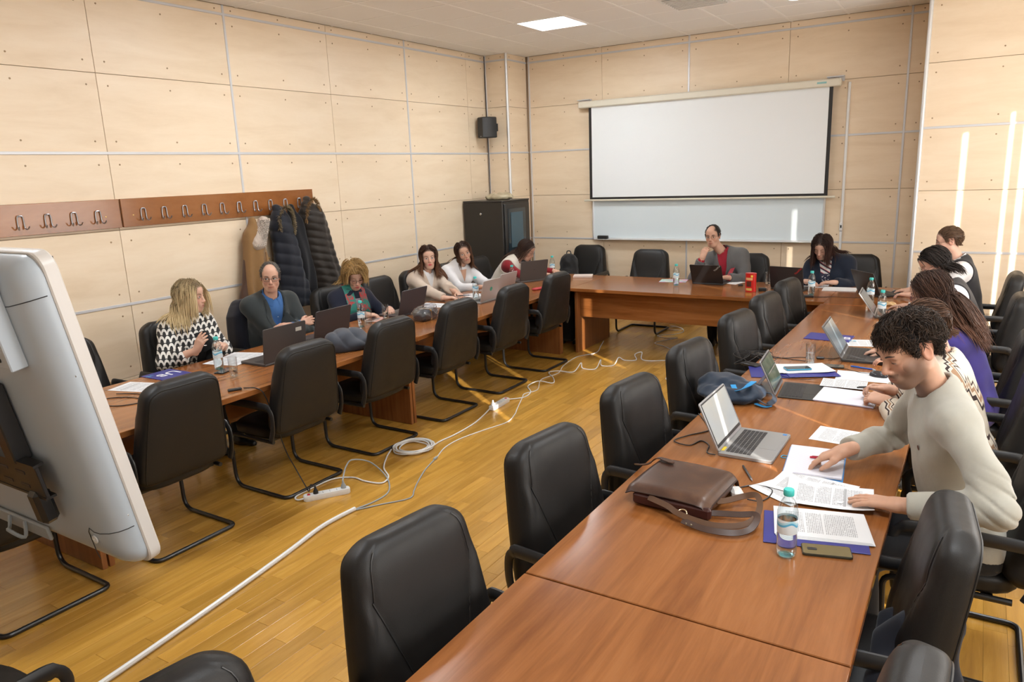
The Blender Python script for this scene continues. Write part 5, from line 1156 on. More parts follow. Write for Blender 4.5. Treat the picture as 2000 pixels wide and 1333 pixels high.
for dy, z in ((-.045, .35), (.03, .44), (-.035, .12)): lathe(q, [(.009, 0), (.006, .006)], 10, T(.20+.0, dy, z) @ rot('Y', PI/2))
obj('snap_buttons', q, mat('brass_snap', (.6,.42,.15), .3, 1.0), r0)
coat('navy down coat with a fur-edged hood hanging on the rack', 4.96, 1.80, .10, .165, .80, navyc, quilt=30, hood=(.02, .085, .17), fur_c=((.06,.042,.022), (.36,.27,.15)), lean=.10, seed=2)
coat('plain black coat squeezed between the two fur-hooded coats', 5.14, 1.80, .08, .12, .85, blackw, lean=.08, seed=3, arm=False)
coat('dark brown quilted puffer coat with a tan fur hood', 5.36, 1.86, .13, .20, .84, brownp, quilt=42, hood=(-.03, .085, .18), fur_c=((.16,.085,.032), (.36,.21,.09)), lean=.12, seed=5)
# ------------------------------------------------------------------ large white display in the foreground
DW, DHt = 1.70, .95
M['display'] = mat('white_display_shell', (.44,.495,.55), .33); M['display_rim'] = mat('pale_grey_rim', (.62,.59,.56), .35)
dsp = thing('interactive_display', 'large white interactive display seen from behind, tilted on its stand', 'display', (-2.0-DW/2, 1.12, 0))
TM = T(0, 0, .93) @ rot('X', math.radians(10))      # top leans towards the camera
def shell(u, v):
    """pillow-shaped back cover in panel coordinates, bulging towards -y"""
    a = u*2-1; b_ = v*2-1; e = max(0, 1-abs(a)**14)*max(0, 1-abs(b_)**9); return (a*DW/2*(1-.0*b_), -.058*e**.42-.012, (v)*DHt)
def rim_sheet(y): 
    o = rrect(DW+.012, DHt+.012, .05, 6); return o
q = MB(); prism(q, rim_sheet(0), -.012, .026, rot('X', PI/2) if False else Matrix(((1,0,0,0),(0,0,1,0),(0,1,0,DHt/2),(0,0,0,1))), bev=.004); obj('rim', q, M['display_rim'], dsp, TM)
q = MB()
def backp(ins, dep, y): return [(x, dep, z+DHt/2) for x, z in rrect(DW-ins*2, DHt-ins*2, max(.06-ins*.3, .02), 8)]
rings = [(0.0, -.010), (0.0, -.022), (.006, -.038), (.022, -.058), (.05, -.072), (.09, -.079), (.16, -.081)]
vv = []; ff = []; n_ = len(backp(0, 0, 0))
for ins, y in rings: vv += backp(ins, y, 0)
for k in range(len(rings)-1):
    for j in range(n_): j2 = (j+1) % n_; ff.append((k*n_+j, k*n_+j2, (k+1)*n_+j2, (k+1)*n_+j))
ff.append(tuple((len(rings)-1)*n_+j for j in range(n_))); q.add(vv, [f_[::-1] for f_ in ff]); obj('back_shell', q, M['display'], dsp, TM, smooth=60)
q = MB(); box(q, (0, .028, DHt/2), (DW-.03, .006, DHt-.03)); obj('glass_front', q, M['smoked'], dsp, TM, smooth=0)
SX = DW/2
def seam(pts): 
    q = MB(); tube(q, pts, .0014, 5); obj('seam', q, M['darkplastic'], dsp, TM)
def ys(ins): return float(np.interp(ins, [r_[0] for r_ in rings], [r_[1] for r_ in rings]))-.0003
seam([(SX-i, ys(i), .845-.02*min(i/.12, 1)) for i in (0, .006, .022, .05, .09, .14)]); seam([(SX-i, ys(i), .14-.015*min(i/.1, 1)) for i in (0, .006, .022, .05, .09, .12)]+[(SX-.14, -.0805, .135), (SX-.15, -.0813, .12), (SX-.15, -.0813, .05), (SX-.15, -.079, .02)])
q = MB(); lathe(q, [(.013, 0), (.013, .004), (.007, .004), (.006, -.004)], 16, T(SX-.125, -.081, .10) @ rot('X', PI/2)); obj('socket', q, M['whiteplastic'], dsp, TM)
for z in (.08+.1, .62): q = MB(); lathe(q, [(.004, 0), (.003, .002)], 8, T(SX-.004, -.026, z) @ rot('X', PI/2)); obj('screw', q, M['chrome'], dsp, TM)
# mounting plate (white) with hook slots
XP = SX-.115
mp = MB(); box(mp, (XP-.42, -.085, .795), (.84, .010, .27), bev=.003); pl = obj('mounting_plate', mp, M['display'], dsp, TM)
q = MB(); box(q, (XP-.42, -.098, .685), (.84, .030, .05), bev=.003); obj('plate_flange', q, M['display'], pl)
q = MB(); box(q, (XP, -.102, .80), (.014, .045, .28), bev=.003); obj('plate_edge', q, M['display'], pl)
q = MB(); tube(q, [(XP-.004, -.128+.016*math.cos(a), .83+.028*math.sin(a)) for a in np.linspace(0, 2*PI, 17)[:-1]], .005, 8, closed=True); obj('locking_ring', q, M['whiteplastic'], pl)
for x, z in ((-.065, .86), (-.055, .82), (-.045, .77), (-.085, .78)): q = MB(); lathe(q, [(.010, 0), (.010, .006), (.005, .009)], 10, T(XP+x, -.090, z) @ rot('X', PI/2)); obj('bolt', q, M['chrome'], pl)
for x in (-.125, -.095, -.065, -.185): q = MB(); lathe(q, [(.008, 0), (.008, .001)], 10, T(XP+x, -.1135, .685) @ rot('X', PI/2)); obj('slot_hole', q, M['dark'], pl)
# black wall-mount rail and bracket arm
XQ = SX-.20
q = MB(); box(q, (XQ-.40, -.125, .305), (.80, .012, .10), bev=.002); box(q, (XQ-.40, -.118, .358), (.80, .030, .008)); box(q, (XQ-.40, -.118, .252), (.80, .030, .008)); rl = obj('mount_rail', q, M['blackmetal'], dsp, TM)
for k in range(7):
    for z in (.28, .325): q = MB(); box(q, (XQ-.70+k*.1, -.1315, z), (.05, .002, .010)); obj('rail_slot', q, M['darkplastic'], rl)
q = MB(); box(q, (XQ-.125, -.11, .47), (.055, .05, .24), bev=.004); obj('mount_arm', q, M['blackmetal'], dsp, TM)
q = MB(); box(q, (XQ-.07, -.12, .21), (.055, .05, .11), bev=.012); obj('rail_clip', q, M['blackmetal'], dsp, TM)
q = MB(); box(q, (.18, -.082, .040), (.5, .012, .05), bev=.004); obj('port_panel', q, M['greyplastic'], dsp, TM)
q = MB(); tube(q, smooth_path([(.30, -.09, .06), (.34, -.12, .03), (.30, -.14, .06), (.22, -.11, .03), (.20, -.09, .06)], 5), .006, 6); obj('port_cable', q, M['greyplastic'], dsp, TM)
# mobile stand
q = MB()
for x in (-.62, -.22): box(q, (x, -.10, .82), (.06, .04, 1.52), bev=.004)
box(q, (-.42, -.10, .55), (.44, .03, .06)); obj('stand_posts', q, M['blackmetal'], dsp)
q = MB()
for x in (-.65, -.19): box(q, (x, -.30, .07), (.06, .58, .04), bev=.006)
box(q, (-.42, -.12, .08), (.46, .06, .03)); obj('stand_base', q, M['blackmetal'], dsp)
for x in (-.65, -.19):
    for y in (-.55, -.05): q = MB(); tube(q, [(x-.015, y, .027), (x+.015, y, .027)], .0265, 16); obj('castor', q, M['blackplastic'], dsp)
# ------------------------------------------------------------------ things by the far corner
bpk = thing('backpack', 'black backpack standing on the far left chair', 'backpack', (-4.62, 8.80, .475), .2)
F = Field(); F.rc((0, 0, .12), (0, 0, .34), .13, .12, .04); F.el((0, -.06, .16), (.13, .10, .14), None, .03); F.post = lambda P, d: np.maximum(d+.004*folds(P*2), -P[:, 2]); v, q = nets(F, (-.2, -.22, -.02), (.2, .2, .52), .010); link('body', npmesh('body', [(v, q, 0)], cloth('black_nylon', (.012,.012,.013), .6)), bpk)
q = MB(); tube(q, smooth_path([(-.08, -.155, .26), (0, -.165, .27), (.08, -.155, .26)], 4), .004, 6); tube(q, smooth_path([(-.03, 0, .455), (-.02, 0, .49), (.02, 0, .49), (.03, 0, .455)], 4), .007, 6); obj('zip_and_handle', q, M['blackplastic'], bpk)
sc_ = thing('suitcase', 'small black wheeled suitcase on the floor behind the last left chair', 'suitcase', (-4.02, 7.62, 0)); q = MB(); box(q, (0, 0, .30), (.22, .20, .50), bev=.035); obj('body', q, cloth('black_case', (.012,.012,.013), .6), sc_)
for x in (-.07, .07): q = MB(); tube(q, [(x-.012, 0, .025), (x+.012, 0, .025)], .024, 12); obj('wheel', q, M['blackplastic'], sc_)
q = MB(); tube(q, smooth_path([(-.06, .09, .54), (-.06, .09, .60), (.06, .09, .60), (.06, .09, .54)], 4), .007, 6); obj('handle', q, M['blackmetal'], sc_)
# garments on chairs
def draped(label, x, y, rz, mt, low, group):
    r0 = thing('draped_jacket', label, 'jacket', (x, y, 0), rz, group); F = Field()
    BMt = T(0, -.215, .44) @ rot('X', math.radians(9)); Bi = np.array(BMt.inverted())
    def f(P):
        L = P @ Bi[:3, :3].T+Bi[:3, 3]; z = np.clip(L[:, 2]/.57, 0, 1); hw = np.interp(z, [0, .08, .84, 1], [.235, .278, .23, .17])+.012
        qx = np.maximum(np.abs(L[:, 0])-hw+.05, 0); qy = np.maximum(np.abs(L[:, 1]-.012)-.085+.05, 0); qz = np.maximum(np.abs(L[:, 2]-.28)-.315+.05, 0); return np.sqrt(qx**2+qy**2+qz**2)-.05
    F.fn(f); F.post = lambda P, d: np.maximum(d-.010+.006*np.sin(P[:, 0]*26+2*np.sin(P[:, 2]*7)), low+.04*np.sin(P[:, 0]*11)-P[:, 2]); v, q = nets(F, (-.4, -.52, low-.1), (.4, .05, 1.12), .011); link('cloth', npmesh('cloth', [(v, q, 0)], mt), r0); return r0
draped('dark navy jacket hung over the chair back of the man with folded arms', -5.05, 4.20, -PI/2, cloth('midnight_jacket', (.010,.011,.019)), .48, None)
tj = thing('folded_coat', 'black-blue coat hanging over the seat of the near right chair', 'coat', (-.06, 2.24, 0)); F = Field(); F.rc((.06, .0, .70), (-.03, .02, .50), .06, .13, .06); F.rc((-.02, -.12, .52), (-.05, -.16, .10), .11, .10, .06); F.rc((-.02, .14, .52), (-.04, .16, .16), .10, .09, .06); F.rc((.02, .0, .45), (-.02, .0, .10), .14, .12, .06); F.post = lambda P, d: np.maximum(d+.014*np.sin(P[:, 1]*36+2.5*np.sin(P[:, 2]*6)), -.105-P[:, 0]); v, q = nets(F, (-.32, -.36, .005), (.28, .36, .85), .011); link('cloth', npmesh('cloth', [(v, q, 0)], cloth('black_blue_coat', (.010,.011,.018))), tj)
gj = thing('padded_jacket', 'grey-blue padded jacket rolled up on the left table', 'jacket', (-4.03, 3.99, TH+.001)); F = Field(); F.rc((0, -.12, .065), (0, .14, .06), .075, .065, .05); F.el((-.03, 0, .09), (.10, .15, .06), None, .04); F.el((.05, .05, .03), (.10, .16, .06), None, .04); F.post = lambda P, d: np.maximum(d-.016*np.abs(np.sin(P[:, 1]*22+1.2*np.sin(P[:, 0]*14)+P[:, 2]*16))**.5+.008, -P[:, 2]); v, q = nets(F, (-.2, -.28, -.02), (.22, .3, .2), .009); link('cloth', npmesh('cloth', [(v, q, 0)], cloth('slate_padding', (.055,.062,.08), .6)), gj)
# ------------------------------------------------------------------ table-top things
def print_mat(name, kind):
    m = mat(name, (.74,.75,.77), .75, 0, .3); t = NT(m); sp = t.n('ShaderNodeSeparateXYZ'); t.l(t.obj(), sp.inputs[0]); x, y = sp.outputs[0], sp.outputs[1]
    if kind == 'lined':
        ln = t.math('LESS_THAN', t.math('FRACT', t.math('MULTIPLY', y, 125)), .16); c = t.mix(t.math('MULTIPLY', ln, .7), (.72,.72,.76), (.42,.36,.60)); t.base(c); return m
    if kind == 'blank': return m
    rows = {'text': 165, 'table': 180}[kind]; f = t.math('FRACT', t.math('MULTIPLY', y, rows)); rw = t.math('FLOOR', t.math('MULTIPLY', y, rows))
    cx = t.n('ShaderNodeCombineXYZ'); t.l(t.math('MULTIPLY', x, 260), cx.inputs[0]); t.l(t.math('MULTIPLY', rw, 3.7), cx.inputs[1]); wn = t.noise(cx.outputs[0], 1.0, 1)
    ink = t.math('MULTIPLY', t.math('MULTIPLY', t.math('GREATER_THAN', f, .45), t.math('GREATER_THAN', wn, .42)), t.math('LESS_THAN', t.math('ABSOLUTE', x), .080))
    ink = t.math('MULTIPLY', ink, t.math('LESS_THAN', t.math('ABSOLUTE', y), .115)); para = t.math('GREATER_THAN', t.noise(t.map(t.obj(), (.4, 26, 1)), 1.0, 1), .40); ink = t.math('MULTIPLY', ink, para)
    if kind == 'table':
        bar = t.math('MULTIPLY', t.math('LESS_THAN', t.math('ABSOLUTE', t.math('SUBTRACT', y, .055)), .0045), t.math('LESS_THAN', t.math('ABSOLUTE', x), .085)); ink = t.math('MAXIMUM', ink, bar)
    t.base(t.mix(t.math('MULTIPLY', ink, .52), (.73,.74,.76), (.05,.05,.06))); return m
PM = {k: print_mat('printed_'+k, k) for k in ('text', 'table', 'lined', 'blank')}
def sheet(label, cx, cy, rz, z=.0006, kind='text', w=.21, l=.297, th=.0006, bend=0.0, mt=None, cat_='paper', group='loose papers', name='paper'):
    q = MB(); n1, n2 = 7, 9; up_ = []
    for j in range(n2):
        for i in range(n1):
            a, b_ = i/(n1-1)*2-1, j/(n2-1)*2-1; up_.append((a*w/2, b_*l/2, th+bend*max(0, a*b_)**2+abs(bend)*.3*max(0, b_)**3))
    f = [(j*n1+i, j*n1+i+1, (j+1)*n1+i+1, (j+1)*n1+i) for j in range(n2-1) for i in range(n1-1)]; q.add(up_, f); q.add([(x, y, z_-th) for x, y, z_ in up_], [t_[::-1] for t_ in f])
    e = [i for i in range(n1)]+[j*n1+n1-1 for j in range(1, n2)]+[(n2-1)*n1+i for i in range(n1-2, -1, -1)]+[j*n1 for j in range(n2-2, 0, -1)]; N = n1*n2
    q.f += [(e[k], e[k]+N, e[(k+1) % len(e)]+N, e[(k+1) % len(e)]) for k in range(len(e))]; q.m += [0]*len(e)
    o = obj(name, q, mt or PM[kind], smooth=60); o.location = (cx, cy, TH+z); o.rotation_euler = (0, 0, rz); return tag(o, label, cat_, group)
M['folder'] = mat('royal_blue_folder', (.030,.035,.24), .35); M['whiteink'] = mat('white_print', (.8,.8,.82), .6); M['cyanink'] = mat('cyan_print', (.15,.45,.62), .6)
def folder(label, cx, cy, rz, z=.0006, letters=True, w=.225, l=.31, ly=.01, lr=0.0):
    r0 = thing('folder', label, 'folder', (cx, cy, TH+z), rz, 'blue folders'); q = MB(); box(q, (0, 0, .002), (w, l, .004), bev=.001); obj('cover', q, M['folder'], r0)
    if letters:
        Lm = T(0, ly, .0046) @ rot('Z', lr); lettering('U', .135, M['whiteink'], r0, Lm @ T(-.045, .0, 0)); lettering('B', .105, M['whiteink'], r0, Lm @ T(.035, .0, 0)); lettering('u', .05, M['cyanink'], r0, Lm @ T(.07, -.055, 0)); lettering('b', .05, M['cyanink'], r0, Lm @ T(.10, -.055, 0))
    return r0
def laptop(label, hx, hy, rz, w=.36, d=.24, ang=110, body=(.03,.028,.028), inner=None, screen=None, sticker=None, th=.016, metal=.0, kick=False, logo=None):
    bm = mat('laptop_shell', body, .38, metal); im = bm if inner is None else mat('laptop_deck', inner, .4, metal); r0 = thing('laptop', label, 'laptop', (hx, hy, TH+.0006), rz, 'laptops')
    if not kick: q = MB(); prism(q, rrect(w, d, .012, 4), 0, th, T(0, d/2, 0), bev=.002); bs = obj('base', q, im, r0)
    else: q = MB(); prism(q, rrect(w, d, .008, 3), 0, .005, T(0, d/2+.012, 0), bev=.001); bs = obj('keyboard_cover', q, im, r0); th = .005
    q = MB(); kw, kh = (w-.055)/14, .0185
    for r_ in range(6):
        for c_ in range(14):
            if r_ == 5 and 3 < c_ < 9: continue
            box(q, (-w/2+.0275+kw*(c_+.5), .028+kh*(r_+.5), th+.0008), (kw*.86, kh*.84, .0018))
        if r_ == 5: box(q, (-w/2+.0275+kw*6.5, .028+kh*5.5, th+.0008), (kw*4.86, kh*.84, .0018))
    obj('keys', q, M['darkplastic'], bs, smooth=0)
    q = MB(); box(q, (0, d-.052, th+.0003), (.11, .072, .0008)); obj('trackpad', q, im, bs, smooth=0)
    LM = T(0, .004 if not kick else .0, th+.001) @ rot('X', math.radians(ang-90)); lh = d*.97
    q = MB(); prism(q, rrect(w, lh, .012, 4), -.004, .004, Matrix(((1,0,0,0),(0,0,1,0),(0,1,0,lh/2),(0,0,0,1))), bev=.0015); ld = obj('lid', q, bm, r0, LM)
    q = MB(); box(q, (0, .0046, lh/2+.004), (w-.018, .001, lh-.02)); obj('bezel', q, M['blackplastic'], ld, smooth=0)
    q = MB(); box(q, (0, .0053, lh/2+.008), (w-.030, .0008, lh-.042)); obj('screen', q, screen or M['smoked'], ld, smooth=0)
    if kick: q = MB(); box(q, (0, -.085, .06), (w*.9, .004, .16), rot('X', -.62)); obj('kickstand', q, bm, r0)
    if sticker:
        x, z, sw_, sh_, mt = sticker; q = MB(); box(q, (x, -.0046, z), (sw_, .0008, sh_)); obj('sticker', q, mt, ld, smooth=0)
    if logo: o = lettering(logo[0], logo[1], logo[2], ld, T(logo[3], -.0047, logo[4]) @ rot('X', PI/2) @ rot('Z', logo[5]))
    return r0, bs, ld
BLK, GRF, SIL = (.018,.017,.018), (.055,.050,.050), (.42,.42,.43)
def screen_mat(name, c0, c1, em, scale=3.0):
    m = mat(name, c0, .12); t = NT(m); n = t.noise(t.map(t.obj(), (1, 1, 1)), scale*4, 3); c = t.ramp(n, [(.40, c0), (.60, c1)]); t.base(c); t.l(c, t.p.inputs['Emission Color']); t.p.inputs['Emission Strength'].default_value = em; return m
SC_REFL = screen_mat('screen_reflection', (.36,.38,.38), (.42,.40,.35), .28, .6); SC_GRN = screen_mat('green_landscape_screen', (.05,.075,.05), (.11,.13,.09), .35); SC_DIM = screen_mat('dim_blue_screen', (.06,.085,.10), (.10,.125,.14), .35, .8)  # first screen: beige-grey reflection painted into its colour and glow
yel = mat('yellow_label', (.75,.55,.03), .5); redm = mat('red_mark', (.5,.03,.03), .4); greym = mat('pale_mark', (.45,.45,.42), .5); grn = mat('green_sticker', (.05,.32,.22), .4)
r0, bs, ld = laptop('open silver laptop beside the brown satchel', -.900, 3.285, -PI/2, .375, .238, 114, SIL, (.40,.41,.42), SC_REFL, metal=.6)
q = MB(); box(q, (.13, .014, .0166), (.05, .014, .0006)); obj('yellow_label', q, yel, bs, smooth=0); q = MB(); box(q, (-.165, .215, .0164), (.018, .018, .0006)); obj('blue_sticker', q, mat('blue_sticker', (.05,.22,.55), .4), bs, smooth=0)
laptop('dark tablet computer with fabric keyboard on its kickstand', -.886, 4.232, -PI/2+.087, .315, .215, 115, (.30,.30,.31), (.055,.058,.06), SC_GRN, kick=True, metal=.5)
laptop('dark grey laptop in front of the woman in purple', -.68, 5.20, -PI/2+.03, .375, .25, 122, (.20,.20,.205), (.075,.077,.08), SC_DIM, metal=.5)
laptop('thin silver laptop seen edge-on beside the water bottles', -.66, 6.72, -PI/2+.05, .34, .23, 125, SIL, (.1,.1,.105), SC_DIM, metal=.5)
laptop('black laptop of the man in the waistcoat, turned to the corner', -.83, 7.70, math.radians(-50), .36, .24, 112, BLK, None, None)
laptop('black laptop of the man in the grey blazer at the head table', -2.44, 7.87, 0, .345, .24, 116, BLK, logo=('ThinkPad', .026, greym, .125, .195, -PI/4+PI/2))
laptop('black laptop of the woman in the navy cardigan', -1.585, 7.74, math.radians(-12), .345, .24, 103, BLK, logo=('ThinkPad', .026, redm, .125, .195, -PI/4+PI/2))
laptop('dark laptop with a pale lid sticker between the blonde woman and the man', -4.175, 3.52, PI/2, .39, .26, 96, GRF, sticker=(.125, .20, .055, .028, greym))
laptop('dark laptop with a plain lid in front of the man with folded arms', -4.39, 4.19, PI/2, .39, .26, 103, (.040,.036,.040))
laptop('dark laptop with a violet sheen beside the packet in plastic', -4.47, 5.30, PI/2, .37, .25, 106, (.045,.042,.052))
laptop('silver laptop with a round green sticker on its lid', -4.15, 6.15, PI/2, .32, .225, 104, (.46,.42,.41), (.3,.3,.3), metal=.3)
r0, bs, ld = laptop('silver laptop further along with a small red mark on its lid', -4.26, 6.64, PI/2, .33, .225, 105, (.46,.42,.42), (.3,.3,.3), metal=.3)
q = MB(); box(q, (.06, -.0046, .07), (.012, .0008, .016)); obj('sticker', q, redm, ld, smooth=0)
for o in bpy.data.objects:
    if o.get('label', '').startswith('silver laptop with a round'):
        lid_ = [c for c in o.children if c.name.startswith('lid')][0]; q = MB(); lathe(q, [(.022, 0), (.022, .001)], 20, T(0, -.0042, .12) @ rot('X', PI/2)); obj('sticker', q, grn, lid_)
laptop('dark grey laptop of the woman with red sleeves', -4.42, 7.50, math.radians(62), .37, .25, 103, (.07,.063,.062), logo=('^', .05, M['darkplastic'], 0, .12, 0))
# bottles
def thin(name, tint, gloss=.10, rough=.03):
    m = mat(name, (1,1,1), .1); t = NT(m); tr = t.n('ShaderNodeBsdfTransparent'); tr.inputs[0].default_value = (*tint, 1); gl = t.n('ShaderNodeBsdfGlossy'); gl.inputs['Roughness'].default_value = rough; lw = t.n('ShaderNodeLayerWeight'); lw.inputs['Blend'].default_value = .35
    mx = t.n('ShaderNodeMixShader'); t.l(t.math('ADD', t.math('MULTIPLY', lw.outputs['Facing'], .45), gloss*.5), mx.inputs[0]); t.l(tr.outputs[0], mx.inputs[1]); t.l(gl.outputs[0], mx.inputs[2]); t.l(mx.outputs[0], t.t.nodes['Material Output'].inputs[0]); return m
M['pet'] = thin('clear_pet', (.93,.97,.98)); M['glass'] = thin('tumbler_glass', (.975,.985,.985), .08)
M['water'] = mat('water', (.94,.985,1.0), .0, 0, .5, Transmission_Weight=1.0, IOR=1.33); M['cap'] = mat('turquoise_cap', (.06,.53,.50), .4); M['tealbase'] = thin('teal_tint', (.45,.85,.92))
M['label'] = mat('bottle_label', (.5,.6,.65), .4); t = NT(M['label']); sp = t.n('ShaderNodeSeparateXYZ'); t.l(t.obj(), sp.inputs[0]); wv = t.math('ADD', sp.outputs[2], t.math('MULTIPLY', t.math('SINE', t.math('MULTIPLY', sp.outputs[0], 130)), .006))
c_ = t.ramp(t.math('MULTIPLY', wv, 8.0), [(.0, (.72,.80,.84)), (.85, (.10,.42,.66)), (.905, (.40,.68,.80)), (.96, (.75,.82,.86))]); c_.node.color_ramp.interpolation = 'CONSTANT'; t.base(c_)
def make_bottle(label):
    r0 = thing('water_bottle', label, 'bottle', group='water bottles'); k = 24
    prof = [(.012, .004), (.026, .001), (.031, .012), (.0315, .03), (.0305, .055), (.0315, .060), (.0315, .070), (.0300, .074), (.0300, .128), (.0315, .132), (.0312, .145), (.0270, .166), (.0190, .182), (.0135, .190), (.0125, .198), (.0150, .200), (.0150, .203), (.0120, .204)]
    q = MB(); v = []; f = []; n = 30
    for r_, z in prof:
        for j in range(n): a = 2*PI*j/n; rr = r_*(1-.07*(z < .05)*(.5+.5*math.cos(a*5))*(1-z/.05)); v.append((rr*math.cos(a), rr*math.sin(a), z))
    for i in range(len(prof)-1):
        for j in range(n): j2 = (j+1) % n; f.append((i*n+j, i*n+j2, (i+1)*n+j2, (i+1)*n+j))
    f.append(tuple(range(n-1, -1, -1))); q.add(v, f); obj('bottle_body', q, M['pet'], r0, smooth=50)
    q = MB(); lathe(q, [(.005, .006), (.026, .005), (.0295, .03), (.0290, .060), (.0288, .118), (.0287, .1182)], 24); obj('water', q, M['water'], r0)
    q = MB(); lathe(q, [(.0305, .080), (.0307, .081), (.0307, .124), (.0305, .125)], 30, cap=False); obj('label', q, M['label'], r0)
    q = MB(); lathe(q, [(.0155, .198), (.0160, .199), (.0160, .214), (.0145, .217), (.005, .2175)], 20); obj('cap', q, M['cap'], r0)
    q = MB(); lathe(q, [(.018, .006), (.012, .014), (.004, .018)], 14); obj('base_dimple', q, M['tealbase'], r0)
    return r0
BP = [(-.445, 2.345, 'water bottle beside the gold phone, nearest the camera'), (-4.43, 3.145, 'water bottle in front of the blonde woman'), (-4.50, 4.66, 'water bottle in front of the woman with the green scarf'), (-4.37, 6.23, 'water bottle between the beige sweater and the stickered laptop'), (-4.50, 7.16, 'water bottle next to the purple folder on the left row'), (-4.49, 8.10, 'water bottle in the far left table corner'), (-2.73, 7.69, 'water bottle standing on the colourful leaflet at the head table'), (-1.314, 7.53, 'water bottle near the woman in the navy cardigan'), (-.76, 7.22, 'water bottle beside the black laptop of the waistcoat man'), (-.60, 6.55, 'water bottle next to the edge-on silver laptop')]
B0 = make_bottle(BP[0][2]); B0.location = (BP[0][0], BP[0][1], TH+.0006); B0.rotation_euler = (0, 0, 1.0); B0.scale = (1.06, 1.06, 1.085)
for i, (x, y, l) in enumerate(BP[1:]): dup(B0, (x, y, TH+(.003 if i == 5 else .0006)), i*1.3, l)
def make_glass(label, fill):
    r0 = thing('drinking_glass', label, 'glass', group='drinking glasses'); q = MB(); lathe(q, [(.024, .0), (.0265, .001), (.030, .14), (.0288, .1402), (.0258, .014), (.003, .013)], 26, cap=False); obj('tumbler', q, M['glass'], r0)
    q = MB(); lathe(q, [(.020, .0145), (.0253, .015), (.0270, fill), (.002, fill+.0001)], 26); obj('water', q, M['water'], r0); return r0
GPs = [(-.835, 4.87, 'tall glass half full of water beside the phones, right row', .075), (-4.15, 3.05, 'tall glass of water near the blonde woman', .055), (-4.54, 5.02, 'glass of water beside the violet-sheen laptop', .065), (-4.47, 4.72, 'empty glass next to the bottle of the scarf woman', .02), (-1.84, 8.03, 'glass behind the red tin at the head table', .03)]
for x, y, l, fl_ in GPs: g_ = make_glass(l, fl_); g_.location = (x, y, TH+.0006)
# phones, pens, mice, adapters
def phone(label, cx, cy, rz, front, back=(.02,.02,.022), z=.0006, cam_=False, edge=None):
    r0 = thing('phone', label, 'phone', (cx, cy, TH+z), rz, 'phones'); q = MB(); prism(q, rrect(.074, .155, .009, 4), 0, .008, bev=.0016); obj('case', q, mat('phone_case', back, .25, .2), r0)
    q = MB(); prism(q, rrect(.068, .148, .007, 4), .0078, .0084); obj('screen' if not cam_ else 'back_glass', q, front, r0)
    if cam_: q = MB(); prism(q, rrect(.016, .03, .004, 3), .008, .0095, T(0, .045, 0)); obj('camera', q, M['blackplastic'], r0)
phone('gold-backed phone lying beside the nearest bottle', -.333, 2.425, PI/2+.28, mat('gold_back', (.20,.16,.075), .2, .3), (.045,.045,.03), cam_=True)
phone('phone with a bright blue edge on the papers by the tablet', -.872, 4.67, -PI/2+.55, M['smoked'], (.06,.33,.52), z=.0165)
phone('dark phone lying between the glass and the blue pen', -.71, 4.86, -PI/2+.18, mat('grey_phone_glass', (.10,.10,.09), .12), (.02,.02,.02))
phone('dark phone next to the bottle of the blonde woman', -4.35, 3.13, .3, M['smoked'])
phone('white phone on the pink notebook of the scarf woman', -4.60, 4.90, .2, M['smoked'], (.6,.58,.56), z=.0085)
def pen(label, x0, y0, x1, y1, c, z=.005, tip=(.4,.4,.42)):
    L = math.hypot(x1-x0, y1-y0); r0 = thing('pen', label, 'pen', ((x0+x1)/2, (y0+y1)/2, TH+z), math.atan2(y1-y0, x1-x0), 'pens'); q = MB(); M2 = T(-L/2, 0, 0) @ rot('Y', PI/2); lathe(q, [(.003, 0), (.0045, .003), (.0048, .04), (.0045, L-.018)], 12, M2); obj('barrel', q, mat('pen_barrel', c, .35), r0)
    q = MB(); lathe(q, [(.0045, L-.018), (.0012, L)], 12, M2); obj('tip', q, mat('pen_tip', tip, .3, .7), r0); q = MB(); box(q, (-L/2+.03, 0, .0058), (.042, .003, .0014)); obj('clip', q, mat('pen_clip', tuple(k*.6 for k in c), .35), r0)
pen('dark pen on the bare table beside the satchel', -.767, 3.025, -.692, 2.885, (.05,.055,.06))
pen('red pen on the lined notebook under the writing hand', -.53, 3.205, -.395, 3.24, (.50,.012,.04), z=.022)
pen('blue pen in front of the dark grey laptop', -.600, 4.905, -.455, 4.875, (.02,.12,.55))
pen('black pencil held in clasped hands', -.475, 4.19, -.36, 4.245, (.015,.015,.015), z=.075)
pen('black pen held by the woman in the beige sweater', -4.46, 6.03, -4.36, 6.13, (.02,.02,.03), z=.06)
def mouse(label, x, y, rz, cable):
    r0 = thing('computer_mouse', label, 'mouse', (x, y, TH+.0006), rz, 'computer mice'); F = Field(); F.el((0, 0, .004), (.030, .052, .032)); F.post = lambda P, d: np.maximum(d, -P[:, 2]); v, q = nets(F, (-.04, -.062, -.006), (.04, .062, .044), .004); link('shell', npmesh('shell', [(v, q, 0)], mat('mouse_shell', (.03,.03,.035), .22)), r0)
    q = MB(); tube(q, [(-.004, .026, .032), (.004, .026, .032)], .008, 12); obj('wheel', q, M['greyplastic'], r0); q = MB(); tube(q, smooth_path(cable, 5), .0017, 6); obj('cable', q, M['blackplastic'], r0)
mouse('shiny dark mouse near the clasped hands', -.425, 4.735, PI/2-.25, [(0, .05, .012), (.02, .12, .003), (.05, .22, .003), (.10, .32, .0028), (.06, .42, .003), (.13, .50, .003)])
mouse('black mouse under the hand of the waistcoat man', -.60, 7.84, PI/2, [(0, .05, .012), (.02, .10, .003), (-.03, .18, .003), (-.10, .22, .003)])
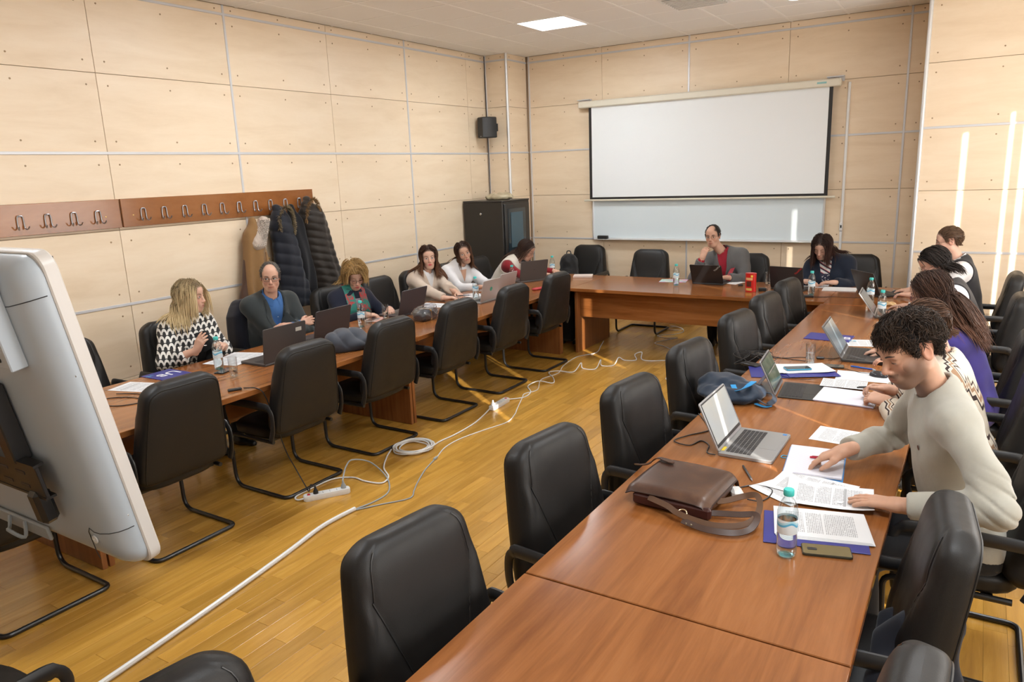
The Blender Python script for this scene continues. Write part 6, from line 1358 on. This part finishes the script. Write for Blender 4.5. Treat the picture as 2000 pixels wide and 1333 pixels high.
def brick(label, x, y, rz, size=(.11, .05, .028), tail=None, color=None, end=None):
    r0 = thing('power_adapter', label, 'adapter', (x, y, TH+.0006), rz, 'adapters'); q = MB(); box(q, (0, 0, size[2]/2), size, bev=.005); obj('block', q, color or M['blackplastic'], r0)
    if tail: q = MB(); tube(q, smooth_path(tail, 6), .0022, 6); obj('cable', q, M['blackplastic'], r0)
    return r0
brick('black power adapter with tangled wires behind the tablet', -1.17, 4.93, .3, tail=[(.055, 0, .015), (.10, .01, .003), (.2, -.05, .003), (.30, -.09, .003)])
brick('flat black hub under the tangled wires on the blue folder', -1.16, 4.69, -.4, (.12, .06, .018))
brick('black adapter beside the far papers', -1.33, 7.39, .15, (.13, .045, .022), [(.06, 0, .01), (.12, .02, .003), (.25, .06, .003), (.42, .03, .003), (.55, .10, .003)])
brick('small black adapter beside the red tin', -1.80, 7.63, .3, (.075, .05, .032), [(.03, .02, .01), (.06, .10, .003), (.0, .2, .003)])
brick('small black plug on the head table paper', -2.09, 7.89, .5, (.05, .035, .018))
brick('black video adapter hanging off the left table edge', -3.875, 2.84, PI/2-.5, (.085, .032, .014))
brick('black plug of the cable beside the water glass', -.80, 5.03, .3, (.05, .022, .016), [(.025, 0, .008), (.08, .01, .003), (.14, .06, .003), (.2, .12, .003)])
# cable tangle on the blue folder
q = MB(); r_ = random.Random(11); P_ = [(-1.17, 4.95, TH+.004)]
for k in range(26): a = k*.95; rr = .07+.05*math.sin(k*1.7); P_.append((-1.16+rr*math.cos(a)*1.3, 4.72+rr*math.sin(a)*1.5+.004*k, TH+.012+.055*abs(math.sin(k*.8))))
P_ += [(-1.0, 4.66, TH+.01), (-.95, 4.52, TH+.006), (-.80, 4.47, TH+.008), (-.70, 4.55, TH+.012)]; tube(q, smooth_path(P_, 5), .0018, 6); tag(obj('cable_tangle', q, M['blackplastic']), 'tangled thin black wires heaped on the blue folder', 'cable')
def cable(label, pts, r_, mt, name='cable', z=None):
    q = MB(); P_ = [((p[0], p[1], (p[2] if len(p) > 2 else (r_ if z is None else z)))) for p in pts]; tube(q, smooth_path(P_, 7), r_, 8); return tag(obj(name, q, mt), label, 'cable')
zt = TH+.0032
cable('black charging cable of the silver laptop curling to the table edge', [(-1.155, 3.62, zt), (-1.08, 3.50, zt), (-1.03, 3.40, zt), (-1.10, 3.28, zt), (-1.13, 3.18, zt+.002), (-1.05, 3.16, zt), (-1.02, 3.24, zt), (-.97, 3.20, zt), (-.95, 3.11, zt), (-.905, 3.085, zt+.006)], .0026, M['blackplastic'])
cable('black cable from the glass to the adapter on the right row', [(-1.10, 4.93, zt), (-1.0, 4.97, zt), (-.93, 5.02, zt), (-.84, 5.04, zt)], .0022, M['blackplastic'])
cable('black USB cable lying on the near left table', [(-4.52, 2.45, zt+.002), (-4.44, 2.50, zt), (-4.36, 2.52, zt), (-4.26, 2.50, zt), (-4.20, 2.40, zt), (-4.27, 2.30, zt), (-4.42, 2.28, zt), (-4.48, 2.36, zt), (-4.38, 2.44, zt), (-4.2, 2.47, zt)], .0028, M['blackplastic'])
chg = thing('phone_charger', 'white phone charger with a short black cable by the satchel', 'charger', (-.710, 2.715, TH+.0006), .5); q = MB(); box(q, (0, 0, .018), (.045, .06, .034), bev=.010); obj('plug_body', q, M['whiteplastic'], chg); q = MB(); tube(q, smooth_path([(.0, .03, .018), (.04, .08, .004), (.10, .10, .003), (.15, .06, .003), (.13, -.0, .003), (.08, -.05, .004), (.03, -.045, .01)], 6), .0028, 6); obj('cable', q, M['blackplastic'], chg)
for x in (-.009, .009): q = MB(); tube(q, [(x, -.028, .018), (x, -.05, .018)], .0022, 8); obj('pin', q, M['chrome'], chg)
# papers, folders, notebooks
folder('blue folder under the printed stack, nearest the camera', -.395, 2.555, .22-PI/2, letters=False, w=.25, l=.335)
for k in range(4): sheet(['printed report on top of the near blue folder', 'lower sheet of the printed stack', 'third sheet of the printed stack', 'bottom sheet of the printed stack'][k] + ' by the bottle', -.385+.003*k, 2.61-.004*k, .24-PI/2+.01*k, .0085-.0012*k, 'text', .225, .31)
sheet('curled form sheet under the left hand of the man in the sweater', -.395, 2.86, .12-PI/2, .011, 'table', .22, .31, bend=.012)
sheet('form sheet sticking out left beneath the curled sheet', -.525, 2.90, -.52, .003, 'table', bend=.004)
sheet('form sheet between notebook and curled sheet', -.47, 2.93, -.18-PI/2, .0065, 'table', bend=.006)
nb = thing('notebook', 'open lined notebook with a blue cover under the writing hand', 'notebook', (-.505, 3.19, TH+.0006), .10); q = MB(); box(q, (0, 0, .0015), (.235, .335, .003), bev=.001); obj('cover', q, mat('bright_blue_cover', (.03,.25,.62), .4), nb); q = MB(); box(q, (.0, .003, .009), (.226, .326, .012), bev=.003); obj('pages', q, PM['lined'], nb); q = MB(); tube(q, smooth_path([(-.11, .04, .004), (-.135, .045, .003), (-.14, .02, .003), (-.118, .015, .004)], 5), .002, 6); obj('ribbon', q, mat('cyan_ribbon', (.03,.35,.6), .5), nb)
sheet('white form sheet half under the forearm of the man in the sweater', -.43, 3.58, -.08-PI/2, .0006, 'table')
folder('blue folder under papers and wires beside the tablet', -1.03, 4.60, .32, letters=False)
folder('second blue folder beneath the white pages by the tablet', -.80, 4.66, .5-PI/2, .0052, letters=False, w=.22, l=.30)
for k in range(3): sheet('%s white page of the pile by the tablet' % ['top', 'middle', 'bottom'][k], -.865+.015*k, 4.70+.012*k, .45-PI/2+.06*k, .0130-.0012*k, 'blank', bend=.003)
sheet('blank sheet under the dark mouse', -.50, 4.70, -PI/2+.08, .0006, 'blank', .21, .30)
nb2 = thing('notebook', 'open squared notebook beneath the clasped hands', 'notebook', (-.52, 4.22, TH+.0006), -.05); q = MB(); box(q, (0, 0, .005), (.30, .27, .009), bev=.002); obj('pages', q, PM['lined'], nb2); q = MB(); tube(q, [(-.15, -.13, .006), (-.15, .13, .006)], .004, 8); obj('binding', q, M['whiteplastic'], nb2)
sheet('printed handout overlapping the squared notebook', -.575, 4.46, -PI/2+.05, .0115, 'text', .17, .24)
folder('blue folder with white initials behind the dark grey laptop', -.855, 5.70, -.05-PI/2, letters=True, ly=.085, lr=PI/2); sheet('white printed sheet beside the initialled folder on the right', -.60, 5.61, .25-PI/2, .0006, 'text')
sheet('papers in front of the woman in the navy cardigan', -1.40, 8.10, .1-PI/2, .0006, 'text', group='loose papers'); sheet('white folder of pages at the far right table corner', -1.12, 7.95, .06-PI/2, .0006, 'blank', .23, .31, .006)
sheet('colourful printed leaflet under the head table bottle', -2.88, 8.03, -PI/2+.2, .0006, 'blank', .22, .30, .0018, mt=None)
lf = mat('leaflet_print', (.6,.6,.6), .35); t = NT(lf); v_ = t.n('ShaderNodeTexVoronoi'); v_.inputs['Scale'].default_value = 16; t.l(t.obj(), v_.inputs['Vector']); hv = t.n('ShaderNodeHueSaturation'); hv.inputs['Saturation'].default_value = 1.1; hv.inputs['Value'].default_value = .75; t.l(v_.outputs['Color'], hv.inputs['Color']); t.base(t.mix(.45, hv.outputs[0], (.7,.75,.8)))
for o in bpy.data.objects:
    if o.get('label', '').startswith('colourful printed leaflet'): o.data.materials[0] = lf
sheet('white page beside the chairman laptop', -2.28, 8.10, -PI/2-.25, .0006, 'blank', .21, .297)
sheet('printed sheet on the near left table beside the display', -4.56, 2.615, .30+PI/2, .0006, 'table', .20, .29)
folder('blue folder with white initials in front of the blonde woman', -4.655, 2.89, PI/2+.02, letters=True, w=.22, l=.26, lr=PI)
for k in range(2): sheet('%s printed sheet in front of the blonde woman' % ('upper', 'lower')[k], -4.60+.03*k, 3.49-.16*k, .35+PI/2-.12*k, .0012-.0007*k+.0008, 'text')
sheet('white sheet between the two dark lids on the left row', -4.45, 3.86, PI/2, .0006, 'text'); sheet('papers under the bottle of the scarf woman', -4.62, 4.66, PI/2+.2, .0006, 'text') if False else sheet('papers beside the bottle of the scarf woman', -4.60, 4.50, PI/2+.2, .0006, 'text')
q = MB(); box(q, (0, 0, .004), (.15, .21, .008), bev=.002); o = tag(obj('notebook', q, mat('dusty_pink_cover', (.55,.33,.29), .5)), 'dusty pink notebook in front of the scarf woman', 'notebook'); o.location = (-4.62, 4.95, TH+.0006); o.rotation_euler = (0, 0, .3)
sheet('white pages under the forearm of the beige sweater woman', -4.58, 5.78, PI/2+.1, .0006, 'text'); sheet('white page beside the bottle of the beige sweater woman', -4.50, 6.42, PI/2-.3, .0006, 'text'); sheet('small white card beside the green-stickered laptop', -4.05, 6.42, .3, .0006, 'text', .09, .13)
folder('purple-blue folder in front of the woman in white', -4.42, 6.98, .3, letters=False); q = MB(); box(q, (0, 0, .012), (.06, .16, .024), bev=.010); o = tag(obj('pencil_case', q, mat('red_case', (.45,.04,.05), .5)), 'small red case near the last left chair', 'case'); o.location = (-4.05, 6.98, TH+.0006); o.rotation_euler = (0, 0, -.3)
q = MB(); box(q, (0, 0, .012), (.16, .23, .024), bev=.003); o = tag(obj('book', q, mat('pale_pink_book', (.62,.52,.47), .6)), 'pale book at the left end of the head table', 'book'); o.location = (-4.02, 8.02, TH+.0006); o.rotation_euler = (0, 0, -1.2)
# red tin
tin = thing('biscuit_tin', 'red biscuit tin with gold print on the head table', 'tin', (-1.90, 7.56, TH+.0006), -.2); q = MB(); prism(q, [(.055*math.cos(a), .042*math.sin(a)) for a in np.linspace(0, 2*PI, 25)[:-1]], 0, .185, bev=.002); obj('tin_body', q, mat('red_tin', (.55,.018,.014), .3), tin)
q = MB(); prism(q, [(.0565*math.cos(a), .0435*math.sin(a)) for a in np.linspace(0, 2*PI, 25)[:-1]], .178, .19, bev=.002); obj('lid', q, mat('red_lid', (.48,.02,.016), .3), tin)
def tin_patch(z0, z1, a0, a1, mt, nm):
    q = MB(); grid(q, lambda u, v: (.0556*math.cos(a0+(a1-a0)*u), .0426*math.sin(a0+(a1-a0)*u), z0+(z1-z0)*v), 9, 2); obj(nm, q, mt, tin)
tin_patch(.015, .04, -2.2, -1.0, mat('gold_print', (.65,.45,.12), .35), 'gold_biscuits'); tin_patch(.055, .11, -2.1, -1.15, mat('brown_print', (.10,.02,.01), .4), 'picture'); tin_patch(.120, .145, -2.3, -.9, mat('pale_gold_print', (.70,.40,.18), .4), 'title_band'); tin_patch(.150, .172, -1.25, -.85, mat('yellow_print', (.75,.55,.08), .4), 'price_badge')
# packet in clear plastic, snack bag
pk = thing('wrapped_packet', 'dark packet with a gold band in clear plastic wrap', 'packet', (-4.17, 5.14, TH+.0006), PI/2); q = MB(); box(q, (0, 0, .05), (.22, .14, .10), bev=.02); obj('packet', q, mat('dark_packet', (.03,.03,.035), .35), pk); q = MB(); box(q, (0, 0, .05), (.014, .144, .104), bev=.018); obj('band', q, gold if 'gold' in globals() else M['cream'], pk)
F = Field(); F.el((0, 0, .055), (.15, .11, .075)); F.el((.0, -.05, .11), (.07, .05, .05), None, .03); F.post = lambda P, d: np.maximum(d+.012*folds(P*2.2, 1.2), -P[:, 2]); v, q = nets(F, (-.2, -.2, -.01), (.2, .2, .2), .010); link('plastic_wrap', npmesh('plastic_wrap', [(v, q, 0)], thin('clear_wrap', (.90,.90,.93), .10, .35), smooth=False), pk)
sn = Field(); sn.el((0, 0, .012), (.075, .05, .018)); sn.post = lambda P, d: np.maximum(d+.006*folds(P*4, 2), -P[:, 2]); v, q = nets(sn, (-.1, -.08, -.006), (.1, .08, .05), .006); tag(link('snack_bag', npmesh('snack_bag', [(v, q, 0)], mat('beige_snack_bag', (.55,.36,.17), .4)), M=T(-.62, 7.20, TH+.001)), 'small beige snack bag beside the far bottles', 'bag')
# blue drawstring bag
dark_blue = cloth('dark_blue_nylon', (.012,.026,.052), .5); sky = cloth('bright_blue_strap', (.02,.30,.68), .6)
tb = thing('tote_bag', 'dark blue bag with bright blue straps beside the tablet', 'bag', (-1.09, 3.985, TH+.0006), .10); F = Field(); F.rc((-.12, .07, .04), (.10, -.04, .035), .05, .045, .06); F.el((0, 0, .035), (.19, .185, .05), None, .05); F.el((-.06, .08, .06), (.12, .10, .05), None, .04); F.post = lambda P, d: np.maximum(d+.006*folds(P*1.6, 4), -P[:, 2]); v, q = nets(F, (-.28, -.26, -.02), (.28, .28, .17), .008); link('body', npmesh('body', [(v, q, 0)], dark_blue), tb)
q = MB(); P_ = smooth_path([(.02, -.06, .088), (.05, -.12, .075), (.10, -.13, .105), (.13, -.07, .12), (.09, -.02, .085)], 6); ribbon(q, P_, .028); obj('strap', q, sky, tb, smooth=60)
q = MB(); P_ = smooth_path([(.16, -.10, .03), (.21, -.14, .02), (.24, -.08, .03), (.22, .0, .035), (.16, .02, .04)], 6); ribbon(q, P_, .028, up_=(.5, 0, .8)); obj('handle', q, dark_blue, tb, smooth=60)
q = MB(); ribbon(q, smooth_path([(.15, -.12, .012), (.20, -.15, .010), (.23, -.13, .012)], 5), .022); obj('strap_end', q, sky, tb, smooth=60)
# brown leather satchel
M['satchel'] = mat('brown_leather', (.085,.035,.022), .35, 0, .5); t = NT(M['satchel']); o_ = t.obj(); n1 = t.noise(o_, 7, 5); n2 = t.noise(o_, 160, 3); t.base(t.ramp(n1, [(.3, (.034,.013,.008)), (.55, (.066,.028,.015)), (.75, (.125,.058,.028))])); t.l(t.ramp(n1, [(.3, (.28,)*3), (.7, (.42,)*3)]), t.p.inputs['Roughness']); t.bump(n2, .12, .002)
M['strap'] = mat('tan_strap_leather', (.095,.040,.013), .6); st = thing('satchel', 'brown leather satchel with a buckled shoulder strap on the table', 'satchel', (-.895, 2.645, TH+.0006), -.06)
st.scale = (.94, .94, .94)
def pillow(w, l, h, k=5.0):
    def g_(u, v):
        a = u*2*PI; ce, se = math.cos(a), math.sin(a); r_ = (abs(ce)**k+abs(se)**k)**(-1/k); p = max(0, 1-abs(v*2-1)**3.2)**.30; return (w/2*r_*ce*p, l/2*r_*se*p, h*v)
    return g_
q = MB(); grid(q, pillow(.350, .375, .075), 56, 13, wrap=True); obj('bag_body', q, M['satchel'], st, smooth=80)
def flap(u, v):
    x = (u-.5)*.352; y = -.196+.388*v; z = .079+.006*math.sin(u*PI)+.004*math.sin(v*PI)
    if v < .12: z -= .022*((.12-v)/.12)**2
    if v > .86: z -= .062*((v-.86)/.14)**2.0; y -= .012*((v-.86)/.14)
    if u > .88: z -= .030*((u-.88)/.12)**2
    if u < .08: z -= .012*((.08-u)/.08)**2
    return (x, y, z)
q = MB(); grid(q, flap, 30, 30); n_ = len(q.v); q.add([(x, y, z-.004) for x, y, z in q.v], [tuple(i for i in f_[::-1]) for f_ in q.f]); obj('flap', q, M['satchel'], st, smooth=80)
q = MB(); edge = [flap(u, 0) for u in np.linspace(0, 1, 14)]+[flap(1, v) for v in np.linspace(.05, .85, 12)]; tube(q, edge, .003, 6); obj('stitching_edge', q, mat('dark_brown_edge', (.03,.013,.009), .45), st)
q = MB(); ribbon(q, smooth_path([(-.10, .095, .094), (-.14, .105, .094), (-.175, .11, .089), (-.20, .115, .066), (-.225, .11, .05), (-.27, .12, .035), (-.30, .16, .018)], 5), .020, .004); obj('closing_strap', q, M['satchel'], st, smooth=60)
q = MB(); prism(q, [(.0, .0125), (-.0, -.0125), (.05, -.013), (.062, -.008), (.066, 0), (.062, .008), (.05, .013)], .0, .004, T(-.145, .10, .093) @ rot('Z', -.3)); obj('strap_tab', q, M['satchel'], st)
q = MB(); box(q, (.02, -.185, .030), (.33, .03, .05), bev=.010); obj('front_pocket', q, mat('dark_oxblood', (.045,.013,.012), .28), st)
up_v = (.2, -.95, .25)
q = MB(); ribbon(q, smooth_path([(-.07, -.20, .05), (.02, -.225, .045), (.07, -.25, .04), (.13, -.255, .03), (.22, -.245, .022), (.30, -.20, .022), (.335, -.13, .03), (.33, -.05, .05), (.30, .0, .066), (.25, .0, .05), (.20, -.05, .04), (.17, -.09, .045)], 6), .023, .004, up_=(.1, -.6, .5)); obj('shoulder_strap', q, M['strap'], st, smooth=60)
q = MB(); ribbon(q, smooth_path([(.10, -.265, .02), (.20, -.285, .018), (.30, -.26, .018), (.345, -.20, .022), (.34, -.12, .04), (.27, -.13, .03), (.18, -.15, .022), (.10, -.19, .02)], 6), .024, .004, up_=(.1, -.5, .6)); obj('shoulder_strap', q, mat('dark_strap', (.05,.022,.013), .45), st, smooth=60)
q = MB(); tube(q, [(.09+.018*math.cos(a), -.240+.014*math.sin(a), .036+.010*math.sin(a)) for a in np.linspace(0, 2*PI, 19)[:-1]], .0028, 8, closed=True); obj('buckle', q, mat('pale_brass', (.72,.62,.42), .25, 1), st)
for x in (.125, .145): q = MB(); lathe(q, [(.004, 0), (.003, .003)], 10, T(x, -.286, .022) @ rot('X', PI/2)); obj('rivet', q, mat('dull_rivet', (.3,.28,.2), .4, .8), st)
# ------------------------------------------------------------------ power strips and floor cables
def strip(label, x, y, rz, on):
    r0 = thing('power_strip', label, 'power strip', (x, y, .0006), rz, 'power strips'); q = MB(); prism(q, rrect(.055, .30, .016, 4), 0, .036, bev=.005); obj('body', q, M['whiteplastic'], r0)
    q = MB(); box(q, (0, -.115, .037), (.022, .018, .006), bev=.002); obj('switch', q, M['red'], r0)
    for k in range(5):
        y_ = -.07+k*.045
        q = MB(); lathe(q, [(.019, .0362), (.0165, .0365), (.0165, .030)], 16, T(0, y_, 0), cap=False); so = obj('socket', q, M['whiteplastic'], r0)
        for s in (-1, 1): q = MB(); lathe(q, [(.003, .0361), (.003, .0366)], 8, T(s*.008, y_, 0)); obj('pin_hole', q, M['dark'], so)
    for k, mt in on: q = MB(); lathe(q, [(.017, .037), (.016, .055), (.009, .068), (.006, .085)], 14, T(0, -.07+k*.045, 0)); obj('plug', q, mt, r0)
a1 = math.atan2(3.243-3.013, -3.383+3.54)
strip('white power strip with a red switch and two plugs on the floor', -3.46, 3.13, a1-PI/2, [(0, M['blackplastic']), (4, M['greyplastic'])])
strip('white power strip with a white plug further along the floor', -3.475, 5.235, math.pi+.05, [(4, M['whiteplastic'])])
W_, G_ = M['whiteplastic'], M['greyplastic']
cable('thick white cable sleeve running across the floor to the camera', [(-2.86, .70), (-2.90, 1.05), (-2.935, 1.36), (-2.973, 1.667), (-3.026, 2.042), (-3.094, 2.465), (-3.155, 2.80), (-3.147, 3.06)], .013, W_)
cable('grey cable looping from the white sleeve to the near power strip', [(-3.147, 3.05, .01), (-3.12, 3.20), (-3.13, 3.346), (-3.231, 3.477), (-3.36, 3.565, .02), (-3.52, 3.60, .06), (-3.56, 3.48, .11), (-3.50, 3.36, .12), (-3.43, 3.26, .10), (-3.40, 3.22, .085)], .005, G_)
cable('grey cable running from the sleeve along the floor to a connector', [(-3.147, 3.05, .006), (-3.05, 3.20), (-2.949, 3.351), (-3.0, 3.46), (-3.058, 3.565), (-3.15, 3.763), (-3.208, 3.944)], .0045, G_)
q = MB(); box(q, (0, 0, .009), (.018, .05, .018), bev=.004); o = tag(obj('cable_connector', q, G_), 'small grey connector joining two floor cables', 'connector'); o.location = (-3.212, 3.965, .0006); o.rotation_euler = (0, 0, .2)
cable('thin white network cable from the connector to the second strip', [(-3.22, 3.99), (-3.29, 4.188), (-3.294, 4.395), (-3.235, 4.65), (-3.173, 4.881), (-3.22, 5.08), (-3.28, 5.218), (-3.40, 5.50), (-3.454, 5.64), (-3.41, 5.80), (-3.55, 6.12), (-3.51, 6.397), (-3.60, 6.687), (-3.64, 7.08), (-3.53, 7.33), (-3.62, 7.65), (-3.70, 7.90)], .004, W_)
cable('white power lead of the near strip leading to the coil', [(-3.54, 3.01, .018), (-3.58, 2.985, .01), (-3.635, 3.03, .007), (-3.64, 3.20, .007), (-3.62, 3.35, .007), (-3.515, 3.429, .007), (-3.40, 3.42, .007), (-3.273, 3.446, .007), (-3.30, 3.55, .007), (-3.44, 3.66, .007), (-3.56, 3.83, .007), (-3.62, 3.95, .012)], .0055, W_)
P_ = []
for k in range(60):
    a = k*.56; rr = .13+.025*math.sin(k*.37); P_.append((-3.49+rr*1.0*math.cos(a)+.02*math.sin(k*.21), 4.06+rr*1.05*math.sin(a), .008+.022*abs(math.sin(k*.33))))
cable('coil of white cable on the parquet between the chairs', P_, .0055, W_, 'cable_coil')
cable('white power lead from the coil to the second strip', [(-3.36, 4.08, .01), (-3.40, 4.25, .006), (-3.386, 4.452, .006), (-3.40, 4.72, .006), (-3.45, 4.95, .006), (-3.475, 5.08, .02)], .0055, W_)
cable('kinked white cable from the second strip towards the head table', [(-3.48, 5.395, .015), (-3.40, 5.53, .006), (-3.425, 5.70, .006), (-3.55, 5.86, .006), (-3.50, 5.98, .03), (-3.38, 6.05, .006), (-3.47, 6.22, .006), (-3.58, 6.33, .02), (-3.54, 6.47, .006), (-3.385, 6.495, .006), (-3.40, 6.70, .05), (-3.36, 6.66, .006), (-3.231, 6.694, .006), (-3.26, 6.88, .055), (-3.23, 6.84, .006), (-3.122, 6.899, .006), (-3.15, 7.10, .04), (-3.10, 7.14, .006), (-2.992, 7.20, .006), (-3.06, 7.33, .03), (-3.0, 7.38, .05), (-2.95, 7.25, .01), (-2.85, 7.22, .006), (-2.70, 7.30, .006), (-2.5, 7.34, .006), (-2.3, 7.30, .006)], .0052, W_)
cable('white cable tangle under the head table', [(-3.3, 9.05), (-3.15, 8.98), (-3.05, 8.85), (-3.18, 8.78), (-3.28, 8.86), (-3.2, 8.98), (-3.08, 8.92), (-3.0, 8.72), (-3.06, 8.55), (-3.22, 8.42), (-3.08, 8.33), (-2.95, 8.38), (-3.05, 8.2), (-3.1, 8.02), (-2.95, 7.92), (-2.82, 7.82), (-2.75, 7.92), (-2.72, 7.78), (-2.6, 7.86)], .004, W_)
P_ = [(-2.32+.13*math.cos(k*.8)*(1-.01*k), 6.62+.12*math.sin(k*.8)+.006*k, .006+.012*abs(math.sin(k))) for k in range(24)]
cable('small coil of white cable behind the inner right chairs', P_, .0045, W_, 'cable_coil')
cable('black power cord dropping from the left table to the near strip', [(-3.84, 2.88, TH+.010), (-3.76, 2.92, TH+.006), (-3.73, 2.95, .70), (-3.72, 3.0, .50), (-3.715, 3.05, .30), (-3.70, 3.10, .16), (-3.62, 3.10, .05), (-3.56, 3.07, .04), (-3.52, 3.055, .10), (-3.505, 3.065, .085)], .0038, M['blackplastic'])
